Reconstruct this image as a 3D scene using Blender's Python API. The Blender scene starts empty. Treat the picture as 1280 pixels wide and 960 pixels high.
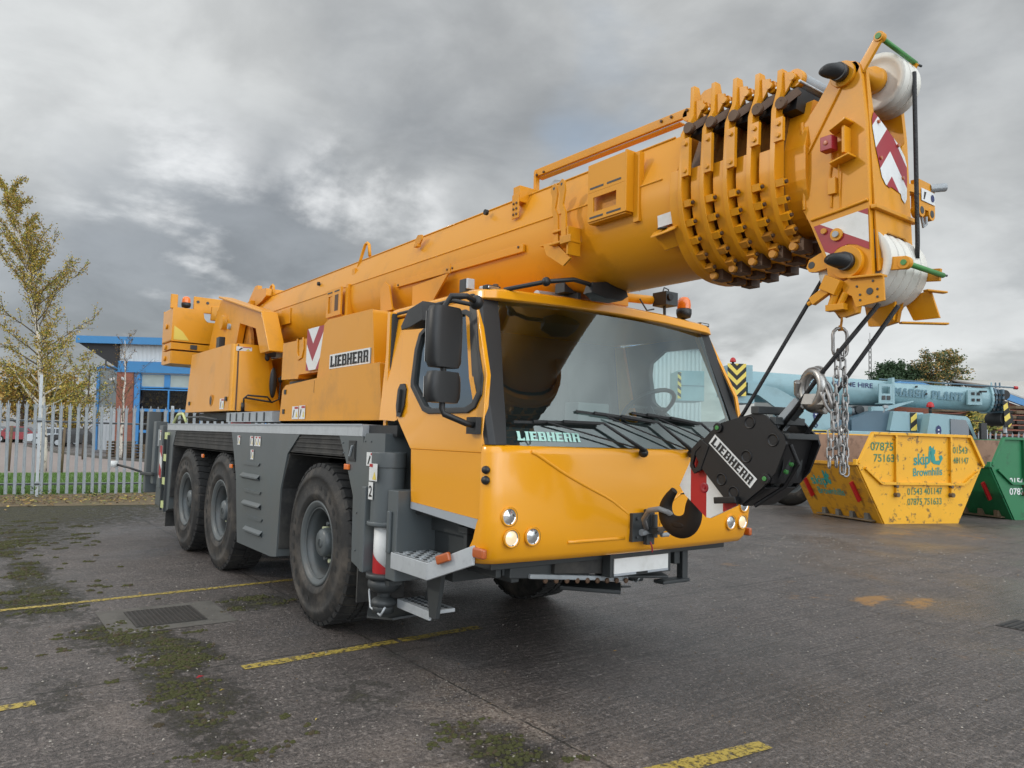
import bpy, math, random
from math import sin, cos, pi, radians as rad
from mathutils import Vector, Matrix, noise as mn
random.seed(7)
S = bpy.context.scene
COL = S.collection
V = Vector

# ---------------------------------------------------------------- materials
MATS = {}
def nn(nt, t, **k):
    n = nt.nodes.new(t)
    for a, b in k.items():
        setattr(n, a, b)
    return n
def mat(name, col, rough=.5, metal=0, var=.12, scale=3, dirt=None, dirt_amt=0, dirt_scale=2, bump=0, bscale=40, coat=0, rvar=.08, spec=.5, emit=None, dlo=.5, dhi=.7):
    m = bpy.data.materials.new(name); m.use_nodes = True
    nt = m.node_tree; b = nt.nodes['Principled BSDF']; L = nt.links.new
    tc = nn(nt, 'ShaderNodeTexCoord')
    b.inputs['Roughness'].default_value = rough
    b.inputs['Metallic'].default_value = metal
    b.inputs['Specular IOR Level'].default_value = spec
    b.inputs['Coat Weight'].default_value = coat
    b.inputs['Coat Roughness'].default_value = .08
    n = nn(nt, 'ShaderNodeTexNoise'); n.inputs['Scale'].default_value = scale; n.inputs['Detail'].default_value = 5
    L(tc.outputs['Object'], n.inputs['Vector'])
    mx = nn(nt, 'ShaderNodeMix', data_type='RGBA')
    mx.inputs[6].default_value = (*[c * (1 - var) for c in col], 1)
    mx.inputs[7].default_value = (*[min(1, c * (1 + var)) for c in col], 1)
    L(n.outputs['Fac'], mx.inputs[0])
    out = mx.outputs[2]
    if dirt:
        n2 = nn(nt, 'ShaderNodeTexNoise'); n2.inputs['Scale'].default_value = dirt_scale; n2.inputs['Detail'].default_value = 9; n2.inputs['Roughness'].default_value = .7
        L(tc.outputs['Object'], n2.inputs['Vector'])
        mr = nn(nt, 'ShaderNodeMapRange'); mr.inputs[1].default_value = dlo; mr.inputs[2].default_value = dhi; mr.inputs[4].default_value = dirt_amt
        L(n2.outputs['Fac'], mr.inputs[0])
        m2 = nn(nt, 'ShaderNodeMix', data_type='RGBA'); m2.inputs[7].default_value = (*dirt, 1)
        L(mr.outputs[0], m2.inputs[0]); L(out, m2.inputs[6]); out = m2.outputs[2]
    L(out, b.inputs['Base Color'])
    if rvar:
        r = nn(nt, 'ShaderNodeMapRange'); r.inputs[3].default_value = max(0, rough - rvar); r.inputs[4].default_value = min(1, rough + rvar)
        n3 = nn(nt, 'ShaderNodeTexNoise'); n3.inputs['Scale'].default_value = scale * 2.3; n3.inputs['Detail'].default_value = 6
        L(tc.outputs['Object'], n3.inputs['Vector']); L(n3.outputs['Fac'], r.inputs[0]); L(r.outputs[0], b.inputs['Roughness'])
    if bump:
        n4 = nn(nt, 'ShaderNodeTexNoise'); n4.inputs['Scale'].default_value = bscale; n4.inputs['Detail'].default_value = 4
        bp = nn(nt, 'ShaderNodeBump'); bp.inputs['Strength'].default_value = bump; bp.inputs['Distance'].default_value = .01
        L(tc.outputs['Object'], n4.inputs['Vector']); L(n4.outputs['Fac'], bp.inputs['Height']); L(bp.outputs[0], b.inputs['Normal'])
    if emit:
        b.inputs['Emission Color'].default_value = (*emit[0], 1); b.inputs['Emission Strength'].default_value = emit[1]
    MATS[name] = m
    return m
def glass(name, tint, ior=1.6, rough=0.0, gl=(1, 1, 1)):
    m = bpy.data.materials.new(name); m.use_nodes = True
    nt = m.node_tree; nt.nodes.remove(nt.nodes['Principled BSDF']); o = nt.nodes['Material Output']
    t = nn(nt, 'ShaderNodeBsdfTransparent'); t.inputs[0].default_value = (*tint, 1)
    g = nn(nt, 'ShaderNodeBsdfGlossy'); g.inputs['Roughness'].default_value = rough; g.inputs[0].default_value = (*gl, 1)
    lw = nn(nt, 'ShaderNodeLayerWeight'); lw.inputs[0].default_value = .5
    pw = nn(nt, 'ShaderNodeMath', operation='POWER'); pw.inputs[1].default_value = 3.0
    f0 = ((ior - 1) / (ior + 1)) ** 2
    f = nn(nt, 'ShaderNodeMapRange'); f.inputs[3].default_value = f0; f.inputs[4].default_value = 1
    x = nn(nt, 'ShaderNodeMixShader')
    nt.links.new(lw.outputs['Facing'], pw.inputs[0]); nt.links.new(pw.outputs[0], f.inputs[0])
    nt.links.new(f.outputs[0], x.inputs[0]); nt.links.new(t.outputs[0], x.inputs[1]); nt.links.new(g.outputs[0], x.inputs[2]); nt.links.new(x.outputs[0], o.inputs[0])
    MATS[name] = m

YC = (.70, .295, .008)
mat('yellow', YC, .36, var=.06, scale=1.2, coat=.12, spec=.35, rvar=.08, dirt=(.36, .17, .03), dirt_amt=.55, dirt_scale=2.2, dlo=.52, dhi=.78, bump=.04, bscale=5)
mat('yellow_cab', (.88, .37, .008), .24, var=.03, scale=1, coat=.6, rvar=.04)
mat('yellow_grease_shade', (.22, .095, .014), .45, var=.4, scale=9, dirt=(.04, .02, .01), dirt_amt=.9, dirt_scale=7)  # grease and the shade of the collar gaps, both put into this colour
mat('yellow_worn', (.55, .23, .015), .5, var=.2, scale=6, dirt=(.16, .07, .02), dirt_amt=.8, dirt_scale=5)
mat('brown_link', (.10, .055, .03), .55, .2, var=.3, scale=8)
mat('grey_paint', (.098, .113, .118), .42, var=.10, scale=1.5, dirt=(.12, .115, .10), dirt_amt=.45, dirt_scale=1.6, coat=.15)
mat('dark_grey', (.040, .045, .047), .5, var=.15, scale=2)
mat('black_plastic', (.016, .017, .018), .42, var=.15, scale=6, bump=.15, bscale=300)
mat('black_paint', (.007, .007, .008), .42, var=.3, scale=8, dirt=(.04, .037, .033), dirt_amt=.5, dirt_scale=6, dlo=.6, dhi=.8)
mat('fender', (.028, .028, .028), .75, var=.25, scale=10, dirt=(.09, .085, .075), dirt_amt=.8, dirt_scale=4, dlo=.45, dhi=.75)
mat('tyre', (.018, .018, .018), .72, var=.25, scale=12, dirt=(.13, .11, .09), dirt_amt=.7, dirt_scale=2.6, dlo=.46, dhi=.68, bump=.3, bscale=60)
mat('tread', (.022, .022, .022), .85, var=.3, scale=14, dirt=(.09, .085, .075), dirt_amt=.5, dirt_scale=5)
mat('rim', (.095, .108, .112), .45, .1, var=.15, scale=5, dirt=(.10, .09, .08), dirt_amt=.7, dirt_scale=5)
mat('nut', (.55, .58, .38), .5)
mat('galv', (.50, .53, .55), .45, .25, var=.14, scale=9, dirt=(.3, .32, .34), dirt_amt=.4, dirt_scale=20)
mat('galv_dull', (.35, .38, .40), .55, .15, var=.16, scale=9, dirt=(.22, .23, .24), dirt_amt=.5, dirt_scale=7)
mat('steel', (.50, .49, .47), .38, .85, var=.2, scale=15, dirt=(.16, .13, .10), dirt_amt=.6, dirt_scale=12)
mat('chain_steel', (.36, .35, .34), .42, .75, var=.2, scale=30, dirt=(.2, .15, .11), dirt_amt=.5, dirt_scale=18)
mat('rope', (.03, .03, .032), .55, .3, var=.4, scale=60, bump=.6, bscale=120)
mat('sheave', (.70, .68, .62), .5, var=.06, scale=6, dirt=(.38, .36, .31), dirt_amt=.6, dirt_scale=3)
mat('white', (.74, .75, .74), .45, var=.05, scale=5, dirt=(.5, .5, .46), dirt_amt=.4, dirt_scale=6)
mat('strip_grey', (.36, .39, .42), .4, var=.05)
mat('red', (.33, .018, .030), .4, var=.15, scale=5)
mat('red_bright', (.42, .012, .015), .4, var=.1)
mat('green_bar', (.06, .25, .06), .45, var=.25, scale=12)
mat('amber', (.85, .18, .01), .2, var=.1, coat=.7)
mat('amber_dark', (.45, .10, .02), .3, var=.15, coat=.6)
mat('lens', (.75, .77, .78), .08, .9, var=.3, scale=60)
mat('lens_warm', (.9, .75, .5), .12, .3, emit=((1, .70, .40), .35))
mat('logo_mint', (.45, .75, .66), .5)
mat('reflect_yellow', (.60, .66, .30), .45)
mat('hook_steel', (.022, .015, .011), .6, .2, var=.4, scale=9)
mat('cable_grey', (.28, .28, .28), .5)
mat('interior', (.035, .037, .038), .8, var=.2)
mat('interior_light', (.16, .17, .17), .8, var=.1)
mat('dash', (.012, .013, .016), .5)
glass('windscreen', (.72, .86, .84), 2.25, gl=(.88, .98, .97))
glass('far_glass', (.80, .88, .86), 1.3)
glass('side_glass', (.30, .36, .37), 2.1, gl=(.85, .95, 1))
mat('mirror_face', (.5, .5, .5), .03, 1)
mat('stone_w', (.35, .32, .28), .8, var=.3, scale=90)
mat('leaf_litter', (.20, .12, .055), .85, var=.5, scale=40)
# blue crane and yard
mat('blue', (.235, .385, .425), .42, var=.06, scale=1, dirt=(.11, .16, .16), dirt_amt=.5, dirt_scale=1.5, coat=.2, dlo=.5, dhi=.8)
mat('blue_dark', (.085, .145, .19), .5, var=.1)
mat('blue_letter', (.10, .20, .25), .5)
mat('navy', (.02, .03, .12), .5)
mat('black', (.012, .012, .012), .6, var=.2)
mat('hazard_yellow', (.75, .58, .10), .5, var=.1)
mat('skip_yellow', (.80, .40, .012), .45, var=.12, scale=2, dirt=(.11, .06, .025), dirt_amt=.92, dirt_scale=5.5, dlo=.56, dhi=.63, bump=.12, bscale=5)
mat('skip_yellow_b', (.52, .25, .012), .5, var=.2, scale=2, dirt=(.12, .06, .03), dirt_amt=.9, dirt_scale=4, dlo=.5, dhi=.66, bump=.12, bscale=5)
mat('skip_rust', (.30, .185, .125), .85, var=.3, scale=3, dirt=(.10, .055, .04), dirt_amt=.8, dirt_scale=5)
mat('skip_green', (.016, .17, .065), .45, var=.12, scale=2, dirt=(.02, .06, .03), dirt_amt=.8, dirt_scale=3.5, dlo=.55, dhi=.7, bump=.1, bscale=5)
mat('teal_letter', (.03, .27, .24), .55)
mat('green_letter', (.06, .20, .10), .55)
mat('clad_white', (.60, .63, .65), .5, var=.04)
mat('clad_grey', (.25, .28, .28), .5, var=.05)
mat('fascia_blue', (.06, .23, .47), .4, var=.05)
mat('blue_frame', (.06, .25, .55), .45)
mat('soffit', (.03, .03, .032), .7)
mat('window_bright', (.45, .52, .50), .1, .2, var=.2, scale=2)
glass('shop_glass', (.35, .38, .38), 1.6)
mat('pale_roof', (.42, .41, .38), .6, var=.08, scale=3)
mat('timber', (.14, .10, .06), .85, var=.5, scale=6)
mat('timber_dark', (.045, .040, .034), .9, var=.6, scale=5)
mat('bark_white', (.62, .56, .48), .8, var=.25, scale=8, dirt=(.06, .05, .045), dirt_amt=1, dirt_scale=7, dlo=.52, dhi=.6)
mat('bark', (.10, .075, .05), .9, var=.3, scale=9)
mat('leaf_y', (.50, .37, .07), .6, var=.35, scale=3)
mat('leaf_o', (.36, .21, .05), .6, var=.35, scale=3)
mat('leaf_g', (.20, .22, .045), .6, var=.35, scale=3)
mat('leaf_dk', (.022, .055, .016), .65, var=.35, scale=2)
mat('leaf_olive', (.11, .115, .03), .6, var=.4, scale=2)
mat('hedge_brown', (.11, .065, .035), .9, var=.4, scale=6)
mat('grass', (.085, .16, .028), .8, var=.4, scale=4)
mat('road_pink', (.27, .225, .205), .8, var=.12, scale=2, bump=.2)
mat('verge', (.15, .11, .06), .9, var=.5, scale=8, bump=.6, bscale=30, dirt=(.05, .08, .02), dirt_amt=.7, dirt_scale=1.2)
mat('car_black', (.015, .016, .018), .25, var=.05, coat=.8)
mat('car_silver', (.45, .48, .50), .3, .3, var=.05, coat=.6)
mat('car_red', (.30, .02, .03), .3, var=.05, coat=.6)
mat('car_white', (.6, .62, .64), .3, coat=.6)
mat('car_glass', (.03, .035, .04), .08, 0, var=.05, coat=1)
mat('moss', (.052, .054, .013), .95, var=.5, scale=9, bump=1, bscale=120)
mat('moss_dry', (.06, .045, .022), .95, var=.5, scale=9, bump=1, bscale=120)
mat('iron', (.06, .055, .05), .6, .4, var=.25, scale=6)
mat('conc_light', (.105, .098, .086), .8, var=.35, scale=9, dirt=(.05, .048, .04), dirt_amt=.8, dirt_scale=5, bump=.5)

def brick_mat():
    m = mat('brick', (.26, .085, .05), .8, rvar=0)
    nt = m.node_tree; b = nt.nodes['Principled BSDF']
    tc = nn(nt, 'ShaderNodeTexCoord'); k = nn(nt, 'ShaderNodeTexBrick')
    mp = nn(nt, 'ShaderNodeMapping'); mp.inputs['Rotation'].default_value = (pi / 2, 0, 0)
    k.inputs['Scale'].default_value = 4.4; k.inputs['Color1'].default_value = (.30, .09, .05, 1); k.inputs['Color2'].default_value = (.22, .07, .045, 1); k.inputs['Mortar'].default_value = (.28, .22, .18, 1); k.inputs['Mortar Size'].default_value = .012
    nt.links.new(tc.outputs['Object'], mp.inputs[0]); nt.links.new(mp.outputs[0], k.inputs[0]); nt.links.new(k.outputs[0], b.inputs['Base Color'])
brick_mat()

# ---------------------------------------------------------------- mesh builder
GLEAN = None      # per-metre lean given to far things that stand plumb on the sloping yard
class B:
    def __init__(s, m='yellow'):
        s.v = []; s.f = []; s.mi = []; s.sm = []; s.mats = []; s.cur = m; s.T = None; s.k = 0
    def _m(s, m):
        m = m or s.cur
        if m not in s.mats: s.mats.append(m)
        return s.mats.index(m)
    def add(s, vs, fs, m=None, smooth=False):
        o = len(s.v); mi = s._m(m)
        if s.T is not None: vs = [s.T @ V(p) for p in vs]
        s.v += [tuple(p) for p in vs]
        for f in fs:
            s.f.append([i + o for i in f]); s.mi.append(mi); s.sm.append(smooth)
        return s
    def box(s, x0, x1, y0, y1, z0, z1, m=None):
        x0, x1 = sorted((x0, x1)); y0, y1 = sorted((y0, y1)); z0, z1 = sorted((z0, z1))
        vs = [(x, y, z) for z in (z0, z1) for y in (y0, y1) for x in (x0, x1)]
        return s.add(vs, [(0, 2, 3, 1), (4, 5, 7, 6), (0, 1, 5, 4), (1, 3, 7, 5), (3, 2, 6, 7), (2, 0, 4, 6)], m)
    def bar(s, a, b, w, h, m=None, up=(0, 0, 1)):
        a = V(a); b = V(b); d = (b - a).normalized(); u = V(up)
        if abs(d.dot(u)) > .98: u = V((1, 0, 0))
        r = d.cross(u).normalized() * w / 2; u = r.cross(d).normalized() * h / 2
        vs = [p + i * r + j * u for p in (a, b) for j in (-1, 1) for i in (-1, 1)]
        return s.add(vs, [(0, 2, 3, 1), (4, 5, 7, 6), (0, 1, 5, 4), (1, 3, 7, 5), (3, 2, 6, 7), (2, 0, 4, 6)], m)
    def prism(s, poly, axis, a, b, m=None, mcap=None):
        """poly in the two other axes (x,z for axis y; y,z for axis x; x,y for axis z)"""
        def P(p, t):
            return {'y': (p[0], t, p[1]), 'x': (t, p[0], p[1]), 'z': (p[0], p[1], t)}[axis]
        n = len(poly)
        ar = sum(poly[i][0] * poly[(i + 1) % n][1] - poly[(i + 1) % n][0] * poly[i][1] for i in range(n))
        if (ar < 0) != (axis == 'y'): poly = poly[::-1]
        if a > b: a, b = b, a
        vs = [P(p, a) for p in poly] + [P(p, b) for p in poly]
        fs = [(i, (i + 1) % n, (i + 1) % n + n, i + n) for i in range(n)]
        s.add(vs, fs, m)
        s.add(vs, [tuple(range(n))[::-1], tuple(range(n, 2 * n))], mcap or m)
        return s
    def slab(s, pts, nrm, t, m=None):
        """planar polygon given in 3D, thickened by t along nrm"""
        pts = [V(p) for p in pts]; nv = V(nrm).normalized() * t; n = len(pts)
        c = sum(((pts[i] - pts[0]).cross(pts[(i + 1) % n] - pts[0]) for i in range(1, n)), V((0, 0, 0)))
        if c.dot(nv) < 0: pts = pts[::-1]
        vs = pts + [p + nv for p in pts]
        fs = [(i, (i + 1) % n, (i + 1) % n + n, i + n) for i in range(n)] + [tuple(range(n))[::-1], tuple(range(n, 2 * n))]
        return s.add(vs, fs, m)
    def holed(s, outer, inner, axis, a, b, m=None):
        """plate with a hole; outer and inner lists of the same length"""
        def P(p, t):
            return {'y': (p[0], t, p[1]), 'x': (t, p[0], p[1]), 'z': (p[0], p[1], t)}[axis]
        n = len(outer)
        vs = [P(p, a) for p in outer] + [P(p, a) for p in inner] + [P(p, b) for p in outer] + [P(p, b) for p in inner]
        fs = []
        for i in range(n):
            j = (i + 1) % n
            fs += [(i, j, n + j, n + i), (2 * n + i, 3 * n + i, 3 * n + j, 2 * n + j), (i, 2 * n + i, 2 * n + j, j), (n + i, n + j, 3 * n + j, 3 * n + i)]
        return s.add(vs, fs, m)
    def tube(s, pts, r, n=8, m=None, cap=True, closed=False):
        pts = [V(p) for p in pts]; N = len(pts)
        rs = r if isinstance(r, (list, tuple)) else [r] * N
        vs = []; up = None
        for i, p in enumerate(pts):
            if closed: d = pts[(i + 1) % N] - pts[i - 1]
            else: d = pts[min(i + 1, N - 1)] - pts[max(i - 1, 0)]
            d.normalize()
            if up is None: up = d.orthogonal().normalized()
            up = (up - d * up.dot(d)).normalized(); w = d.cross(up)
            vs += [p + (up * cos(2 * pi * k / n) + w * sin(2 * pi * k / n)) * rs[i] for k in range(n)]
        fs = []
        for i in range(N if closed else N - 1):
            j = (i + 1) % N
            for k in range(n):
                l = (k + 1) % n
                fs.append((i * n + k, i * n + l, j * n + l, j * n + k))
        s.add(vs, fs, m, True)
        if cap and not closed:
            o = len(s.v) - len(vs); mi = s._m(m)
            s.f.append(list(range(o, o + n))[::-1]); s.mi.append(mi); s.sm.append(False)
            s.f.append(list(range(o + (N - 1) * n, o + N * n))); s.mi.append(mi); s.sm.append(False)
        return s
    def cyl(s, a, b, r, n=20, m=None, r2=None):
        return s.tube([a, b], [r, r if r2 is None else r2], n, m)
    def lathe(s, prof, c, axis, n=32, m=None, smooth=True, arc=None):
        """prof: (radius, along); revolved about axis through c"""
        ax = V(axis).normalized(); u = ax.orthogonal().normalized(); w = ax.cross(u); c = V(c)
        vs = [c + ax * h + (u * cos(2 * pi * k / n) + w * sin(2 * pi * k / n)) * r for r, h in prof for k in range(n)]
        fs = [(i * n + k, i * n + (k + 1) % n, (i + 1) * n + (k + 1) % n, (i + 1) * n + k) for i in range(len(prof) - 1) for k in range(n)]
        return s.add(vs, fs, m, smooth)
    def loft(s, rings, m=None, cap=True, smooth=False, closed=True):
        n = len(rings[0]); vs = [p for r in rings for p in r]
        fs = [(i * n + k, i * n + (k + 1) % n, (i + 1) * n + (k + 1) % n, (i + 1) * n + k) for i in range(len(rings) - 1) for k in range(n if closed else n - 1)]
        s.add(vs, fs, m, smooth)
        if cap:
            s.add(rings[0], [tuple(range(n))[::-1]], m); s.add(rings[-1], [tuple(range(n))], m)
        return s
    def ell(s, c, rx, ry, rz, m=None, nu=14, nv=9, zlo=-1, zhi=1):
        vs = []; 
        for i in range(nv + 1):
            t = math.asin(zlo) + (math.asin(zhi) - math.asin(zlo)) * i / nv
            for k in range(nu):
                vs.append((c[0] + rx * cos(t) * cos(2 * pi * k / nu), c[1] + ry * cos(t) * sin(2 * pi * k / nu), c[2] + rz * sin(t)))
        fs = [(i * nu + k, i * nu + (k + 1) % nu, (i + 1) * nu + (k + 1) % nu, (i + 1) * nu + k) for i in range(nv) for k in range(nu)]
        return s.add(vs, fs, m, True)
    def build(s, name, parent=None, bevel=0, seg=2, lean=False, loc=None):
        me = bpy.data.meshes.new(name)
        vs = s.v
        if lean: vs = [(x + z * GL[0], y + z * GL[1], z) for x, y, z in vs]
        if loc is not None: vs = [(x - loc[0], y - loc[1], z - loc[2]) for x, y, z in vs]
        me.from_pydata(vs, [], s.f)
        for m in s.mats: me.materials.append(MATS[m])
        me.polygons.foreach_set('material_index', s.mi); me.polygons.foreach_set('use_smooth', s.sm)
        me.update()
        o = bpy.data.objects.new(name, me); COL.objects.link(o)
        if loc is not None: o.location = loc
        if parent is not None: o.parent = parent
        if bevel:
            b = o.modifiers.new('bevel', 'BEVEL'); b.width = bevel; b.segments = seg; b.limit_method = 'ANGLE'; b.angle_limit = rad(30)
            me.polygons.foreach_set('use_smooth', [True] * len(s.f))
            e = o.modifiers.new('wn', 'WEIGHTED_NORMAL'); e.keep_sharp = False
        return o
def thing(name, label, cat, loc=(0, 0, 0), group=None):
    o = bpy.data.objects.new(name, None); COL.objects.link(o); o.location = loc
    o.empty_display_size = .1
    o['label'] = label; o['category'] = cat
    if group: o['group'] = group
    return o
def tag(o, label=None, cat=None, group=None, kind=None):
    if label: o['label'] = label
    if cat: o['category'] = cat
    if group: o['group'] = group
    if kind: o['kind'] = kind
    return o
# camera frame used as the yard's own axes for the far things (metres)
CAM = V((6.0145, -3.6897, 1.5895)); YAW = .63768; PITCH = .073584; ROLL = .02802; FPX = 925.09
FH = V((-cos(YAW), sin(YAW), 0)); RH = V((sin(YAW), cos(YAW), 0))
GL = (FH * -.052)
def W(u, d, z=0):
    p = V((CAM.x, CAM.y, 0)) + FH * d + RH * u
    return V((p.x, p.y, z))
YARD = Matrix(((RH.x, FH.x, 0, CAM.x), (RH.y, FH.y, 0, CAM.y), (0, 0, 1, 0), (0, 0, 0, 1)))   # local (u, d, z)

# lettering ------------------------------------------------------
def text(b, s, o, u, v, h, m, bold=.012, depth=.004, width=None, shear=0):
    """font text; o = lower left corner, u reading direction, v up, h = cap height"""
    c = bpy.data.curves.new('t', 'FONT'); c.body = s; c.size = 1; c.offset = bold; c.shear = shear; c.extrude = 0
    t = bpy.data.objects.new('t', c); COL.objects.link(t)
    bpy.context.view_layer.update()
    me = bpy.data.meshes.new_from_object(t.evaluated_get(bpy.context.evaluated_depsgraph_get()))
    bpy.data.objects.remove(t)
    xs = [q.co.x for q in me.vertices]; x0, x1 = min(xs), max(xs)
    k = h / .70; kx = k if width is None else width / (x1 - x0)
    u = V(u).normalized(); v = V(v).normalized(); n = u.cross(v); o = V(o)
    vs = [o + u * (q.co.x - x0) * kx + v * q.co.y * k + n * depth for q in me.vertices]
    b.add(vs, [tuple(p.vertices) for p in me.polygons], m)
    bpy.data.meshes.remove(me)
SL = {
 'L': (4.6, [(.3, 0, 2.1, 7), (0, 6.3, 2.1, 7), (0, 0, 4.6, 1.35), (3.7, 0, 4.6, 2.1)]),
 'I': (2.4, [(.3, 0, 2.1, 7), (0, 6.3, 2.4, 7), (0, 0, 2.4, .7)]),
 'E': (4.6, [(.3, 0, 2.1, 7), (0, 5.7, 4.4, 7), (1, 2.95, 3.9, 4.05), (0, 0, 4.6, 1.3)]),
 'B': (5.0, [(.3, 0, 2.0, 7), (0, 5.9, 4.2, 7), (1, 3.05, 4.3, 3.95), (0, 0, 4.4, 1.1), (3.35, 3.7, 4.75, 6.6), (3.45, .4, 5.0, 3.35)]),
 'H': (5.4, [(.3, 0, 2.0, 7), (3.4, 0, 5.1, 7), (1, 2.9, 4, 4.1), (0, 6.3, 2.0, 7), (0, 0, 2.3, .6), (3.1, 6.3, 5.4, 7), (3.1, 0, 5.4, .6)]),
 'R': (5.2, [(.3, 0, 2.0, 7), (0, 5.9, 4.2, 7), (1, 2.85, 4.1, 3.75), (0, 0, 2.3, .6), (3.35, 3.4, 4.8, 6.6), (3.3, 0, 4.8, 3.1), (3.3, 0, 5.2, .7)]),
 'M': (6.6, [(.4, 0, 1.9, 7), (4.7, 0, 6.2, 7), (0, 6, 2.4, 7), (4.2, 6, 6.6, 7), (0, 0, 2.3, 1), (4.3, 0, 6.6, 1), (1.9, 3.6, 2.9, 6.2), (2.7, 2.2, 3.9, 4.8), (3.7, 3.6, 4.7, 6.2)]),
 'A': (5.6, [(.8, 0, 2.2, 4.6), (3.4, 0, 4.8, 4.6), (1.6, 4.4, 4.0, 7), (1.5, 1.8, 4, 2.9), (0, 0, 2.4, 1), (3.2, 0, 5.6, 1)]),
 'S': (4.7, [(.2, 3.6, 1.8, 6.3), (.6, 5.9, 4.4, 7), (3.4, 4.9, 4.4, 7), (.6, 2.9, 4.0, 4.2), (2.9, .6, 4.5, 3.5), (.2, 0, 4.0, 1.1), (.2, 0, 1.2, 2.2)]),
 'P': (5.0, [(.5, 0, 2.2, 7), (0, 5.9, 4.2, 7), (1, 2.6, 4.2, 3.7), (0, 0, 2.8, 1), (3.2, 3.1, 4.9, 6.6)]),
 'N': (5.7, [(.4, 0, 1.9, 7), (3.8, 0, 5.3, 7), (0, 6, 2.2, 7), (3.3, 6, 5.7, 7), (0, 0, 2.4, 1), (1.7, 4.2, 2.8, 6.2), (2.4, 2.6, 3.5, 4.6), (3.1, 1, 4.1, 3)]),
 'T': (5.0, [(1.7, 0, 3.4, 7), (0, 5.8, 5, 7), (0, 4.7, 1, 7), (4, 4.7, 5, 7), (1.1, 0, 4, 1)]),
 ' ': (3.0, [])}
def slabtext(b, s, o, u, v, width, h, m, depth=.002, gap=.42):
    tot = sum(SL[c][0] for c in s) + gap * (len(s) - 1)
    u = V(u).normalized(); v = V(v).normalized(); n = u.cross(v); o = V(o); x = 0; kx = width / tot; ky = h / 7; i = 0
    for c in s:
        w, rs = SL[c]
        for r in rs:
            i += 1
            P = [(r[0], r[1]), (r[2], r[1]), (r[2], r[3]), (r[0], r[3])]
            b.add([o + u * (x + p[0]) * kx + v * p[1] * ky + n * (depth + .00012 * (i % 7)) for p in P], [(0, 1, 2, 3)], m)
        x += w + gap
def quad(b, o, u, v, w, h, m, depth=.003):
    u = V(u).normalized(); v = V(v).normalized(); n = u.cross(v); o = V(o) + n * depth
    b.add([o, o + u * w, o + u * w + v * h, o + v * h], [(0, 1, 2, 3)], m)
def polyon(b, o, u, v, pts, m, depth=.003):
    u = V(u).normalized(); v = V(v).normalized(); n = u.cross(v); o = V(o) + n * depth
    b.add([o + u * p[0] + v * p[1] for p in pts], [tuple(range(len(pts)))], m)
def clip(poly, a, b, c, keep=1):
    """keep the part of poly where a*x+b*y >= c (keep=1) or <= c"""
    out = []
    for i in range(len(poly)):
        p, q = poly[i], poly[(i + 1) % len(poly)]
        dp = (a * p[0] + b * p[1] - c) * keep; dq = (a * q[0] + b * q[1] - c) * keep
        if dp >= 0: out.append(p)
        if (dp >= 0) != (dq >= 0):
            t = dp / (dp - dq); out.append((p[0] + (q[0] - p[0]) * t, p[1] + (q[1] - p[1]) * t))
    return out
def stripes(b, o, u, v, poly, dirv, per, m1, m2, off=0, depth=.003):
    """cut poly into bands across dirv; m1/m2 alternate"""
    ds = [p[0] * dirv[0] + p[1] * dirv[1] for p in poly]
    k = math.floor((min(ds) - off) / per)
    while k * per + off < max(ds):
        q = clip(clip(poly, dirv[0], dirv[1], k * per + off, 1), dirv[0], dirv[1], (k + 1) * per + off, -1)
        if len(q) > 2: polyon(b, o, u, v, q, m1 if k % 2 == 0 else m2, depth)
        k += 1
def chevrons(b, o, u, v, poly, cx, slope, per, m1, m2, off=0, depth=.003):
    L_ = clip(poly, 1, 0, cx, -1); R_ = clip(poly, 1, 0, cx, 1)
    if len(L_) > 2: stripes(b, o, u, v, L_, (-slope, 1), per, m1, m2, off - slope * cx, depth)
    if len(R_) > 2: stripes(b, o, u, v, R_, (slope, 1), per, m1, m2, off + slope * cx, depth)
def decal(b, o, u, v, w, h, red=True):
    """small white warning sticker with a coloured head and pictogram marks"""
    quad(b, o, u, v, w, h, 'white', .003)
    o = V(o); u_ = V(u).normalized(); v_ = V(v).normalized()
    if red: quad(b, o + u_ * w * .4 + v_ * h * .8, u, v, w * .55, h * .15, 'red_bright', .0045)
    polyon(b, o, u, v, [(w * .12, h * .12), (w * .22, h * .12), (w * .42, h * .7), (w * .3, h * .75)], 'black', .0045)
    polyon(b, o, u, v, [(w * .6, h * .15), (w * .9, h * .15), (w * .75, h * .6)], 'hazard_yellow' if red else 'black', .0045)
# ================================================================ THE YELLOW CRANE
SY = -1.25                       # outer side plane
crane = thing('mobile_crane', 'large yellow three axle mobile crane, boom lowered over its cab, in the middle', 'mobile crane')
def arc(cx, cy, r, a0, a1, n=6):
    return [(cx + r * cos(rad(a0 + (a1 - a0) * i / n)), cy + r * sin(rad(a0 + (a1 - a0) * i / n))) for i in range(n + 1)]

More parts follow.
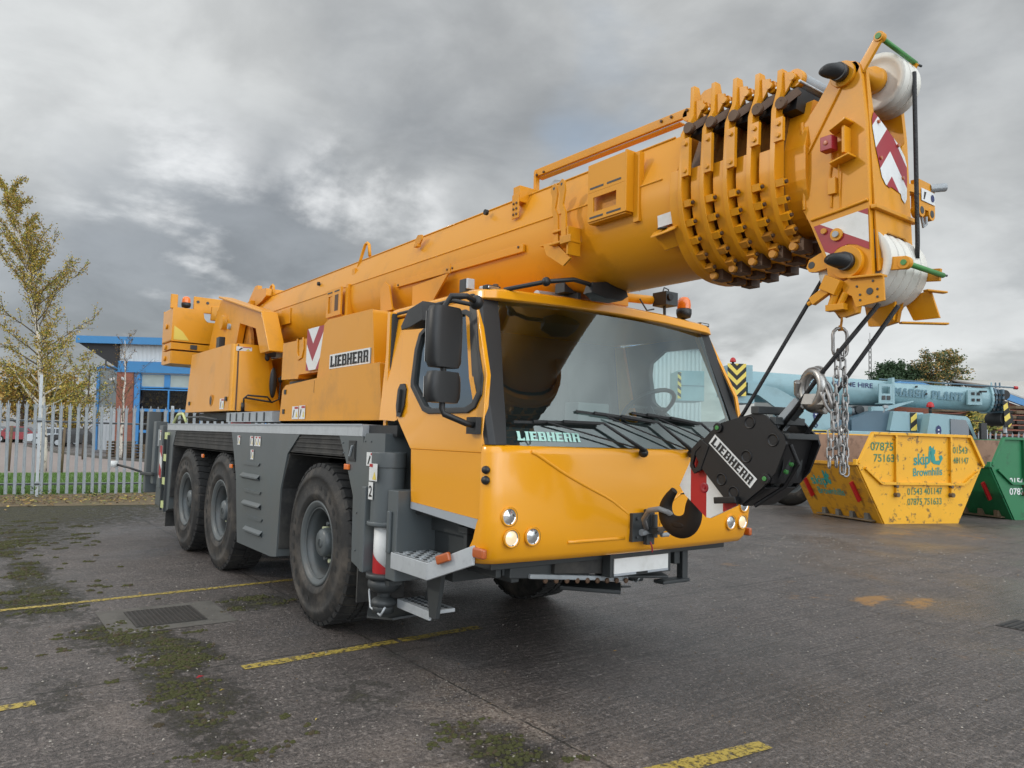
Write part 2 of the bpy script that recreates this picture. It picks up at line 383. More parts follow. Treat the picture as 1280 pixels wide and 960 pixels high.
# ---- wheels
RW = .67
def wheel_proto():
    # local frame: axis along +y pointing inboard, outer face at y=0
    h = B('grey_paint')
    h.lathe([(0, .055), (.10, .055), (.115, .07), (.12, .10), (.12, .22)], (0, 0, 0), (0, 1, 0), 28)
    h.lathe([(.03, .049), (.045, .052), (.045, .056)], (0, 0, 0), (0, 1, 0), 18, 'rim')
    h.lathe([(.12, .17), (.16, .175), (.19, .20), (.275, .20)], (0, 0, 0), (0, 1, 0), 36, 'fender')
    for k in range(10):
        a = 2 * pi * k / 10 + .2
        h.cyl((.155 * cos(a), .12, .155 * sin(a)), (.155 * cos(a), .19, .155 * sin(a)), .017, 6, 'nut' if k % 2 == 0 else 'grey_paint')
    hub = h.build('wheel', crane)
    r = B('rim')
    r.lathe([(.275, .20), (.265, .12), (.27, .075), (.295, .06), (.30, .035), (.315, .03), (.33, .018), (.349, .014), (.354, .022), (.352, .05), (.34, .06)], (0, 0, 0), (0, 1, 0), 56)
    r.lathe([(.285, .045), (.290, .040), (.296, .045)], (0, 0, 0), (0, 1, 0), 56)
    r.build('rim', hub)
    t = B('tyre')
    prof = [(.350, .03), (.365, .012), (.40, .000), (.415, -.004), (.42, 0), (.50, -.002), (.545, .002), (.55, -.004), (.575, 0), (.59, .006), (.625, .02), (.648, .04), (.655, .06), (.655, .34), (.648, .37), (.60, .395), (.5, .41), (.40, .40), (.345, .37)]
    t.lathe(prof, (0, 0, 0), (0, 1, 0), 72)
    N = 42
    for k in range(N):
        for sd in (0, 1):
            a = 2 * pi * (k + .5 * sd) / N; da = 2 * pi / N * .36
            y0, y1 = ((.022, .17) if sd == 0 else (.23, .378))
            sk = .04 * (1 if sd else -1)
            vs = []
            for (aa, y, rr) in ((a - da, y0, .636), (a + da, y0, .636), (a + da + sk, y1, .648), (a - da + sk, y1, .648), (a - da, y0 + .012, .668), (a + da, y0 + .012, .668), (a + da + sk, y1, .671), (a - da + sk, y1, .671)):
                vs.append((rr * cos(aa), y, rr * sin(aa)))
            t.add(vs, [(0, 1, 2, 3), (4, 7, 6, 5), (0, 4, 5, 1), (1, 5, 6, 2), (2, 6, 7, 3), (3, 7, 4, 0)], 'tread')
        a = 2 * pi * (k + .25) / N; da = 2 * pi / N * .4
        vs = [(rr * cos(aa), y, rr * sin(aa)) for rr in (.65, .670) for aa, y in ((a - da, .18), (a + da, .18), (a + da, .222), (a - da, .222))]
        t.add(vs, [(0, 1, 2, 3), (4, 7, 6, 5), (0, 4, 5, 1), (1, 5, 6, 2), (2, 6, 7, 3), (3, 7, 4, 0)], 'tread')
    # raised lettering blocks on the sidewall
    for k in range(26):
        if k % 13 > 7: continue
        a = 2 * pi * k / 26; da = .055
        vs = [(rr * cos(aa), -.0045, rr * sin(aa)) for rr, aa in ((.455, a - da), (.455, a + da), (.495, a + da), (.495, a - da))]
        t.add(vs, [(0, 1, 2, 3)], 'tread')
    t.build('tyre', hub)
    return hub
hub0 = wheel_proto()
def place_wheel(x, side, rot, first=False):
    if first: h = hub0
    else:
        h = hub0.copy(); COL.objects.link(h); h.parent = crane
        for c in hub0.children:
            k = c.copy(); COL.objects.link(k); k.parent = h
    h.location = (x, SY if side < 0 else -SY, RW); h.rotation_euler = (0, rot, 0) if side < 0 else (0, rot, pi)
pl = [(0, -1, .3), (-2.903, -1, 1.1), (-4.511, -1, 2.0), (0, 1, .4), (-2.903, 1, 1.4), (-4.511, 1, .9)]
for i, (x, sd, r) in enumerate(pl): place_wheel(x, sd, r, i == 0)

# ---- chassis
c = B('dark_grey')
c.box(-6.3, 2.05, -.42, .42, .80, 1.50)
c.box(-5.9, 1.9, -1.0, 1.0, 1.42, 1.56)
for x in (0, -2.903, -4.511):
    c.cyl((x, -.95, RW), (x, .95, RW), .09, 14); c.ell((x, .1, RW), .25, .28, .22)
    c.box(x - .06, x + .06, -.6, -.5, RW, 1.3); c.box(x - .06, x + .06, .5, .6, RW, 1.3)
c.box(1.2, 2.1, -1.05, 1.05, .95, 1.30)
c.cyl((-1.6, .9, .95), (-.9, .9, .95), .25, 18)
c.build('chassis', crane, .01)

# front fenders and side panels on both sides
def side(sg):
    y0 = sg * 1.245; y1 = sg * .80
    d = B('galv'); d.box(-5.746, .839, sg * 1.25, sg * 1.10, 1.574, 1.666)
    d.box(-5.746, .839, sg * 1.256, sg * 1.25, 1.652, 1.668, 'strip_grey'); d.build('deck_edge', crane, .004)
    f = B('fender')
    # wheel arches: a shallow skirt with a lower flare over each wheel opening
    def skirt(xa, xb, xc, xd, zlo, legs, zt=1.574):
        f = B('fender')
        for yy, th in ((sg * 1.236, .012),):
            f.prism([(xa, zt), (xb, zt), (xd, zlo), (xc, zlo)], 'y', yy, yy - sg * th)
        f.slab([(xc, sg * 1.236, zlo), (xd, sg * 1.236, zlo), (xd, sg * .84, zlo), (xc, sg * .84, zlo)], (0, 0, 1), .02)
        for zz in (1.42, 1.46, 1.50, 1.54): f.box((xa + xc) / 2, (xb + xd) / 2, sg * 1.238, sg * 1.243, zz, zz + .012)
        for (pa, za, pb, zb) in legs: f.slab([(pa, sg * 1.236, za), (pb, sg * 1.236, zb), (pb, sg * .84, zb), (pa, sg * .84, za)], (1, 0, .2), .02)
        f.build('wheel_arch', crane, .004)
    skirt(-5.20, -2.52, -5.36, -2.40, 1.345, ((-5.36, 1.345, -5.42, .62), (-2.40, 1.345, -2.30, 1.12)))
    skirt(-.45, .40, -.72, .56, 1.392, ((-.72, 1.392, -.88, 1.06), (-.88, 1.06, -.90, .5), (.56, 1.392, .72, 1.12)))
    p = B('grey_paint')
    # tool box between the front and middle wheels
    p.prism([(-2.52, 1.573), (-.45, 1.573), (-.735, 1.39), (-.87, 1.06), (-.90, .43), (-1.06, .41), (-2.12, .41), (-2.28, 1.10), (-2.40, 1.345)], 'y', sg * 1.25, sg * .85)
    for i, (z, w) in enumerate(((1.24, 1), (.96, 1), (.70, .95))):
        xa, xb = -2.06 + .1 * i, -1.48 + .08 * i
        # pressed handles: an upper recess lip and a lower ledge
        p.prism([(xa, z + .03), (xb, z + .03), (xb - .04, z + .0), (xa + .05, z + .0)], 'y', sg * 1.251, sg * 1.262)
        p.slab([(xa, sg * 1.25, z - .085), (xb, sg * 1.25, z - .085), (xb, sg * 1.285, z - .12), (xa, sg * 1.285, z - .12)], (0, 0, -1), .012)
        p.slab([(xa, sg * 1.25, z - .15), (xb, sg * 1.25, z - .15), (xb, sg * 1.285, z - .12), (xa, sg * 1.285, z - .12)], (0, 0, 1), .008)
    p.build('toolbox', crane, .012)
    q = B('grey_paint')
    q.prism([(.42, 1.573), (.86, 1.573), (.86, .60), (.74, .63), (.72, 1.12), (.56, 1.39)], 'y', sg * 1.25, sg * .85)
    for x, z in ((.50, 1.52), (.52, 1.44), (.60, 1.36), (.80, 1.0), (.80, .72)): q.cyl((x, sg * 1.25, z), (x, sg * 1.258, z), .008, 8)
    q.build('side_panel', crane, .01)
    r = B('grey_paint')
    r.prism([(-5.80, 1.573), (-5.22, 1.573), (-5.38, 1.345), (-5.44, .45), (-5.60, .40), (-5.62, 1.2)], 'y', sg * 1.242, sg * .9)
    r.build('side_panel', crane, .01)
    # rear hazard strips on the ladder
    k = B('dark_grey')
    k.bar((-5.86, sg * 1.255, .40), (-5.86, sg * 1.255, 1.5), .03, .03); k.bar((-5.60, sg * 1.257, .40), (-5.60, sg * 1.257, 1.5), .03, .03)
    for z in (.44, .78, 1.12, 1.44): k.box(-5.84, -5.62, sg * 1.262, sg * 1.235, z, z + .10, 'reflect_yellow')
    k.build('ladder', crane)
side(-1); side(1)
for x, z in ((-2.45, 1.20), (.60, 1.335), (-3.66, 1.27)):
    m = B('amber'); m.box(x - .035, x + .05, -1.25, -1.268, z - .022, z + .022); m.build('side_marker_light', crane, .005)
# small door catch
h = B('black_plastic'); h.box(.62, .745, -1.251, -1.256, 1.38, 1.54); h.box(.64, .73, -1.257, -1.259, 1.40, 1.52, 'dark_grey'); h.bar((.66, -1.262, 1.42), (.70, -1.262, 1.50), .02, .01, 'galv_dull'); h.build('catch', crane)

# stickers on the grey panels
st = B('white')
for (x, z) in ((-2.28, 1.49), (-1.84, 1.49), (-1.70, 1.49), (-1.60, 1.49), (-1.80, 1.35)):
    decal(st, (x, -1.2625 if False else -1.252, z - .05), (1, 0, 0), (0, 0, 1), .10, .10)
decal(st, (.96, -1.262, 1.36), (1, 0, 0), (0, 0, 1), .17, .10)
st.build('warning_stickers', crane)

# ---- front outrigger number 2 (and its twin on the far side)
def outrigger(sg):
    y = sg * 1.0
    b = B('grey_paint')
    b.prism([(.87, 1.50), (.93, 1.60), (1.24, 1.60), (1.24, .58), (.87, .60)], 'y', sg * 1.26, sg * .80)
    b.box(1.05, 1.75, sg * .98, sg * .3, .62, 1.05, 'dark_grey')
    for x, z in ((.92, 1.54), (1.02, 1.54), (1.0, .95), (1.02, 1.1)): b.cyl((x, sg * 1.26, z), (x, sg * 1.266, z), .009, 8)
    b.build('outrigger_box', crane, .012)
    o = B('grey_paint')
    cx, cy = 1.285, sg * 1.245
    o.cyl((cx, cy, .98), (cx, cy, 1.46), .118, 28); o.cyl((cx, cy, 1.36), (cx, cy, 1.47), .124, 28)
    o.cyl((cx, cy, .96), (cx, cy, .99), .14, 24)
    o.box(1.10, 1.165, sg * 1.36, sg * 1.2, .62, 1.22); o.box(1.43, 1.57, sg * 1.32, sg * 1.0, .62, 1.22); o.box(1.47, 1.51, sg * 1.345, sg * 1.32, .80, 1.08); o.cyl((cx, cy, .955), (cx, cy, .985), .13, 24)
    leg = o.build('outrigger_cylinder', crane, .008)
    w = B('white')
    w.cyl((cx, cy, .63), (cx, cy, .965), .086, 28, 'white')
    # red helical band on the white tube
    R_ = .0875; N = 28; vs = []; fs = []
    for i in range(N + 1):
        a = -pi * .95 + pi * 1.5 * i / N
        z = .94 - .30 * i / N
        zz0 = max(.632, z - .13); zz1 = min(.963, max(z, .633))
        vs += [(cx + R_ * sin(a), cy + sg * R_ * cos(a), zz0), (cx + R_ * sin(a), cy + sg * R_ * cos(a), zz1)]
    for i in range(N): fs.append((2 * i, 2 * i + 2, 2 * i + 3, 2 * i + 1))
    w.add(vs, fs, 'red_bright', True)
    w.build('outrigger_rod', leg)
    f = B('dark_grey')
    f.cyl((cx, cy, .60), (cx, cy, .635), .13, 20); f.ell((cx, cy, .56), .12, .12, .07)
    f.box(cx - .16, cx + .16, cy - .05, cy + .05, .57, .60)
    f.cyl((cx, cy, .42), (cx, cy, .58), .045, 14); f.ell((cx, cy, .43), .09, .09, .045); f.cyl((cx, cy, .36), (cx, cy, .42), .075, 16)
    f.tube([(cx - .13, cy - .02, .56), (cx - .17, cy - .03, .48), (cx - .10, cy - .05, .38), (cx + .08, cy - .06, .36), (cx + .12, cy - .05, .42)], .008, 6, 'galv')
    f.build('outrigger_foot', leg)
    t = B('dark_grey')
    t.loft([[(.80, sg * 1.12, .30), (.98, sg * 1.22, .255), (1.30, sg * 1.18, .30), (1.42, sg * .95, .34), (1.2, sg * .82, .34), (.85, sg * .86, .32)], [(.80, sg * 1.12, .315), (.98, sg * 1.22, .27), (1.30, sg * 1.18, .315), (1.42, sg * .95, .355), (1.2, sg * .82, .355), (.85, sg * .86, .335)]])
    t.build('support_pad', leg, .006)
    n = B('white')
    if sg < 0:
        e = cy - .1195
        quad(n, (cx - .045, e - .006, 1.27), (1, 0, 0), (0, 0, 1), .125, .12, 'white', .004)
        quad(n, (cx - .04, e - .006, 1.365), (1, 0, 0), (0, 0, 1), .05, .022, 'red_bright', .006)
        polyon(n, (cx + .01, e - .006, 1.28), (1, 0, 0), (0, 0, 1), [(0, 0), (.06, 0), (.03, .055)], 'hazard_yellow', .006)
        quad(n, (cx - .055, e - .002, 1.14), (1, 0, 0), (0, 0, 1), .07, .12, 'white', .004)
        text(n, '2', (cx - .045, e - .002, 1.16), (1, 0, 0), (0, 0, 1), .075, 'black', depth=.0065)
        n.build('number_sticker', leg)
outrigger(-1); outrigger(1)

# ---- rear outrigger and lamp brackets at the tail
r = B('grey_paint')
r.box(-7.02, -6.86, -1.30, -1.12, .58, 1.86); r.box(-6.62, -6.44, -1.27, -1.1, .74, 1.70); r.box(-6.28, -6.05, -1.25, -.95, .70, 1.64)
r.box(-6.85, -6.60, -1.22, -1.1, 1.50, 1.62); r.box(-6.55, -6.1, -1.2, -.9, .42, .72); r.box(-6.3, -5.8, -1.1, 1.1, .85, 1.45, 'dark_grey')
r.box(-6.42, -6.30, -1.24, -1.1, 1.32, 1.58, 'galv_dull'); r.bar((-6.9, -1.35, .88), (-6.3, -1.30, .90), .05, .05, 'dark_grey')
r.box(-7.0, -6.8, 1.12, 1.3, .58, 1.86); r.box(-6.3, -6.05, .95, 1.25, .7, 1.64)
r.build('rear_outrigger_beam', crane, .01)
r = B('white'); r.box(-6.08, -5.93, -1.262, -1.25, .86, 1.34); 
stripes(r, (-6.08, -1.264, .86), (1, 0, 0), (0, 0, 1), [(0, 0), (.15, 0), (.15, .48), (0, .48)], (.6, 1), .17, 'red_bright', 'white', .05, .001)
decal(r, (-6.22, -1.252, 1.42), (1, 0, 0), (0, 0, 1), .10, .15)
r.build('warning_panel', crane)
r = B('black_plastic'); r.tube([(-6.9, -1.35, .90), (-7.2, -1.5, .96), (-7.45, -1.62, .99)], .018, 8); r.cyl((-7.46, -1.66, .95), (-7.46, -1.66, 1.05), .05, 14, 'white'); r.build('marker_lamp', crane)
for q in ((-5.78, -5.76, -1.2, -.75, .17, .48), (.74, .76, -1.20, -.80, .32, .62), (-.95, -.93, -1.2, -.8, .45, .6)):
    r = B('fender'); r.box(*q); r.build('mud_flap', crane)

# items on the deck
d = B('galv_dull'); d.box(-3.05, -1.45, -1.17, -1.08, 1.69, 1.80)
for i in range(6): d.box(-2.9 + i * .24, -2.87 + i * .24, -1.178, -1.17, 1.70, 1.79, 'dark_grey')
d.box(-3.1, -2.6, -1.10, -1.02, 1.67, 1.71, 'red_bright'); d.build('folding_ladder', crane)
d = B('dark_grey'); d.box(-5.7, 1.0, -1.08, 1.24, 1.60, 1.655)
d.box(.85, 1.3, -1.2, 1.2, 1.58, 1.66, 'black_plastic'); d.build('deck', crane)
d = B('dark_grey'); d.tube([(-5.7, -1.16, 1.70), (-5.0, -1.15, 1.76), (-4.2, -1.15, 1.76), (-3.5, -1.15, 1.72)], .012, 6); d.tube([(-5.7, -1.18, 1.68), (-5.5, -1.17, 1.80), (-5.2, -1.17, 1.81), (-5.0, -1.17, 1.70)], .02, 6, 'reflect_yellow'); d.build('hose', crane)

# ================= DRIVER'S CAB
cabp = B('yellow_cab')
def outline(z, xin=0.0, hw=1.235, xf=2.50, r=.13, bow=.05, xb=2.33):
    pts = [(xb, -hw)]
    pts += [(xf - r + r * sin(rad(a)), -(hw - r) - r * cos(rad(a))) for a in range(0, 91, 15)]
    n = 14
    for i in range(1, n):
        y = -(hw - r) + 2 * (hw - r) * i / n
        pts.append((xf + bow * (1 - (y / (hw - r)) ** 2), y))
    pts += [(p[0], -p[1]) for p in pts[:8][::-1]]
    return pts
def ring(z, inner=.0, **k):
    o = outline(z, **k)
    return [(x, y, z) for x, y in o]
def shell(b, levels, th=.04, m=None):
    """levels: (z, kwargs); outer skin with a thickness inwards"""
    ro = [ring(z, **k) for z, k in levels]
    rings = []
    ri = []
    for R_ in ro:
        n = len(R_); q = []
        for i, p in enumerate(R_):
            a = V(R_[max(i - 1, 0)]); c_ = V(R_[min(i + 1, n - 1)]); t = (c_ - a).normalized(); nr = V((-t.y, t.x, 0))
            q.append(tuple(V(p) + nr * th))
        ri.append(q)
    n = len(ro[0]); L_ = len(ro)
    vs = [p for R_ in ro for p in R_] + [p for R_ in ri for p in R_]
    fs = []
    o = n * L_
    for i in range(L_ - 1):
        for k in range(n - 1):
            fs.append((i * n + k, i * n + k + 1, (i + 1) * n + k + 1, (i + 1) * n + k))
            fs.append((o + i * n + k, o + (i + 1) * n + k, o + (i + 1) * n + k + 1, o + i * n + k + 1))
    for k in range(n - 1):
        fs.append((k, o + k, o + k + 1, k + 1)); t = (L_ - 1) * n
        fs.append((t + k, t + k + 1, o + t + k + 1, o + t + k))
    b.add(vs, fs, m, True)
shell(cabp, [(.845, dict(hw=1.20, xf=2.40, r=.12, xb=2.28)), (.86, dict(hw=1.225, xf=2.47, xb=2.29)), (.90, dict(hw=1.24, xf=2.50, xb=2.30)), (1.00, dict(hw=1.245, xf=2.525, r=.115, xb=2.375, bow=.035)), (1.085, dict(hw=1.243, xf=2.53, r=.10, xb=2.40, bow=.03)), (1.12, dict(hw=1.243, xf=2.53, r=.10, xb=2.42, bow=.03)),
             (1.50, dict(hw=1.24, xf=2.52, r=.09, xb=2.425, bow=.03)), (1.535, dict(hw=1.235, xf=2.515, r=.085, xb=2.425, bow=.03)), (1.55, dict(hw=1.225, xf=2.495, r=.07, xb=2.425, bow=.03))], .05)
# pressed crease lines on the nose: slim raised ribs following the panel
def nose(y, z, off=.003):
    hw, r = 1.245 - .13, 0
    return (2.529 + .03 * (1 - (y / 1.145) ** 2) + off - .008 * max(0, (z - 1.3) * 2), y, z)
for sg in (-1, 1):
    pts = [nose(sg * (.95 - .95 * t * .84 + .10 * sin(pi * t)), 1.515 - .36 * t ** 1.25 - (.03 * max(0, t - .85) * 8), -.006) for t in [i / 16 for i in range(17)]]
    pts += [nose(sg * .145, 1.10, -.006), nose(sg * .145, 1.03, -.006)]
    cabp.tube(pts, .011, 8)
cabp.tube([nose(-.66 + .08 * i, .965 + (.0 if i else 0), -.008) for i in range(7)], .012, 8)
cabp.build('cab_front_panel', crane)
# black strip with the wiper recesses
def hexring(y, z, n=7): pass

# door plates with window openings (mirrored on the far side)
wi = [(1.60, 2.31), (1.78, 2.41), (2.16, 2.41), (2.225, 2.38), (2.30, 2.20), (2.385, 1.96), (2.38, 1.86), (2.325, 1.785), (2.25, 1.755), (1.80, 1.755), (1.73, 1.775), (1.55, 1.94), (1.545, 1.98), (1.56, 2.20)]
wo = [(1.33, 2.47), (1.78, 2.49), (2.16, 2.49), (2.27, 2.475), (2.345, 2.25), (2.435, 1.97), (2.43, 1.80), (2.421, 1.60), (2.421, 1.50), (1.56, 1.50), (1.50, 1.56), (1.34, 1.72), (1.33, 1.98), (1.33, 2.20)]
def upper(b):
    o = []
    for x, y, z in b.v:
        t = max(0, (z - 1.72) / .78); o.append((x - .10 * t, y * (1 - .078 * t), z - .025 * t))
    b.v = o; return b
def sc(poly, k, cx=1.95, cz=2.1):
    return [(cx + (x - cx) * k, cz + (z - cz) * k) for x, z in poly]
for sg in (-1, 1):
    b = B('yellow_cab')
    b.holed(wo, wi, 'y', sg * 1.235, sg * 1.20)
    b.prism([(1.575, 1.4995), (2.421, 1.4995), (2.416, 1.16), (2.405, 1.115), (1.60, 1.15)], 'y', sg * 1.235, sg * 1.20)
    b.prism([(1.60, 1.149), (2.405, 1.114), (2.385, 1.055), (1.60, 1.105)], 'y', sg * 1.237, sg * 1.20, 'strip_grey')
    dr = upper(b).build('door', crane, .006)
    f = B('black_plastic')
    f.holed(sc(wi, 1.055), sc(wi, .945), 'y', sg * 1.246, sg * 1.19)
    upper(f).build('window_frame', dr, .006)
    g = B('side_glass' if sg < 0 else 'far_glass'); w_ = sc(wi, .95)
    g.add([(x, sg * 1.222, z) for x, z in w_], [tuple(range(len(w_)))[::(1 if sg < 0 else -1)]])
    upper(g).build('window_pane', dr)
    l = B('interior'); l.holed(sc(wo, .97), sc(wi, 1.0), 'y', sg * 1.198, sg * 1.19); l.box(1.58, 2.41, sg * 1.198, sg * 1.19, 1.12, 1.53); upper(l).build('door_lining', dr)
    k = B('black_plastic')
    k.prism([(1.37, 1.72), (1.345, 1.80), (1.35, 1.92), (1.38, 1.96), (1.44, 1.96), (1.47, 1.92), (1.46, 1.80), (1.42, 1.72)], 'y', sg * 1.237, sg * 1.247)
    k.bar((1.41, sg * 1.252, 1.75), (1.41, sg * 1.252, 1.92), .035, .016); upper(k).build('door_handle', dr, .006)
    p = B('yellow_cab')      # rear quarter of the cab
    p.prism([(1.08, 2.47), (1.322, 2.47), (1.322, 1.725), (1.34, 1.70), (1.30, 1.69), (1.06, 1.70)], 'y', sg * 1.225, sg * 1.19)
    upper(p).build('rear_quarter_panel', crane, .012)
# back wall, floor, dashboard, roof lining
b = B('yellow_cab'); b.box(1.06, 1.10, -1.19, 1.19, 1.66, 2.50); b.box(1.5, 1.54, -1.19, 1.19, 1.0, 1.66, 'dark_grey'); b.build('back_wall', crane)
b = B('interior'); b.box(1.102, 1.125, -1.18, 1.18, 1.66, 2.49); b.box(1.12, 2.2, -1.18, 1.18, 1.06, 1.12); b.box(1.12, 2.14, -1.15, 1.15, 2.475, 2.50)
b.loft([[(2.44, y, 1.54), (2.42, y, 1.66), (2.30, y, 1.72), (2.05, y, 1.70), (1.98, y, 1.50), (2.2, y, 1.3)] for y in (-1.15, 1.15)], 'dash')
b.box(1.13, 1.30, -.9, -.3, 1.2, 2.2); b.box(1.14, 1.7, .35, .85, 1.35, 1.55); b.prism([(1.25, 1.5), (1.42, 1.5), (1.30, 2.28), (1.17, 2.28)], 'y', .36, .84)
b.prism([(1.25, 1.5), (1.42, 1.5), (1.30, 2.18), (1.17, 2.18)], 'y', -.84, -.36); b.box(1.14, 1.7, -.85, -.35, 1.35, 1.55)
b.box(1.95, 2.1, -.2, .1, 1.6, 1.86, 'interior_light'); b.build('cab_interior', crane, .01)
b = B('black_plastic')
sw = Matrix.Translation((2.0, .62, 1.84)) @ Matrix.Rotation(rad(-62), 4, 'Y')
pts = [sw @ V((0.0, .22 * cos(t), .22 * sin(t))) for t in [2 * pi * i / 28 for i in range(28)]]
pts = [V((2.0 + .22 * cos(t) * .80, .62 + .22 * sin(t), 1.86 + .22 * cos(t) * .6)) for t in [2 * pi * i / 28 for i in range(28)]]
b.tube(pts, .017, 8, closed=True); b.bar((2.0, .41, 1.86), (2.0, .83, 1.86), .03, .02); b.tube([(2.0, .62, 1.86), (2.15, .62, 1.62)], .03, 8)
b.build('steering_wheel', crane)
# roof
b = B('yellow_cab')
rr = [(1.04, 1.13), (2.10, 1.13), (2.20, 1.09), (2.235, 1.0), (2.26, .5), (2.27, 0)]
def roofring(z, e):
    q = [(x + (e if x > 1.5 else -e), (y + e) if y > 0 else y) for x, y in rr]
    q = q + [(x, -y) for x, y in q[:-1][::-1]]
    return [(x, y, z + (.03 * (1 - (y / 1.2) ** 2))) for x, y in q]
b.loft([roofring(2.452, -.03), roofring(2.455, .004), roofring(2.463, .016), roofring(2.515, .006), roofring(2.530, -.015), roofring(2.545, -.10)])
b.build('roof', crane, .004)
for sg in (-1, 1):
    p = B('black_plastic'); p.box(2.16, 2.21, sg * .98, sg * 1.09, 2.525, 2.556); p.box(2.19, 2.212, sg * .99, sg * 1.08, 2.53, 2.55, 'lens'); p.build('roof_marker_light', crane, .006)
# windscreen pillars (black, wrapped round the corners)
GB = (2.492, 1.56); GT = (2.185, 2.47)
def gx(z): return GB[0] + (GT[0] - GB[0]) * (z - GB[1]) / (GT[1] - GB[1])
for sg in (-1, 1):
    p = B('black_plastic')
    ys = []
    for z, yo, yi, bk in ((1.552, 1.232, 1.115, .050), (1.70, 1.228, 1.09, .060), (1.90, 1.224, 1.065, .065), (1.97, 1.222, 1.055, .085), (2.2, 1.19, 1.02, .09), (2.47, 1.145, .985, .09)):
        x = gx(z)
        ys.append([(x + .012, sg * yi, z), (x + .005, sg * (yo - .04), z), (x - .02, sg * (yo - .008), z), (x - bk, sg * yo, z), (x - bk, sg * (yo - .05), z), (x - .03, sg * (yi + .02), z)])
    p.loft(ys); p.build('windscreen_pillar', crane, .004)
    # yellow side post behind the black trim
    q = B('yellow_cab'); q.loft([[(gx(z) - bk, sg * yo, z), (gx(z) - bk - .045, sg * (yo + .002), z), (gx(z) - bk - .045, sg * (yo - .05), z), (gx(z) - bk, sg * (yo - .05), z)] for z, yo, bk in ((1.55, 1.230, .052), (1.95, 1.222, .07), (2.47, 1.144, .092))])
    q.build('side_post', crane)
# windscreen
g = B('windscreen'); n = 12; vs = []
def wsx(y, z, top=None):
    k = (z - GB[1]) / (GT[1] - GB[1]); return gx(z) + (.05 * (1 - k) + .075 * k) * (1 - (y / 1.1) ** 2)
zs = [1.548, 1.70, 1.9, 2.1, 2.3, 2.468]
for z in zs:
    hw = 1.12 - .125 * (z - 1.55) / .92
    for i in range(n + 1):
        y = -hw + 2 * hw * i / n; vs.append((wsx(y, z), y, z))
fs = [(j * (n + 1) + i, j * (n + 1) + i + 1, (j + 1) * (n + 1) + i + 1, (j + 1) * (n + 1) + i) for j in range(len(zs) - 1) for i in range(n)]
g.add(vs, fs, None, True); ws = g.build('windscreen', crane)
# dark printed band along its foot, with the maker's name
b = B('dash'); vs = []
for z in (1.549, 1.60, 1.655):
    for i in range(n + 1):
        y = -1.11 + 2.22 * i / n; vs.append((wsx(y, z) - .006, y, z))
b.add(vs, [(j * (n + 1) + i, j * (n + 1) + i + 1, (j + 1) * (n + 1) + i + 1, (j + 1) * (n + 1) + i) for j in range(2) for i in range(n)]); b.build('dark_band', ws)
b = B('logo_mint'); o1 = V((wsx(-1.03, 1.58) + .001, -1.03, 1.578)); o2 = V((wsx(-.55, 1.58) + .001, -.55, 1.578)); up = V((gx(2) - gx(1.9), 0, .1))
slabtext(b, 'LIEBHERR', o1, o2 - o1, up, .475, .058, 'logo_mint', .006); b.build('maker_name', ws)
# wipers
def wsp(y, z, off): return V((wsx(y, z) + off, y, z))
for a, m_, e in (((-1.04, 1.69), (-.377, 1.70), (-.05, 1.52)), ((-.553, 1.775), (.135, 1.725), (.446, 1.52)), ((-.06, 1.786), (.618, 1.73), (.93, 1.53))):
    b = B('black_plastic')
    P0 = wsp(*a, .012); P1 = wsp(*m_, .02); P2 = V((2.535 + .04 * (1 - e[0] ** 2), e[0], e[1] + .0)); mid = (P0 + P1) / 2
    b.bar(P0, P1, .01, .016); b.bar(P0 + (P1 - P0) * .2 + V((.014, 0, .006)), P0 + (P1 - P0) * .8 + V((.016, 0, .006)), .012, .016)
    q = P0 + (P1 - P0) * .52; b.bar(q + V((.03, 0, .01)), P1 + V((.03, 0, .004)), .014, .016)
    b.tube([P1 + V((.03, 0, .004)), P1 * .5 + P2 * .5 + V((.03, 0, .008)), P2 + V((.03, 0, .01))], [.009, .011, .016], 8)
    b.tube([q + V((.02, -.12, 0)), P2 + V((.02, -.07, .03))], .006, 6)
    b.ell(P2 + V((.012, 0, 0)), .035, .03, .032); b.build('wiper', crane)
# headlights: three round lamps each side
def nx(y): return 2.529 + .03 * (1 - (y / 1.145) ** 2)
for sg in (-1, 1):
    for y, z, m_ in ((1.105, 1.137, 'lens'), (1.085, 1.013, 'lens_warm'), (.935, 1.016, 'lens')):
        x = nx(y) + .003
        b = B('black_plastic'); b.lathe([(.030, -.01), (.054, -.012), (.058, .004), (.052, .010), (.046, .006)], (x, sg * y, z), (1, 0, 0), 28, 'yellow_cab')
        b.lathe([(0, -.018), (.02, -.014), (.046, .004)], (x, sg * y, z), (1, 0, 0), 20, 'lens')
        b.lathe([(.0, .006), (.03, .004), (.043, .0)], (x, sg * y, z), (1, 0, 0), 28, m_)
        b.lathe([(.042, -.004), (.046, .002), (.054, .004), (.0555, .010)], (x, sg * y, z), (1, 0, 0), 28, 'dark_grey')
        b.build('headlight', crane)
    p = B('amber_dark'); p.box(2.36, 2.50, sg * 1.225, sg * 1.262, .895, .955); p.build('indicator', crane, .012)
    p = B('black_plastic'); p.ell((2.475, sg * 1.238, 1.405), .032, .022, .024); p.ell((2.475, sg * 1.238, 1.345), .034, .022, .026); p.build('camera_lens', crane)
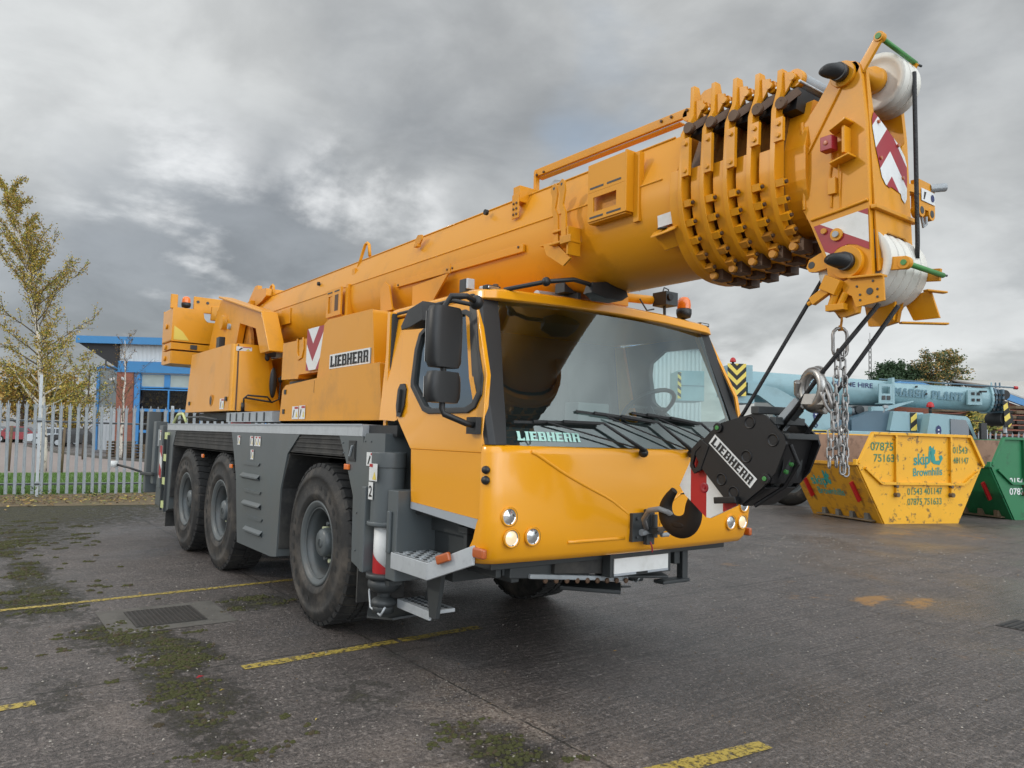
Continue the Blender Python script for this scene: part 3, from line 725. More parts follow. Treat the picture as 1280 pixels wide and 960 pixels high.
# towing coupling and number plate
b = B('dark_grey'); b.box(2.50, 2.585, -.14, .07, .94, 1.125); b.box(2.585, 2.62, -.04, .03, .92, 1.15); 
for y in (-.10, .04):
    for z in (.97, 1.09): b.cyl((2.585, y, z), (2.60, y, z), .012, 8)
b.cyl((2.60, -.08, 1.0), (2.60, .10, 1.0), .022, 12, 'galv_dull'); b.cyl((2.66, .05, .985), (2.66, .12, .985), .015, 10, 'galv_dull'); b.box(2.58, 2.70, -.03, .03, 1.0, 1.04)
b.cyl((2.65, 0, .97), (2.65, 0, 1.12), .018, 12); b.tube([(2.62, -.01, .94), (2.63, 0, .90), (2.62, .01, .87)], .006, 6, 'red')
b.build('towing_coupling', crane, .006)
b = B('dark_grey'); b.box(2.36, 2.438, -.19, .40, .69, .845); np_ = b.build('plate_bracket', crane, .004)
b = B('white'); b.box(2.44, 2.45, -.165, .36, .715, .815); b.box(2.441, 2.452, -.165, .36, .700, .715, 'strip_grey'); b.box(2.443, 2.455, .04, .15, .701, .714, 'black'); b.build('number_plate', np_, .002)
# under-bumper gear: struts, lower beam, second step on far side
b = B('dark_grey')
b.box(2.10, 2.36, -1.1, 1.1, .80, .86); b.bar((2.30, -.95, .79), (2.25, -.25, .72), .10, .10); b.bar((2.32, -.80, .74), (2.28, .10, .64), .08, .03, 'galv_dull')
b.bar((2.34, -.60, .80), (2.32, .10, .74), .04, .12, 'fender'); b.bar((2.0, .10, .62), (2.25, .55, .62), .18, .02); b.bar((1.9, -.15, .56), (2.2, .15, .55), .3, .03)
b.box(1.6, 2.3, -.9, -.84, .70, .9); b.box(1.6, 2.3, .6, .66, .70, .9); b.cyl((2.2, -.3, .77), (2.2, .4, .77), .05, 12); b.box(1.9, 2.25, -.5, .6, .78, .84)
b.box(2.25, 2.31, .68, .74, .56, .86); b.bar((2.28, .45, .58), (2.28, .74, .58), .10, .025)
for i in range(9): b.cyl((2.33, -.66 + .09 * i, .70 - .008 * i), (2.345, -.66 + .09 * i, .70 - .008 * i), .02, 8, 'brown_link')
b.build('underbody', crane, .006)
# cab access: upper step, lower step
b = B('galv')
b.box(1.55, 2.03, -1.345, -1.325, .71, .815); b.box(1.55, 1.57, -1.325, -1.03, .71, .815); b.slab([(1.55, -1.34, .815), (2.03, -1.34, .815), (2.12, -1.05, .815), (1.55, -1.05, .815)], (0, 0, -1), .012)
b.slab([(2.03, -1.345, .71), (2.03, -1.345, .815), (2.40, -1.262, .965), (2.40, -1.262, .85)], (0, 1, 0), .02)
for i in range(8):
    for j in range(5): b.cyl((1.61 + .053 * i, -1.30 + .05 * j, .814), (1.61 + .053 * i, -1.30 + .05 * j, .822), .014, 8, 'galv_dull' if (i + j) % 2 else 'dark_grey')
b.build('upper_step', crane, .006)
b = B('galv'); b.box(1.34, 1.78, -1.17, -1.15, .395, .455); b.box(1.34, 1.78, -1.15, -.97, .43, .455)
for i in range(9):
    for j in range(3): b.cyl((1.38 + .045 * i, -1.12 + .05 * j, .454), (1.38 + .045 * i, -1.12 + .05 * j, .460), .014, 8, 'dark_grey')
b.build('lower_step', crane, .005)
b = B('dark_grey'); b.prism([(1.72, .72), (1.92, .72), (1.86, .42), (1.78, .42)], 'y', -1.17, -1.14); b.prism([(1.56, .72), (1.62, .72), (1.50, .43), (1.44, .43)], 'y', -1.02, -.99)
b.box(1.55, 2.3, -1.02, -.98, .74, 1.10); b.box(1.2, 2.3, -.97, -.95, .75, 1.7); b.box(2.05, 2.09, -1.1, -1.0, .86, 1.02); b.box(2.02, 2.12, -1.12, -1.02, .99, 1.03); b.build('step_bracket', crane, .004)
b = B('amber_dark'); b.bar((2.13, -1.336, .845), (2.24, -1.316, .885), .03, .055); b.build('indicator', crane, .01)
# mirrors on the near door
b = B('black_plastic')
b.tube([(2.34, -1.24, 2.40), (2.40, -1.36, 2.415), (2.36, -1.44, 2.41), (2.33, -1.46, 2.36), (2.33, -1.46, 1.75), (2.34, -1.45, 1.72), (2.42, -1.35, 1.67), (2.36, -1.25, 1.66)], .018, 10)
b.box(2.31, 2.41, -1.275, -1.235, 1.61, 1.71); b.ell((2.34, -1.25, 2.40), .05, .04, .045)
mb = b.build('mirror_arm', crane)
def mirror_head(x, y, z0, z1, w, d, rot=0):
    b = B('black_plastic'); q = []
    for z, k in ((z0, .80), (z0 + .03, .97), ((z0 + z1) / 2, 1), (z1 - .03, .97), (z1, .82)):
        pts = []
        for i in range(16):
            a = 2 * pi * i / 16; cx = math.copysign(abs(cos(a)) ** .45, cos(a)); cy = math.copysign(abs(sin(a)) ** .6, sin(a))
            px, py = d / 2 * cx, w / 2 * cy * k
            pts.append((x + (px * cos(rot) - py * sin(rot)), y + (px * sin(rot) + py * cos(rot)), z))
        q.append(pts)
    b.loft(q, smooth=True); 
    o = b.build('mirror', crane)
    n_ = V((-cos(rot), -sin(rot), 0)); t = V((-sin(rot), cos(rot), 0)); c_ = V((x, y, 0)) + n_ * (d / 2 + .002)
    g = B('mirror_face'); g.slab([c_ - t * w * .42 + V((0, 0, z0 + .03)), c_ + t * w * .42 + V((0, 0, z0 + .03)), c_ + t * w * .42 + V((0, 0, z1 - .03)), c_ - t * w * .42 + V((0, 0, z1 - .03))], n_, .003); g.build('mirror_glass', o)
mirror_head(2.33, -1.46, 1.99, 2.345, .235, .10, rad(10)); mirror_head(2.33, -1.46, 1.785, 1.965, .235, .10, rad(10))
b = B('black_plastic')      # wide angle mirror reaching back from the roof corner
b.tube([(2.30, -1.22, 2.39), (2.15, -1.30, 2.43), (2.02, -1.38, 2.40)], .015, 8)
b.loft([[(1.75, -1.44, 2.30), (1.78, -1.36, 2.31), (1.80, -1.36, 2.28), (1.76, -1.44, 2.27)], [(1.88, -1.46, 2.39), (1.90, -1.33, 2.40), (1.92, -1.33, 2.28), (1.90, -1.46, 2.27)], [(2.05, -1.46, 2.42), (2.06, -1.35, 2.42), (2.07, -1.35, 2.31), (2.06, -1.46, 2.30)]])
b.build('kerb_mirror', crane, .012)
# front mirror on its long arm over the windscreen
b = B('black_plastic'); b.tube([(2.20, -.95, 2.54), (2.42, -.78, 2.585), (2.50, -.62, 2.61), (2.50, -.48, 2.60)], .016, 8); b.ell((2.42, -.78, 2.585), .03, .03, .03)
b.loft([[(2.46, -.50, 2.54), (2.54, -.50, 2.54), (2.53, -.48, 2.61), (2.47, -.48, 2.61)], [(2.43, -.40, 2.51), (2.57, -.40, 2.51), (2.55, -.38, 2.625), (2.45, -.38, 2.625)], [(2.43, -.25, 2.515), (2.57, -.25, 2.515), (2.55, -.26, 2.62), (2.45, -.26, 2.62)], [(2.46, -.17, 2.555), (2.54, -.17, 2.555), (2.53, -.18, 2.60), (2.47, -.18, 2.60)]])
b.build('front_mirror', crane, .012)
b = B('dark_grey'); b.box(2.10, 2.20, -.44, -.30, 2.60, 2.68); b.tube([(2.15, -.42, 2.68), (2.15, -.37, 2.74), (2.15, -.32, 2.68)], .008, 6, 'galv'); b.box(2.05, 2.25, -.36, -.33, 2.54, 2.60); b.build('work_light', crane, .01)
b = B('dark_grey'); b.box(1.90, 1.97, -1.10, -1.03, 2.54, 2.63); b.box(1.972, 1.99, -1.095, -1.035, 2.56, 2.63, 'galv'); b.cyl((2.0, -1.0, 2.57), (2.08, -.96, 2.57), .018, 10, 'galv'); b.cyl((2.15, -.98, 2.54), (2.15, -.98, 2.58), .02, 10, 'brown_link'); b.build('roof_lamp', crane, .006)
# beacon, camera and the yellow folding-jib bracket behind the roof edge
def beacon(parent, x, y, z, r=.045, name='beacon'):
    b = B('black_plastic'); b.cyl((x, y, z - .085), (x, y, z), .012, 8); b.cyl((x - .02, y, z - .05), (x + .02, y, z - .05), .012, 8); b.lathe([(.02, -.03), (r * .9, -.02), (r * 1.05, .01), (r * 1.05, .045), (r * .85, .05)], (x, y, z), (0, 0, 1), 24)
    o = b.build(name, parent)
    c_ = B('amber'); c_.lathe([(r * .92, .05), (r * .95, .08), (r * .88, .115), (r * .6, .14), (0, .15)], (x, y, z), (0, 0, 1), 24); c_.build('beacon_lens', o)
beacon(crane, 2.12, .885, 2.61, .058)
b = B('dark_grey'); b.box(2.06, 2.2, .585, .72, 2.65, 2.755); b.cyl((2.2, .62, 2.71), (2.22, .62, 2.71), .028, 14, 'black_paint'); b.tube([(2.12, .63, 2.75), (2.12, .65, 2.80), (2.12, .70, 2.79), (2.12, .70, 2.75)], .006, 6); b.tube([(2.12, .66, 2.54), (2.12, .655, 2.67)], .012, 8); b.build('roof_camera', crane, .008)
b = B('yellow_worn'); b.tube([(2.05, .24, 2.68), (2.05, .58, 2.70)], .035, 12, 'yellow'); b.box(1.94, 2.12, -.1, .26, 2.60, 2.74, 'yellow'); b.tube([(2.0, -.28, 2.62), (2.0, -.1, 2.64)], .045, 12); b.box(1.98, 2.0, -.2, -.14, 2.7, 2.8, 'yellow')
b.cyl((2.03, -.55, 2.58), (2.03, -.05, 2.60), .04, 14, 'galv'); b.tube([(2.1, .12, 2.74), (2.1, .2, 2.82), (2.1, .34, 2.80), (2.1, .40, 2.74)], .007, 6, 'dark_grey'); b.tube([(2.1, .4, 2.68), (2.1, .48, 2.60), (2.1, .56, 2.62)], .007, 6, 'dark_grey'); b.build('roof_bracket', crane, .006)
# ================= SUPERSTRUCTURE
def tapbox(b, x0, x1, y0, y1, z0, z1, ins, m=None):
    """box whose outer (-y) face leans in by ins at the top"""
    s_ = 1 if y1 > y0 else -1
    b.loft([[(x0, y0, z0), (x1, y0, z0), (x1, y1, z0), (x0, y1, z0)], [(x0, y0 + ins * s_, z1), (x1, y0 + ins * s_, z1), (x1, y1, z1), (x0, y1, z1)]], m)
# side housing behind the cab with the maker's sign
b = B('yellow')
prof = [(-1.22, 1.70), (1.00, 1.70), (.93, 2.14), (.02, 2.14), (-.14, 2.085), (-1.08, 2.045), (-1.17, 2.00)]
b.prism(prof, 'y', -1.175, -.62)
b.build('side_housing_base', crane, .018, 3)
b = B('yellow'); b.prism([(-.42, 2.05), (.76, 2.05), (.68, 2.585), (-.20, 2.60), (-.29, 2.57)], 'y', -1.13, -.62); hs = b.build('side_housing', crane, .03, 3)
b = B('white'); O = V((-.115, -1.137, 2.15)); quad(b, O, (1, 0, 0), (0, 0, 1), .80, .125, 'white', .003); 
b.box(-.115, .685, -1.137, -1.129, 2.15, 2.275, 'galv_dull'); slabtext(b, 'LIEBHERR', O + V((.022, 0, .014)), (1, 0, 0), (0, 0, 1), .756, .097, 'black', .006); b.build('maker_sign', hs)
b = B('black_plastic')
for x, z in ((-1.08, 1.98), (-1.10, 1.79)): b.box(x - .025, x + .025, -1.183, -1.175, z - .022, z + .022)
b.box(-.355, -.35, -1.177, -1.175, 1.95, 2.06, 'brown_link')
b.build('housing_latches', crane, .004)
b = B('white'); decal(b, (-.86, -1.177, 1.715), (1, 0, 0), (0, 0, 1), .16, .12); decal(b, (-.68, -1.177, 1.715), (1, 0, 0), (0, 0, 1), .15, .125); b.build('warning_stickers', crane)
# small ballast slab with keyhole and chevron board
b = B('yellow'); b.prism([(-1.57, 2.13), (-1.10, 2.12), (-1.08, 2.16), (-.5, 2.16), (-.5, 2.50), (-1.57, 2.51)], 'y', -1.05, -.3)
bs = b.build('ballast_slab', crane, .02)
b = B('yellow_worn'); b.holed([(-1.16, 2.52), (-.98, 2.52), (-.96, 2.40), (-1.0, 2.32), (-1.10, 2.30), (-1.16, 2.36)], [(-1.13, 2.52), (-1.01, 2.52), (-1.0, 2.42), (-1.02, 2.36), (-1.09, 2.34), (-1.125, 2.38)], 'y', -1.062, -1.05, 'yellow'); b.build('lifting_eye', bs, .004)
b = B('white'); b.box(-.83, -.42, -1.075, -1.06, 2.18, 2.58)
chevrons(b, (-.83, -1.076, 2.18), (1, 0, 0), (0, 0, 1), [(0, 0), (.41, 0), (.41, .40), (0, .40)], .16, -1.1, .17, 'red', 'white', .08); b.build('chevron_board', crane)
# dark gap and turntable
b = B('dark_grey'); b.cyl((-2.0, 0, 1.56), (-2.0, 0, 1.80), .75, 40); b.box(-5.2, .9, -.95, .95, 1.72, 1.82); b.box(-1.6, -.2, -.95, -.3, 1.80, 2.12, 'black_plastic'); b.build('turntable', crane)
b = B('yellow'); b.box(-5.0, -.4, -.42, -.36, 1.8, 2.55); b.box(-5.0, -.4, .10, .16, 1.8, 2.55); b.box(-1.55, -1.2, -.9, -.36, 1.8, 2.1); b.build('superstructure_frame', crane, .01)
# operator cabin on the far side
b = B('yellow'); b.box(-1.6, .6, .40, 1.15, 1.75, 3.0); b.box(-1.2, .5, .39, .40, 2.2, 2.9, 'car_glass'); b.box(.6, .61, .5, 1.1, 2.0, 2.9, 'car_glass'); b.build('operator_cabin', crane, .03)
# rear housing: flank with a door line and bulged end face
b = B('yellow')
fx = -3.07
def hr(z, t):
    # rear .. front around the corner and over the end face; t runs 0..1 up the height
    ins = .07 * t
    return [(-5.28 - .1 * t, -1.13 + ins, z), (fx - .08 - .28 * t, -1.13 + ins, z), (fx - .02 - .26 * t, -1.10 + ins, z), (fx - .26 * t + .03 * sin(pi * t), -.98, z), (fx - .26 * t + .05 * sin(pi * t), -.80, z), (fx - .25 * t + .03 * sin(pi * t), -.57 - .10 * t, z), (fx - .3 * t, -.50 - .10 * t, z), (-5.28, -.50, z)]
b.loft([hr(1.83 + .84 * t, t) for t in (0, .25, .5, .75, .97, 1.0)], smooth=False)
rh = b.build('rear_housing', crane, .02, 2)
b = B('brown_link'); b.loft([[(fx + .004 - .26 * t + .012 * sin(pi * t), -1.075 + .07 * t, 1.84 + .82 * t), (fx + .004 - .26 * t + .012 * sin(pi * t), -1.058 + .07 * t, 1.84 + .82 * t), (fx - .03 - .26 * t, -1.06 + .07 * t, 1.84 + .82 * t)] for t in (0, .25, .5, .75, 1)]); b.build('door_seam', rh)
b = B('black_plastic')
b.prism([(-3.95 + .075 * cos(a), 1.97 + .075 * sin(a)) for a in [2 * pi * i / 16 for i in range(16)]], 'y', -1.128, -1.12, 'yellow_worn')
b.prism([(-3.95 + .04 * cos(a), 1.97 + .055 * sin(a)) for a in [2 * pi * i / 16 for i in range(16)]], 'y', -1.132, -1.12)
b.box(-5.1, -5.04, -1.135, -1.125, 1.93, 1.98); b.box(-3.3, -3.24, -1.137, -1.125, 1.95, 2.0); b.build('latches', rh)
b = B('white'); decal(b, (-3.52, -1.128, 1.85), (1, 0, 0), (0, 0, 1), .18, .13); decal(b, (fx - .225, -1.03, 2.575), (0, 1, 0), (0, 0, 1), .19, .055, True); b.build('warning_stickers', rh)
b = B('black_plastic')
b.tube([(fx + .02, -.98, 1.84), (fx + .05, -.99, 1.98), (fx + .07, -.95, 2.02), (fx + .09, -.72, 2.01), (fx + .10, -.68, 1.96)], .011, 8)
b.tube([(fx + .05, -.985, 1.99), (fx + .10, -.66, 1.95), (fx + .10, -.58, 1.99), (fx + .07, -.56, 2.28)], .011, 8)
b.tube([(fx + .03, -.99, 1.82), (fx + .03, -.99, 1.93)], .022, 8)
b.ell((fx + .07, -.655, 2.19), .03, .045, .19); b.cyl((fx + .07, -.58, 2.26), (fx + .07, -.56, 2.20), .025, 8)
b.build('rear_view_mirror', crane)
b = B('dark_grey'); b.box(fx - .22, fx - .15, -.68, -.56, 2.53, 2.62, 'dark_grey'); b.ell((fx - .18, -.66, 2.51), .03, .03, .04); b.tube([(fx - .2, -.66, 2.62), (fx - .2, -.68, 2.70), (fx - .2, -.64, 2.75), (fx - .2, -.62, 2.69)], .015, 8, 'yellow'); b.build('work_light', crane, .008)
b = B('black_plastic'); b.box(-4.35, -4.20, -1.0, -.92, 2.68, 2.84); b.tube([(-4.28, -.95, 2.68), (-4.0, -.9, 2.62)], .02, 6); b.build('work_light', crane, .02)
# counterweight stack at the tail
def cw(z0, z1, y0=-1.25, notch=False, x0=-6.5, x1=-5.86, ch=.0):
    b = B('yellow')
    b.prism([(x0 + .1, y0), (x1, y0), (x1 + .0, 1.0), (x0, 1.0), (x0, y0 + .12)], 'z', z0, z1)
    return b
k = cw(2.57, 2.76); k.build('counterweight_slab', crane, .02)
k = cw(2.785, 2.885); k.box(-5.862, -5.85, -.98, -.88, 2.80, 2.87, 'dark_grey'); k.build('counterweight_slab', crane, .015)
b = B('yellow')
# top block: front face seen, its upper edge cut down in a curve toward the boom foot
pf = [(-1.25, 2.905), (1.0, 2.905), (1.0, 3.05), (-.30, 3.05), (-.42, 3.12), (-.52, 3.22), (-.62, 3.24), (-.76, 3.24), (-.80, 3.30), (-.82, 3.42), (-1.25, 3.42)]
b.prism(pf, 'x', -6.5, -5.86); b.build('counterweight_block', crane, .03, 2)
b = B('yellow_worn'); b.prism([(-1.22, 2.93), (-1.00, 2.93), (-1.10, 3.06), (-1.22, 3.14)], 'x', -5.859, -5.856, 'hazard_yellow')
for z in (2.66, 2.83, 3.15): b.cyl((-6.2, -1.25, z), (-6.2, -1.275, z), .04, 14, 'yellow')
b.box(-6.72, -6.5, -1.2, -1.0, 2.6, 3.3, 'yellow'); b.build('counterweight_fittings', crane, .01)
b = B('yellow'); b.box(-5.95, -5.9, -1.28, -1.18, 3.40, 3.62); b.box(-5.92, -5.88, -.96, -.48, 3.38, 3.62); b.box(-5.92, -5.86, -.70, -.3, 3.28, 3.50); b.build('rear_bracket', crane, .01)
b = B('dark_grey')
for y in (-.90, -.76): b.cyl((-5.88, y, 3.54), (-5.872, y, 3.54), .022, 12)
b.cyl((-5.88, -.62, 3.46), (-5.872, -.62, 3.46), .03, 12); b.build('rear_bracket_holes', crane)
beacon(crane, -5.92, -1.06, 3.46, .065)
# winch and hoses between counterweight and boom foot
b = B('yellow_worn'); b.cyl((-5.5, -.62, 3.2), (-5.5, .2, 3.2), .20, 28, 'rope'); b.lathe([(.0, 0), (.27, 0), (.27, .04), (0, .04)], (-5.5, -.66, 3.2), (0, 1, 0), 30)
for i in range(6): b.tube([(-5.2, -.75 + .03 * i, 3.36 - .02 * i), (-4.95, -.78 + .03 * i, 3.30), (-4.75, -.78 + .03 * i, 3.05), (-4.68, -.78 + .03 * i, 2.70)], .018, 6, 'yellow')
b.build('hoist_winch', crane)
# boom pedestal: near side plate with its heavy folded edge
for y0, y1 in ((-.80, -.72), (.32, .40)):
    b = B('yellow')
    b.prism([(-5.6, 2.65), (-5.3, 3.10), (-5.0, 3.44), (-4.80, 3.47), (-2.98, 3.02), (-2.90, 2.98), (-2.62, 2.55), (-3.1, 2.55), (-3.32, 2.88), (-4.0, 3.02), (-4.12, 2.75), (-4.2, 2.6)], 'y', y0, y1)
    b.build('boom_pedestal', crane, .01)
b = B('yellow'); b.slab([(-4.90, -.86, 3.47), (-4.90, -.66, 3.47), (-2.95, -.66, 3.02), (-2.95, -.86, 3.02)], (.2, 0, 1), .03)
b.slab([(-2.97, -.86, 3.03), (-2.97, -.66, 3.03), (-2.60, -.66, 2.52), (-2.60, -.86, 2.52)], (1, 0, .6), .03)
b.build('pedestal_flange', crane, .01)
b = B('yellow_worn'); b.prism([(-4.15 + .35 * cos(rad(a)), 2.72 + .33 * sin(rad(a))) for a in range(0, 181, 15)], 'y', -.70, -.66); b.cyl((-4.7, -.86, 3.1), (-4.7, -.60, 3.1), .10, 20, 'yellow'); b.cyl((-4.45, -.83, 3.02), (-4.45, -.6, 3.02), .04, 16, 'galv_dull'); b.build('boom_pivot', crane)

# ================= BOOM
YB = -.20
def ovi(hw, zt, zb, hwt=None, zc=3.13, n=9):
    """half outline from the top centre down the -y side, mirrored; (dy, z)"""
    hwt = hwt or hw * .72
    q = [(0, zt), (hwt * .9, zt), (hwt, zt - .012), (hw, zc), (hw, zc - .12)]
    for i in range(1, n + 1):
        a = pi / 2 * i / n
        q.append((hw * cos(a) ** .85 if i < n else 0, (zc - .12) - (zc - .12 - zb) * sin(a) ** 1.0))
    left = [(-x, z) for x, z in q]; right = [(x, z) for x, z in q[1:-1]][::-1]
    return left + right
def sec(x, pts, s=1):
    return [(x, YB + p[0], p[1]) for p in pts]
def slope(x): return -.006 * (x + 4.4)
b = B('yellow')
base = ovi(.38, 3.41, 2.635)
b.loft([sec(x, [(d, z + slope(x)) for d, z in base]) for x in (-4.45, -2.5, -.5, 1.5, 3.30)])
boom = b.build('boom_base_section', crane, .006)
# weld seam and end cap edge
b = B('yellow')
b.tube([(-4.4, YB - .381, 3.13), (3.2, YB - .381, 3.13 + slope(3.2))], .005, 5); b.tube([(-4.4, YB + .381, 3.13), (3.2, YB + .381, 3.13 + slope(3.2))], .005, 5)
b.tube([(-4.4, YB - .274, 3.402), (3.2, YB - .274, 3.402 + slope(3.2))], .007, 6)
b.build('weld_seams', boom)
# boom foot
b = B('yellow'); b.prism([(-5.0, 3.30), (-4.4, 3.42), (-4.4, 2.64), (-4.75, 2.9), (-5.0, 3.0)], 'y', -.56, .16); b.prism([(-4.66, 3.30), (-4.30, 3.38), (-4.30, 3.62), (-4.42, 3.62), (-4.66, 3.46)], 'y', -.50, -.44)
b.prism([(-4.25, 3.30), (-3.95, 3.35), (-3.8, 3.40), (-3.8, 3.50), (-4.2, 3.54)], 'y', -.54, -.3); b.build('boom_foot', crane, .01)

def k_hw(k): return .432 - .030 * k
def k_zb(k): return 2.560 + .018 * k
CX = [3.385, 3.51, 3.635, 3.758, 3.875]
def col_pts(hw, zb, zc=3.12):
    q = []
    N = 16
    for i in range(N + 1):
        a = pi / 2 * i / N
        q.append((hw * cos(a) ** .8 if i < N else 0, (zc - .10) - (zc - .10 - zb) * sin(a)))
    return [(-hw * .985, zc + .0)] + [(-d, z) for d, z in q] + [(d, z) for d, z in q[:-1][::-1]] + [(hw * .985, zc)]
for k, x in enumerate(CX):
    hw, zb = k_hw(k), k_zb(k); dz = slope(x)
    b = B('yellow')
    out = col_pts(hw, zb + dz, 3.13 + dz)
    inn = col_pts(hw - .045, zb + .045 + dz, 3.13 + dz)
    x0, x1 = x - .088, x - .020
    n = len(out)
    # broad band round the flanks and belly
    vs = [(xx, YB + d, z) for xx, pp in ((x0, out), (x1, out), (x1, inn), (x0, inn)) for d, z in pp]
    fs = [(j * n + i, j * n + i + 1, ((j + 1) % 4) * n + i + 1, ((j + 1) % 4) * n + i) for j in range(4) for i in range(n - 1)]
    fs += [(0, n, 2 * n, 3 * n), (n - 1, 2 * n - 1, 3 * n - 1, 4 * n - 1)]
    b.add(vs, fs, None, False)
    # thin end plate standing proud with a tall horn at each upper corner
    ht = hw * .74; zt = 3.575 - .017 * k
    plate = [(-hw * 1.02, 3.10 + dz)] + [(d * 1.03, z - .008) for d, z in out[1:-1]] + [(hw * 1.02, 3.10 + dz)]
    top = [(hw * .98, 3.28), (ht + .03, 3.40), (ht + .022, zt), (ht - .022, zt), (ht - .05, 3.42), (0, 3.40), (-ht + .05, 3.42), (-ht + .022, zt), (-ht - .022, zt), (-ht - .03, 3.40), (-hw * .98, 3.28)]
    ol = [(d, z) for d, z in plate] + [(d, z - .0 * k) for d, z in top]
    i_hw = hw - .075
    # inner opening
    def inner_of(p):
        d, z = p; zz = min(z, 3.37)
        l = max(abs(d) - .06, 0) if z < 3.32 else min(abs(d), i_hw * .70)
        zz = max(zz, zb + dz + .055)
        return (math.copysign(min(l, i_hw), d), zz)
    il = [inner_of(p) for p in ol]
    b.holed([(YB + d, z) for d, z in ol], [(YB + d, z) for d, z in il], 'x', x - .020, x + .008)
    col = b.build('boom_collar', crane, .004)
    # screw blocks on the front of the plate, each a piece of its own
    for j in range(1, 7):
        a = rad(-2 + j * 13)
        d = hw * .96 * cos(a) ** .8; z = (3.02 + dz) - (3.02 - zb) * sin(a)
        for sg in (-1, 1):
            b = B('yellow_worn'); c_ = V((x + .03, YB + sg * d, z)); t = V((0, sg * -sin(a), -cos(a)))
            b.bar(c_ - t * .018, c_ + t * .018, .046, .036, 'yellow' if j < 4 else 'yellow_worn', up=(0, sg * cos(a), -sin(a)))
            b.cyl(c_ + V((.015, 0, 0)), c_ + V((.035, 0, 0)), .010, 6, 'brown_link'); b.build('screw_block', col)
    zz = 3.24 - .004 * k; ln = .21 if k < 3 else .12
    for sg in (-1, 1):
        b = B('yellow'); b.bar((x + .028, YB + sg * hw * .985, zz), (x + .028, YB + sg * hw * .995, zz - ln), .05, .022, 'yellow', up=(0, 1, 0))
        for q in (.03, ln - .03): b.cyl((x + .028, YB + sg * (hw - .004), zz - q), (x + .028, YB + sg * (hw + .018), zz - q), .012, 8)
        b.build('wear_plate', col)
        b = B('brown_link'); b.bar((x + .03, YB + sg * hw * .93, 3.30), (x + .085, YB + sg * (hw * .74), 3.365), .035, .038, up=(0, 0, 1)); b.cyl((x + .03, YB + sg * hw * .90, 3.305), (x + .03, YB + sg * (hw * .98), 3.305), .03, 12); b.build('roller_link', col)
        b = B('yellow'); b.slab([(x + .006, YB + sg * ht, 3.49), (x + .06, YB + sg * ht, 3.475), (x + .06, YB + sg * ht, 3.44), (x + .006, YB + sg * ht, 3.36)], (0, sg, 0), .012); b.build('gusset', col)
    r = .028 if k < 4 else .042
    xr = x + .055; zr = 3.44 if k < 4 else 3.45
    b = B('yellow'); b.cyl((xr, YB - ht - .015, zr), (xr, YB - ht + .015, zr), .018, 10); b.cyl((xr, YB - ht + .01, zr), (xr, YB - ht + .05, zr), r * 1.1, 20); b.cyl((xr, YB - ht + .045, zr), (xr, YB + ht - .045, zr), r, 20, 'galv_dull' if k == 4 else 'brown_link'); b.cyl((xr, YB + ht - .05, zr), (xr, YB + ht - .01, zr), r * 1.1, 20); b.build('roller', col)
    b = B('galv'); b.tube([(x + .09, YB - ht, 3.42), (x + .09, YB + ht, 3.42)], .006, 6); b.build('cross_rod', col)
    for dd in (-.13, .0, .13):
        b = B('brown_link'); b.box(x + .005, x + .075, YB + dd - .04, YB + dd + .04, zb + dz - .012, zb + dz + .05); b.cyl((x + .03, YB + dd - .035, zb + dz + .01), (x + .03, YB + dd - .07, zb + dz + .01), .02, 10, 'yellow_worn'); b.build('lower_pad', col)
    # telescoped section visible between the collars
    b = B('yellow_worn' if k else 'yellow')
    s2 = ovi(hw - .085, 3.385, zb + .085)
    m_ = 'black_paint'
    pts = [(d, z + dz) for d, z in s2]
    b.loft([sec(x - .02, pts), sec(x + .12, pts)], 'yellow' if k == 4 else 'yellow_grease_shade')
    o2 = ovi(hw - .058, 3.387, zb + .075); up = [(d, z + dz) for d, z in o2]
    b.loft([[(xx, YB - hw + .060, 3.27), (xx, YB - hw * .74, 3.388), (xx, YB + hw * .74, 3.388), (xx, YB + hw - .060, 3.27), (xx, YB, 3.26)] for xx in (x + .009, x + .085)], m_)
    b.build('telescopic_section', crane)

# fittings along the near flank of the base section
f = YB - .38
b = B('yellow')
b.bar((.03, f - .012, 2.955), (1.93, f - .012, 2.93), .02, .055); b.bar((.95, f - .024, 2.943), (.97, f - .024, 2.943), .01, .075)
for x in (.08, .92, 1.0, 1.88): b.cyl((x, f - .02, 2.943), (x, f - .03, 2.943), .010, 8, 'brown_link')
b.build('guide_strip', crane, .003)
b = B('yellow')       # slotted bracket
b.holed([(-1.45, 3.10), (-1.08, 3.10), (-1.08, 2.81), (-1.45, 2.81)], [(-1.40, 3.03), (-1.31, 3.03), (-1.31, 2.85), (-1.40, 2.85)], 'y', f - .07, f - .05)
b.box(-1.45, -1.08, f - .05, f + .1, 2.80, 2.81); b.box(-1.23, -1.14, f - .072, f - .07, 2.86, 3.03, 'brown_link'); b.box(-1.42, -1.30, f - .073, f - .07, 3.06, 3.075, 'dark_grey'); b.box(-1.24, -1.12, f - .073, f - .07, 3.06, 3.075, 'dark_grey'); b.box(-1.06, -1.0, f - .03, f + .05, 2.78, 3.12)
b.build('slotted_bracket', crane, .004)
b = B('yellow'); b.prism([(-.18, 2.72), (-.20, 2.94), (-.12, 3.0), (-.03, 2.95), (.05, 2.72)], 'y', f - .06, f - .045); b.box(-.18, .0, f - .045, f, 2.72, 2.74); b.build('fin_bracket', crane, .004)
b = B('yellow'); b.prism([(.40, 2.68), (.40, 2.88), (.98, 2.90), (.72, 2.68)], 'y', f - .05, f - .035); b.build('gusset', crane, .004)
b = B('yellow')       # lamp bracket near the foot
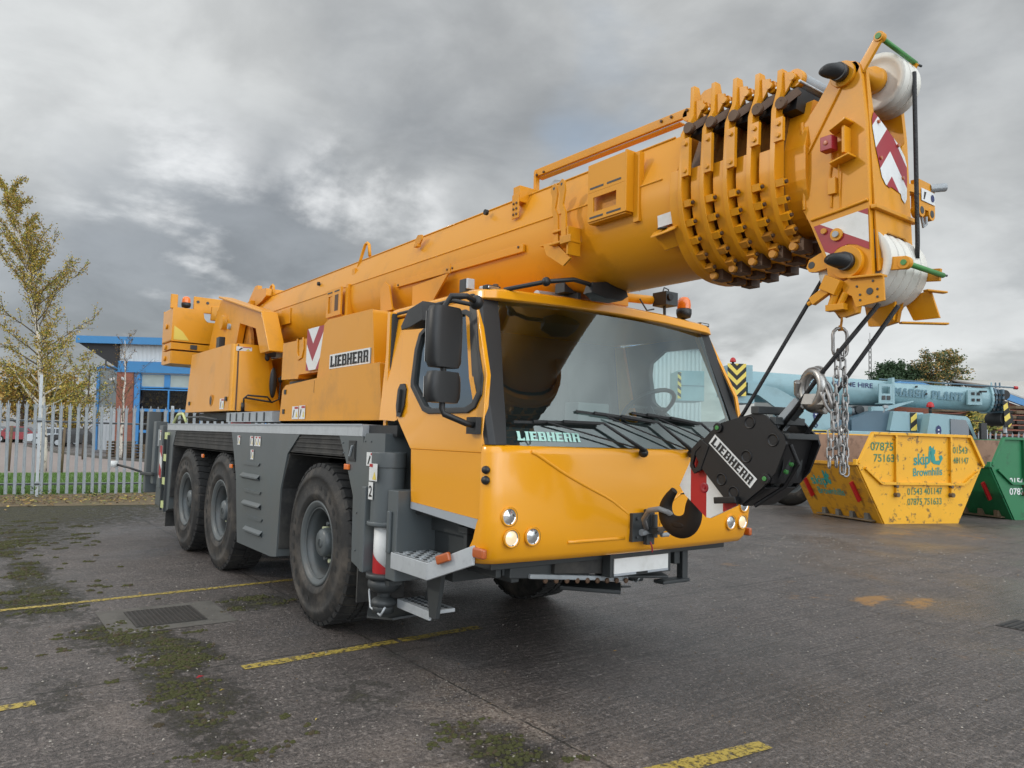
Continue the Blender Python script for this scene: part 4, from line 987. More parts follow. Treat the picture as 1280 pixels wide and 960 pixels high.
b.box(-3.36, -3.0, f - .12, f, 2.86, 2.89); b.box(-3.36, -3.33, f - .12, f, 2.89, 3.10); b.box(-3.0, -2.70, f - .015, f, 2.9, 3.09); b.cyl((-3.14, f - .10, 2.99), (-3.14, f - .08, 2.99), .06, 20, 'pale_roof'); b.build('sensor_bracket', crane, .004)
for x in (-1.0, -3.9):
    b = B('yellow'); y = YB - .27
    b.tube([(x - .06, y - .02, 3.27), (x - .02, y - .0, 3.42), (x + .02, y + .02, 3.55), (x + .05, y + .03, 3.565), (x + .09, y + .03, 3.54), (x + .14, y + .02, 3.41)], .017, 8); b.box(x - .1, x - .03, y - .06, y - .035, 3.20, 3.30); b.build('lifting_handle', crane)
b = B('yellow'); b.prism([(.28, 3.32), (.33, 3.36), (.40, 3.35), (.40, 3.31), (.36, 3.27), (.30, 3.25)], 'y', f + .035, f + .02); b.box(.30, .36, f + .0, f + .04, 3.25, 3.28); b.build('cable_clip', crane, .003)
b = B('black'); 
for x, z in ((-1.98, 3.28), (1.36, 3.33)): b.cyl((x, f + .055, z), (x, f + .03, z), .022, 12)
b.build('drain_holes', crane)
b = B('yellow')       # pair of hooked fingers
for x, yy in ((2.33, f - .085), (2.43, f - .105)):
    b.prism([(x + .01, 2.86), (x + .06, 2.86), (x + .05, 3.04), (x + .02, 3.10), (x + .04, 3.19), (x + .03, 3.25), (x + .01, 3.27), (x - .02, 3.25), (x - .03, 3.22), (x - .01, 3.18), (x - .015, 3.09), (x + .01, 3.03)], 'y', yy, yy + .014)
    b.cyl((x + .005, yy - .001, 3.235), (x + .005, yy + .016, 3.235), .012, 10, 'dark_grey')
b.box(2.34, 2.50, f - .10, f, 2.93, 2.945); b.box(2.34, 2.52, f - .12, f, 2.845, 2.86); b.box(2.50, 2.515, f - .11, f, 2.76, 2.945)
b.prism([(2.24, 2.88), (2.36, 2.87), (2.52, 2.74), (2.45, 2.70), (2.28, 2.80)], 'y', f - .09, f - .075); b.box(2.16, 2.28, f - .05, f, 2.885, 2.895); b.box(2.46, 2.56, f - .13, f - .115, 2.83, 2.88); b.build('jib_lug', crane, .004)
b = B('yellow')       # pocket bracket
b.holed([(2.65, 3.12), (2.97, 3.12), (2.97, 2.94), (2.65, 2.94)], [(2.70, 3.085), (2.90, 3.085), (2.90, 2.995), (2.70, 2.995)], 'y', f - .07, f - .06)
b.box(2.65, 2.97, f - .07, f - .06, 3.121, 3.30); b.box(2.97, 2.985, f - .07, f + .02, 2.94, 3.31); b.box(2.65, 2.97, f - .06, f, 2.93, 2.94); b.box(2.65, 2.97, f - .02, f - .015, 2.94, 3.12, 'yellow_worn')
for x, z in ((2.67, 3.14), (2.82, 3.14), (2.67, 2.955), (2.82, 2.955)): b.box(x, x + .12, f - .0715, f - .07, z, z + .013, 'dark_grey')
b.box(2.986, 3.03, f - .012, f + .03, 2.88, 3.30); b.build('pocket_bracket', crane, .003)
b = B('yellow'); b.slab([(3.14, f - .0, 2.79), (3.33, f - .0, 2.80), (3.33, f - .04, 2.775), (3.29, f - .06, 2.76), (3.17, f - .06, 2.75)], (0, 0, -1), .015); b.slab([(3.15, f - .01, 2.78), (3.32, f - .0, 2.79), (3.30, f + .05, 2.69), (3.19, f + .05, 2.68)], (0, -1, 0), .012); b.cyl((3.235, f - .033, 2.782), (3.235, f - .035, 2.792), .028, 14, 'dark_grey'); b.build('rope_lug', crane, .004)
b = B('white'); quad(b, (3.17, f + .006, 2.81), (1, 0, .03), (0, -.1, 1), .15, .068, 'white', .004); quad(b, (3.26, f + .004, 2.858), (1, 0, .03), (0, -.1, 1), .06, .02, 'red_bright', .006); polyon(b, (3.17, f + .006, 2.81), (1, 0, .03), (0, .1, 1), [(.03, .012), (.04, .012), (.075, .055), (.06, .05)], 'black', .006); b.build('warning_stickers', crane)
b = B('galv_dull'); b.loft([[(1.80, YB - .20, 3.36), (1.80, YB - .08, 3.36), (1.80, YB - .14, 3.42)], [(1.95, YB - .24, 3.37), (1.95, YB - .04, 3.37), (1.95, YB - .14, 3.48)], [(2.14, YB - .22, 3.37), (2.14, YB - .06, 3.37), (2.14, YB - .14, 3.42)]]); b.build('boom_lamp', crane, .01)
# stay bar above the boom with disc
b = B('yellow'); yb_ = YB - .16
b.bar((1.74, yb_, 3.57), (3.20, yb_, 3.54), .025, .055); b.bar((1.76, yb_ + .03, 3.535), (3.13, yb_ + .03, 3.505), .05, .012); b.cyl((3.20, yb_ - .0125, 3.525), (3.20, yb_ + .0125, 3.525), .040, 16)
b.prism([(3.20, 3.50), (3.24, 3.60), (3.30, 3.64), (3.40, 3.64), (3.40, 3.44), (3.30, 3.42), (3.24, 3.46)], 'y', yb_ + .015, yb_ + .03)
for x in (1.78, 1.86, 3.0, 3.08, 3.20): b.cyl((x, yb_ - .013, 3.55), (x, yb_ - .024, 3.55), .010, 8, 'brown_link')
b.cyl((3.30, yb_ + .014, 3.54), (3.30, yb_ - .0, 3.54), .015, 8, 'brown_link'); b.build('stay_bar', crane, .004)
b = B('yellow'); b.box(1.74, 1.82, YB - .36, YB - .12, 3.30, 3.42); b.box(1.74, 1.82, YB - .37, YB - .36, 3.18, 3.36); b.box(1.745, 1.77, yb_ - .02, yb_ + .02, 3.40, 3.58); 
for z in (3.21, 3.25, 3.29): b.cyl((1.765, YB - .371, z), (1.765, YB - .378, z), .01, 8, 'brown_link'); b.cyl((1.80, YB - .371, z), (1.80, YB - .378, z), .01, 8, 'brown_link')
b.build('stay_bracket', crane, .004)

# ================= BOOM HEAD
HY0, HY1 = -.40, .0              # near and far cheek plates
cheek = [(3.965, 2.76), (3.955, 3.18), (4.05, 3.29), (4.10, 3.36), (4.135, 3.425), (4.19, 3.44), (4.24, 3.42), (4.262, 3.38), (4.285, 3.12), (4.30, 2.70), (4.31, 2.37), (4.25, 2.27), (4.24, 2.215), (4.17, 2.20), (4.12, 2.235), (4.10, 2.33), (4.09, 2.47), (4.005, 2.68)]
hd = B('yellow')
hd.prism(cheek, 'y', HY0, HY0 + .03)
head = hd.build('boom_head', crane, .006)
hd = B('yellow'); hd.prism(cheek, 'y', HY1 - .03, HY1); hd.build('cheek_plate', head, .006)
hd = B('yellow')                 # front plate, cut for both sheave sets
fp = [(HY0 + .03, 2.70), (HY0 + .03, 3.38), (HY0 + .05, 3.38), (HY0 + .075, 3.18), (HY0 + .12, 3.12), (HY1 - .09, 3.02), (HY1 - .06, 3.08), (HY1 - .03, 3.10), (HY1 - .03, 2.70)]
def fx_(z): return 4.262 + (3.40 - z) * .055
hd.slab([(fx_(z), y, z) for y, z in fp], (1, 0, .05), .012)
hd.slab([(fx_(z), y, z) for y, z in [(HY0 + .03, 2.698), (HY1 - .03, 2.698), (HY1 - .03, 2.42), (HY1 - .05, 2.57), (HY1 - .10, 2.60), (HY0 + .13, 2.60), (HY0 + .085, 2.56), (HY0 + .075, 2.42), (HY0 + .03, 2.40)]], (1, 0, .05), .012)
hd.slab([(3.955, HY0 + .03, 3.18), (3.955, HY1 - .03, 3.18), (4.06, HY1 - .03, 3.31), (4.06, HY0 + .03, 3.31)], (-1, 0, .8), .012)
hd.box(3.96, 3.975, HY0 + .03, HY1 - .03, 2.72, 3.22)
hd.bar((4.32, HY0 - .0, 2.70), (4.32, HY1, 2.70), .03, .02)
hd.build('front_plate', head, .003)
hd = B('yellow')                 # ribs, weld lines, studs
hd.bar((3.955, HY0 - .004, 2.98), (4.18, HY0 - .004, 3.34), .012, .010); hd.tube([(3.972, HY0 - .002, 2.76), (3.962, HY0 - .002, 3.21)], .010, 6)
hd.tube([(4.01, HY0 - .004, 2.70), (4.15, HY0 - .004, 2.715), (4.295, HY0 - .004, 2.735)], .008, 6)
for x in (3.99, 4.0): pass
hd.slab([(4.13, HY0, 3.09), (4.23, HY0, 3.12), (4.23, HY0 - .08, 3.12), (4.15, HY0 - .08, 3.085)], (0, 0, 1), .01)
hd.slab([(4.13, HY0, 2.94), (4.24, HY0, 2.96), (4.24, HY0 - .07, 2.96), (4.15, HY0 - .08, 2.935)], (0, 0, -1), .01)
hd.box(4.20, 4.215, HY0 - .06, HY0, 2.97, 3.10); hd.cyl((4.16, HY0 - .02, 2.99), (4.16, HY0, 2.72), .004, 5)
hd.tube([(4.13, HY0 - .01, 3.02), (4.11, HY0 - .006, 2.9), (4.12, HY0 - .006, 2.86), (4.115, HY0 - .006, 2.74)], .005, 5)
hd.box(4.105, 4.145, HY0 - .02, HY0, 2.80, 2.88)
hd.cyl((4.18, HY0 - .02, 3.375), (4.18, HY0, 3.375), .062, 24); hd.cyl((4.20, HY0 - .03, 2.455), (4.20, HY0, 2.455), .078, 28)
hd.build('head_fittings', head, .004)
hd = B('red'); hd.box(4.10, 4.16, HY0 - .075, HY0 - .02, 3.0, 3.07); hd.cyl((4.13, HY0 - .08, 3.035), (4.13, HY0 - .07, 3.035), .012, 10, 'amber_dark'); hd.build('sensor', head, .008)
# rubber caps
def knob(x, z, ang):
    b = B('black_plastic'); c_ = V((x, HY0 - .04, z))
    b.cyl(c_ + V((0, -.02, 0)), c_ + V((0, .012, 0)), .043, 24)
    rr = []
    for t, wx, wz in ((0, .042, .038), (.25, .046, .037), (.55, .046, .030), (.8, .036, .024), (.93, .022, .014), (1, .005, .004)):
        rr.append([c_ + V((cos(a) * wx - .045 * t, -.015 - .055 * t, sin(a) * wz + .012 * t * (1 + cos(a) * .4))) for a in [2 * pi * i / 16 for i in range(16)]])
    b.loft(rr, smooth=True); b.build('rubber_cap', head)
knob(4.18, 3.375, 0); knob(4.205, 2.455, 0)
# warning boards on the head
b = B('white')
P0 = V((fx_(3.13) + .014, HY0 + .045, 0))
brd = [(.0, 3.10), (.02, 3.14), (.06, 3.125), (.25, 3.035), (.30, 2.99), (.315, 2.95), (.31, 2.88), (.29, 2.77), (.27, 2.745), (.24, 2.76), (.235, 2.785), (.14, 2.80), (.13, 2.79), (.09, 2.80), (.06, 2.83), (.02, 2.96), (.0, 3.06)]
ub = V((0, 1, 0)); vb = V((-.055, 0, 1)).normalized()
Ob = V((fx_(2.75) + .0135, HY0 + .045, 2.735))
chevrons(b, Ob, ub, vb, [(y, z - 2.70) for y, z in brd], .155, 1.05, .125, 'red', 'white', .03)
for y, z in ((.055, 3.10), (.235, 3.03), (.055, 2.92), (.26, 2.87)): b.cyl(Ob + ub * y + vb * (z - 2.7), Ob + ub * y + vb * (z - 2.7) + V((.012, 0, 0)), .009, 8, 'amber_dark')
b.build('chevron_board', head)
b = B('white')
sb = [(4.025, 2.665), (4.295, 2.695), (4.300, 2.50), (4.24, 2.535), (4.20, 2.545), (4.15, 2.535), (4.11, 2.50), (4.095, 2.50)]
stripes(b, (0, HY0 - .0, 0), (1, 0, 0), (0, 0, 1), sb, (.55, 1), .125, 'red', 'white', 4.775, .004)
b.cyl((4.145, HY0, 2.60), (4.145, HY0 - .015, 2.60), .03, 16, 'yellow'); b.cyl((4.145, HY0 - .015, 2.60), (4.145, HY0 - .025, 2.60), .015, 10, 'galv_dull'); b.cyl((4.08, HY0, 2.63), (4.08, HY0 - .015, 2.63), .014, 10, 'yellow_worn')
b.build('striped_board', head)
# sheaves
def sheave(x, z, y, r, w=.05, parent=None):
    b = B('sheave')
    b.lathe([(.05, -w * .3), (.07, -w * .32), (r * .72, -w * .22), (r * .80, -w * .45), (r, -w * .5), (r * 1.0, -w * .38), (r * .90, -.004), (r * .90, .004), (r * 1.0, w * .38), (r, w * .5), (r * .80, w * .45), (r * .72, w * .22), (.07, w * .32), (.05, w * .3)], (x, y, z), (0, 1, 0), 48)
    b.build('sheave', parent)
for y in (-.16, -.105, -.05): sheave(4.225, 3.39, y, .142, .050, head)
for i in range(5): sheave(4.20, 2.455, -.325 + .072 * i, .178, .068, head)
b = B('yellow_worn'); b.cyl((4.225, HY0, 3.39), (4.225, HY1, 3.39), .032, 16, 'yellow'); b.lathe([(.035, -.375), (.04, -.25), (.06, -.24), (.065, -.20), (.05, -.19)], (4.225, .0, 3.39), (0, 1, 0), 24, 'yellow'); b.cyl((4.215, HY0, 2.455), (4.215, HY1, 2.445), .04, 16); b.build('sheave_pins', head)
# rope keepers with green bars
b = B('yellow'); b.bar((4.25, HY0 + .02, 3.37), (4.345, HY0 + .02, 3.50), .018, .042); b.bar((4.25, HY1 - .02, 3.37), (4.335, HY1 - .02, 3.50), .018, .042); b.cyl((4.345, HY0 + .005, 3.50), (4.345, HY0 + .04, 3.50), .024, 14)
b.bar((4.29, HY0 + .06, 2.44), (4.43, HY0 + .06, 2.425), .02, .06); b.bar((4.29, HY1 + .01, 2.44), (4.43, HY1 + .01, 2.425), .02, .06); b.cyl((4.43, HY0 + .045, 2.425), (4.43, HY0 + .075, 2.425), .03, 14); b.build('rope_keeper', head, .003)
b = B('green_bar'); b.cyl((4.345, HY0 + .03, 3.50), (4.335, HY1 - .01, 3.50), .012, 12); b.cyl((4.345, HY0 - .0, 3.50), (4.345, HY0 + .006, 3.50), .014, 10); b.cyl((4.335, HY1, 3.50), (4.345, HY1 + .03, 3.495), .006, 6, 'dark_grey'); b.build('keeper_bar', head); b = B('green_bar')
b.cyl((4.43, HY0 + .04, 2.425), (4.43, HY1 + .03, 2.425), .013, 12); b.cyl((4.43, HY1 + .03, 2.425), (4.44, HY1 + .05, 2.425), .006, 6, 'dark_grey'); b.build('keeper_bar', head)
# lower lug, hoist limit bracket
b = B('yellow')
b.prism([(4.06, 2.54), (3.985, 2.51), (3.97, 2.475), (3.985, 2.45), (4.02, 2.445), (4.12, 2.46)], 'y', HY0 + .02, HY0 + .045); b.cyl((3.998, HY0 + .018, 2.482), (3.998, HY0 + .05, 2.482), .018, 14, 'dark_grey')
b.prism([(4.18, 2.36), (4.24, 2.38), (4.375, 2.36), (4.38, 2.25), (4.25, 2.235), (4.23, 2.29), (4.19, 2.31)], 'y', HY0 - .03, HY0 - .018); b.bar((4.22, HY0 - .02, 2.375), (4.375, HY0 - .02, 2.365), .06, .01)
b.cyl((4.315, HY0 - .031, 2.30), (4.315, HY0 - .034, 2.30), .016, 14, 'dark_grey')
for x, z in ((4.35, 2.27), (4.35, 2.305), (4.27, 2.265), (4.27, 2.29), (4.33, 2.345), (4.255, 2.33)): b.cyl((x, HY0 - .031, z), (x, HY0 - .034, z), .006, 8, 'dark_grey')
b.bar((4.105, HY0 - .045, 2.37), (4.18, HY0 - .045, 2.33), .05, .07); b.bar((4.04, HY0 - .045, 2.285), (4.12, HY0 - .045, 2.33), .03, .04); b.cyl((4.02, HY0 - .045, 2.275), (4.05, HY0 - .045, 2.29), .012, 8)
b.cyl((4.13, HY0 - .03, 2.25), (4.16, HY0 - .03, 2.33), .02, 12); b.cyl((4.17, HY0 - .03, 2.25), (4.20, HY0 - .03, 2.31), .016, 12); b.box(4.11, 4.20, HY0 - .05, HY0 - .01, 2.23, 2.26)
b.build('limit_switch_bracket', head, .004)
b = B('yellow'); b.prism([(4.13, 2.30), (4.28, 2.30), (4.27, 2.21), (4.22, 2.185), (4.15, 2.19)], 'y', HY1 - .13, HY1 - .11); b.prism([(4.25, 2.33), (4.38, 2.36), (4.42, 2.22), (4.30, 2.22)], 'y', HY1 + .01, HY1 + .025); b.bar((4.28, HY1 - .08, 2.20), (4.42, HY1 + .10, 2.20), .03, .01); b.bar((4.38, HY1 - .04, 2.35), (4.42, HY1 + .08, 2.35), .03, .01); b.build('head_lower_lugs', head, .004)
# block on the far side of the head
b = B('yellow'); b.box(4.22, 4.26, .17, .35, 2.83, 2.98); b.bar((4.24, .0, 2.90), (4.24, .18, 2.92), .05, .04); b.cyl((4.25, .31, 2.96), (4.30, .38, 2.97), .022, 12, 'galv_dull'); b.cyl((4.262, .20, 2.82), (4.22, .20, 2.82), .035, 14); b.cyl((4.262, .31, 2.82), (4.22, .31, 2.82), .035, 14); b.cyl((4.264, .20, 2.82), (4.262, .20, 2.82), .02, 14, 'dark_grey'); b.cyl((4.264, .31, 2.82), (4.262, .31, 2.82), .02, 14, 'dark_grey')
b.tube([(4.25, .22, 2.79), (4.25, .24, 2.74), (4.25, .27, 2.76), (4.25, .27, 2.80)], .008, 6, 'galv_dull'); b.build('rope_lock', head, .004)
b = B('white'); quad(b, (4.262, .19, 2.87), (0, 1, 0), (0, 0, 1), .15, .065, 'white'); polyon(b, (4.262, .19, 2.87), (0, 1, 0), (0, 0, 1), [(.02, .01), (.03, .01), (.05, .05), (.03, .05)], 'black', .005); polyon(b, (4.262, .19, 2.87), (0, 1, 0), (0, 0, 1), [(.12 + .02 * cos(a), .032 + .02 * sin(a)) for a in [i * pi / 6 for i in range(12)]], 'navy', .005); b.build('warning_stickers', head)
# ropes
b = B('rope')
b.tube([(-5.5, -.2, 3.40), (3.9, -.15, 3.46), (4.10, -.15, 3.47), (4.2, -.13, 3.52)], .011, 8)
b.tube([(4.362, -.085, 3.42), (4.365, -.085, 3.0), (4.368, -.085, 2.58), (4.365, -.085, 2.50)], .011, 8)
b.tube([(4.03, -.33, 2.42), (3.553, -.30, 1.768), (3.42, -.30, 1.60)], .010, 8)
b.tube([(4.29, -.30, 2.262), (3.98, -.28, 1.945), (3.72, -.24, 1.66)], .011, 8)
b.tube([(4.33, -.20, 2.262), (3.87, -.14, 1.72), (3.72, -.13, 1.53)], .011, 8)
b.build('hoist_rope', crane)

# ================================================================ HOOK BLOCK
hb = thing('hook_block', 'black steel hook block with red and white striped plate before the yellow cab', 'hook block', (3.5, -.2, 1.3))
def hpart(b, n, par=None, **k):
    """parts of the block are modelled in place, then made local to its Empty"""
    o = b.build(n, par or hb, loc=None, **k)
    if par is None: o.matrix_parent_inverse = Matrix.Translation((-3.5, .2, -1.3))
    return o
plate = [(3.253, 1.54), (3.30, 1.60), (3.367, 1.66), (3.437, 1.708), (3.666, 1.763), (3.721, 1.743), (3.825, 1.64), (3.836, 1.60), (3.775, 1.455), (3.695, 1.37), (3.568, 1.272), (3.50, 1.285), (3.46, 1.30), (3.34, 1.42), (3.30, 1.46)]
b = B('black_paint'); b.prism(plate, 'y', -.345, -.33)
for x, z in ((3.62, 1.71), (3.60, 1.53), (3.76, 1.62), (3.44, 1.40), (3.52, 1.335)): b.lathe([(.0, .002), (.022, .002), (.026, -.004), (.034, -.006), (.036, .002)], (x, -.345, z), (0, 1, 0), 20)
for x, z in ((3.42, 1.68), (3.72, 1.42)): b.cyl((x, -.345, z), (x, -.358, z), .028, 16); b.cyl((x, -.358, z), (x, -.364, z), .013, 10, 'green_bar')
sp = hpart(b, 'side_plate', bevel=.004)
b = B('black_paint'); b.prism([(x + .01, z) for x, z in plate], 'y', -.06, -.045); hpart(b, 'side_plate', bevel=.004)
b = B('black_paint')
b.slab([(3.80, -.33, 1.66), (3.80, -.06, 1.66), (3.72, -.06, 1.40), (3.72, -.33, 1.40)], (1, 0, -.3), .02)
b.slab([(3.56, -.33, 1.275), (3.56, -.06, 1.275), (3.70, -.06, 1.38), (3.70, -.33, 1.38)], (1, 0, -1), .015)
b.bar((3.43, -.33, 1.69), (3.43, -.06, 1.69), .03, .03); b.bar((3.66, -.36, 1.775), (3.69, -.02, 1.78), .05, .04, 'dark_grey'); b.bar((3.75, -.33, 1.72), (3.75, -.06, 1.72), .03, .04, 'dark_grey'); b.bar((3.83, -.33, 1.64), (3.83, -.06, 1.64), .03, .03, 'dark_grey')
b.tube([(3.83, -.30, 1.60), (3.85, -.26, 1.5), (3.76, -.24, 1.38), (3.62, -.30, 1.27)], .012, 8)
for x, z in ((3.80, 1.50), (3.77, 1.46)): b.cyl((x, -.26, z), (x + .02, -.26, z - .005), .012, 8, 'green_bar')
b.bar((3.42, -.36, 1.285), (3.56, -.36, 1.30), .05, .035)
hpart(b, 'block_frame', bevel=.004)
for y in (-.25, -.14):
    b = B('dark_grey'); b.lathe([(.03, -.02), (.17, -.02), (.18, -.03), (.165, 0), (.18, .03), (.17, .02), (.03, .02)], (3.60, y, 1.52), (0, 1, 0), 30); hpart(b, 'sheave')
b = B('white')
a0 = V((3.350, -.345, 1.586)); ux = V((3.632 - 3.350, 0, 1.347 - 1.586)); ul = ux.length; ux.normalize(); vz = V((-ux.z, 0, ux.x)); 
a0 = V((3.356, -.346, 1.594))
quad(b, a0, ux, vz, .355, .066, 'white', .002); slabtext(b, 'LIEBHERR', a0 + ux * .012 + vz * .009, ux, vz, .33, .048, 'black', .004); hpart(b, 'maker_sign', sp)
# striped plate with slot
b = B('white'); pn = [(3.205, 1.50), (3.122, 1.345), (3.162, 1.295), (3.312, 1.182), (3.342, 1.18), (3.524, 1.266), (3.47, 1.31), (3.33, 1.45), (3.30, 1.53), (3.25, 1.54)]
b.prism(pn, 'y', -.31, -.30)
stripes(b, (0, -.311, 0), (1, 0, 0), (0, 0, 1), pn, (1, .0), .112, 'red_bright', 'white', 3.204, .002)
b.lathe([(.012, .0), (.026, -.006), (.030, .0)], (3.30, -.313, 1.345), (0, 1, 0), 18, 'red'); b.cyl((3.30, -.313, 1.345), (3.30, -.32, 1.345), .008, 8, 'red')
hpart(b, 'striped_plate')
b = B('black_paint'); b.holed([(3.235, 1.56), (3.30, 1.62), (3.36, 1.58), (3.30, 1.44), (3.255, 1.42), (3.225, 1.46)], [(3.265, 1.545), (3.30, 1.575), (3.315, 1.555), (3.275, 1.46), (3.255, 1.45), (3.245, 1.475)], 'y', -.35, -.33); hpart(b, 'cable_slot_lug', bevel=.004)
# the hook: swept crescent in the xz plane
b = B('hook_steel')
cpts = [(2.985, 1.305, .024), (2.95, 1.265, .033), (2.915, 1.215, .043), (2.915, 1.150, .055), (2.955, 1.102, .064), (3.03, 1.082, .074), (3.10, 1.107, .076), (3.135, 1.165, .064), (3.13, 1.225, .056), (3.16, 1.29, .045), (3.24, 1.38, .045), (3.36, 1.44, .045)]
rings = []
for i, (x, z, r) in enumerate(cpts):
    p = V((x, -.2, z)); q = V((cpts[max(i - 1, 0)][0], 0, cpts[max(i - 1, 0)][1])); w_ = V((cpts[min(i + 1, len(cpts) - 1)][0], 0, cpts[min(i + 1, len(cpts) - 1)][1])); t = (w_ - q).normalized(); nn_ = V((-t.z, 0, t.x))
    rings.append([p + nn_ * cos(a) * r + V((0, 1, 0)) * sin(a) * min(r * .8, .042) for a in [2 * pi * j / 14 for j in range(14)]])
b.loft(rings, smooth=True)
b.box(2.99, 3.10, -.246, -.235, 1.085, 1.125); b.bar((3.02, -.2, 1.285), (3.12, -.2, 1.30), .02, .012, 'black_paint')
o = hpart(b, 'hook'); md = o.modifiers.new('s', 'SUBSURF'); md.levels = 1; md.render_levels = 2
# tether sling
tb = B('cable_grey'); tb.tube([(2.63, -.06, 1.03), (2.70, -.16, 1.10), (2.82, -.24, 1.17), (2.93, -.27, 1.19), (2.97, -.24, 1.175), (2.95, -.15, 1.13), (2.86, -.08, 1.07), (2.72, -.02, 1.03), (2.63, .02, 1.02)], .017, 10)
o = tb.build('tether_sling'); tag(o, 'short grey cable sling looped from the hook to the coupling on the yellow crane nose', 'sling')
# becket and bars up to the hoist limit weight
b = B('steel')
for y in (-.26, -.17):
    b.bar((3.70, y, 1.68), (3.84, y + .01, 1.83), .02, .035, 'galv_dull')
b.bar((3.74, -.28, 1.72), (3.74, -.15, 1.72), .03, .03); b.cyl((3.78, -.22, 1.74), (3.83, -.22, 1.79), .03, 12, 'dark_grey')
hpart(b, 'rope_socket', bevel=.003)
wt = thing('limit_weight', 'chunky grey cast weight clamped around the hoist rope above the black hook block', 'weight', (3.93, -.24, 1.88))
b = B('steel')
ax = V((.31, 0, .32)).normalized()
def ring3(c_, u, v, ru, rv, n=22): return [V(c_) + u * ru * cos(2 * pi * i / n) + v * rv * sin(2 * pi * i / n) for i in range(n)]
c0 = V((3.925, -.255, 1.885)); uu = V((-.55, -.25, .80)).normalized(); vv = V((.80, -.1, .45)).normalized()
b.tube(ring3(c0, V((.77, -.3, -.56)).normalized(), V((.45, -.2, .87)).normalized(), .075, .085), .024, 10, closed=True)
b.tube(ring3(c0 + V((-.03, .06, -.01)), V((.77, -.3, -.56)).normalized(), V((.45, -.2, .87)).normalized(), .085, .085), .026, 10, closed=True)
b.tube([c0 + V((-.08, -.0, .04)), c0 + V((-.10, .03, -.02)), c0 + V((-.03, .06, -.10)), c0 + V((.05, .04, -.11))], .022, 10)
b.loft([[c0 + V((-.05, -.03, -.08)) + V(p) for p in ((0, 0, 0), (.13, 0, -.005), (.13, .10, -.005), (0, .10, 0))], [c0 + V((-.03, -.03, -.03)) + V(p) for p in ((0, 0, 0), (.11, 0, 0), (.11, .10, 0), (0, .10, 0))]])
b.ell(c0 + V((.02, .02, .085)), .035, .035, .03)
o = b.build('weight_body', wt, .01); o.matrix_parent_inverse = Matrix.Translation((-3.93, .24, -1.88)); 
b = B('chain_steel')
for i in range(3): b.tube(ring3(c0 + V((.085 + .012 * i, -.02, -.02 - .03 * i)), V((.3, .2 * (i - 1), -1)).normalized(), V((.6, -.7, 0)).normalized() if i % 2 else V((.6, .7, 0)).normalized(), .055, .026, 14), .009, 7, closed=True)
o = b.build('shackle', wt); o.matrix_parent_inverse = Matrix.Translation((-3.93, .24, -1.88))
# chain bundle hanging from the head
ct = thing('lifting_chain', 'long steel chain hanging in several strands from a snap link under the boom head', 'chain', (4.07, -.25, 2.2))
def cpart(b, n): 
    o = b.build(n, ct); o.matrix_parent_inverse = Matrix.Translation((-4.07, .25, -2.2)); return o
R2 = V((.597, .802, 0))
b = B('yellow_worn'); b.tube([(4.09, -.27, 2.235), (4.085, -.26, 2.21), (4.075, -.25, 2.185), (4.085, -.25, 2.165), (4.065, -.25, 2.165), (4.07, -.25, 2.19)], .006, 7); b.tube([(4.13, -.40, 2.24), (4.10, -.30, 2.22)], .006, 6); cpart(b, 'wire_hook')
b = B('chain_steel')
def link(b, c_, u, v, L_, w_, r):
    c_ = V(c_); pts = []
    for s_ in (1, -1):
        for i in range(7):
            a = -pi / 2 + pi * i / 6
            pts.append(c_ + v * s_ * ((L_ / 2 - w_ / 2) + w_ / 2 * cos(a)) + u * (w_ / 2 * sin(a)) * s_)
    b.tube(pts, r, 7, closed=True)
link(b, (4.07, -.25, 2.105), R2, V((0, 0, 1)), .145, .070, .0085); cpart(b, 'snap_link')
for si, (du, dv, z0, n_) in enumerate(((-.022, 0, 2.045, 13), (.020, .01, 2.045, 14), (-.006, .03, 1.80, 8), (-.048, -.01, 1.78, 7), (.03, -.025, 1.62, 4))):
    b = B('chain_steel'); z = z0; c_ = V((4.07, -.25, 0)) + R2 * (du * .3)
    for i in range(n_):
        t = min(1, i / 4); p = V((4.07, -.25, 0)) + R2 * (du * (.35 + .65 * t)) + V((0, dv, 0)) + V((random.uniform(-.002, .002), 0, 0))
        u = R2 if i % 2 else V((-.802, .597, 0)); u = (u + V((random.uniform(-.25, .25), random.uniform(-.25, .25), 0))).normalized()
        link(b, (p.x, p.y, z), u, V((random.uniform(-.04, .04), 0, 1)).normalized(), .058, .026, .0048); z -= .0435
    cpart(b, 'chain_strand')
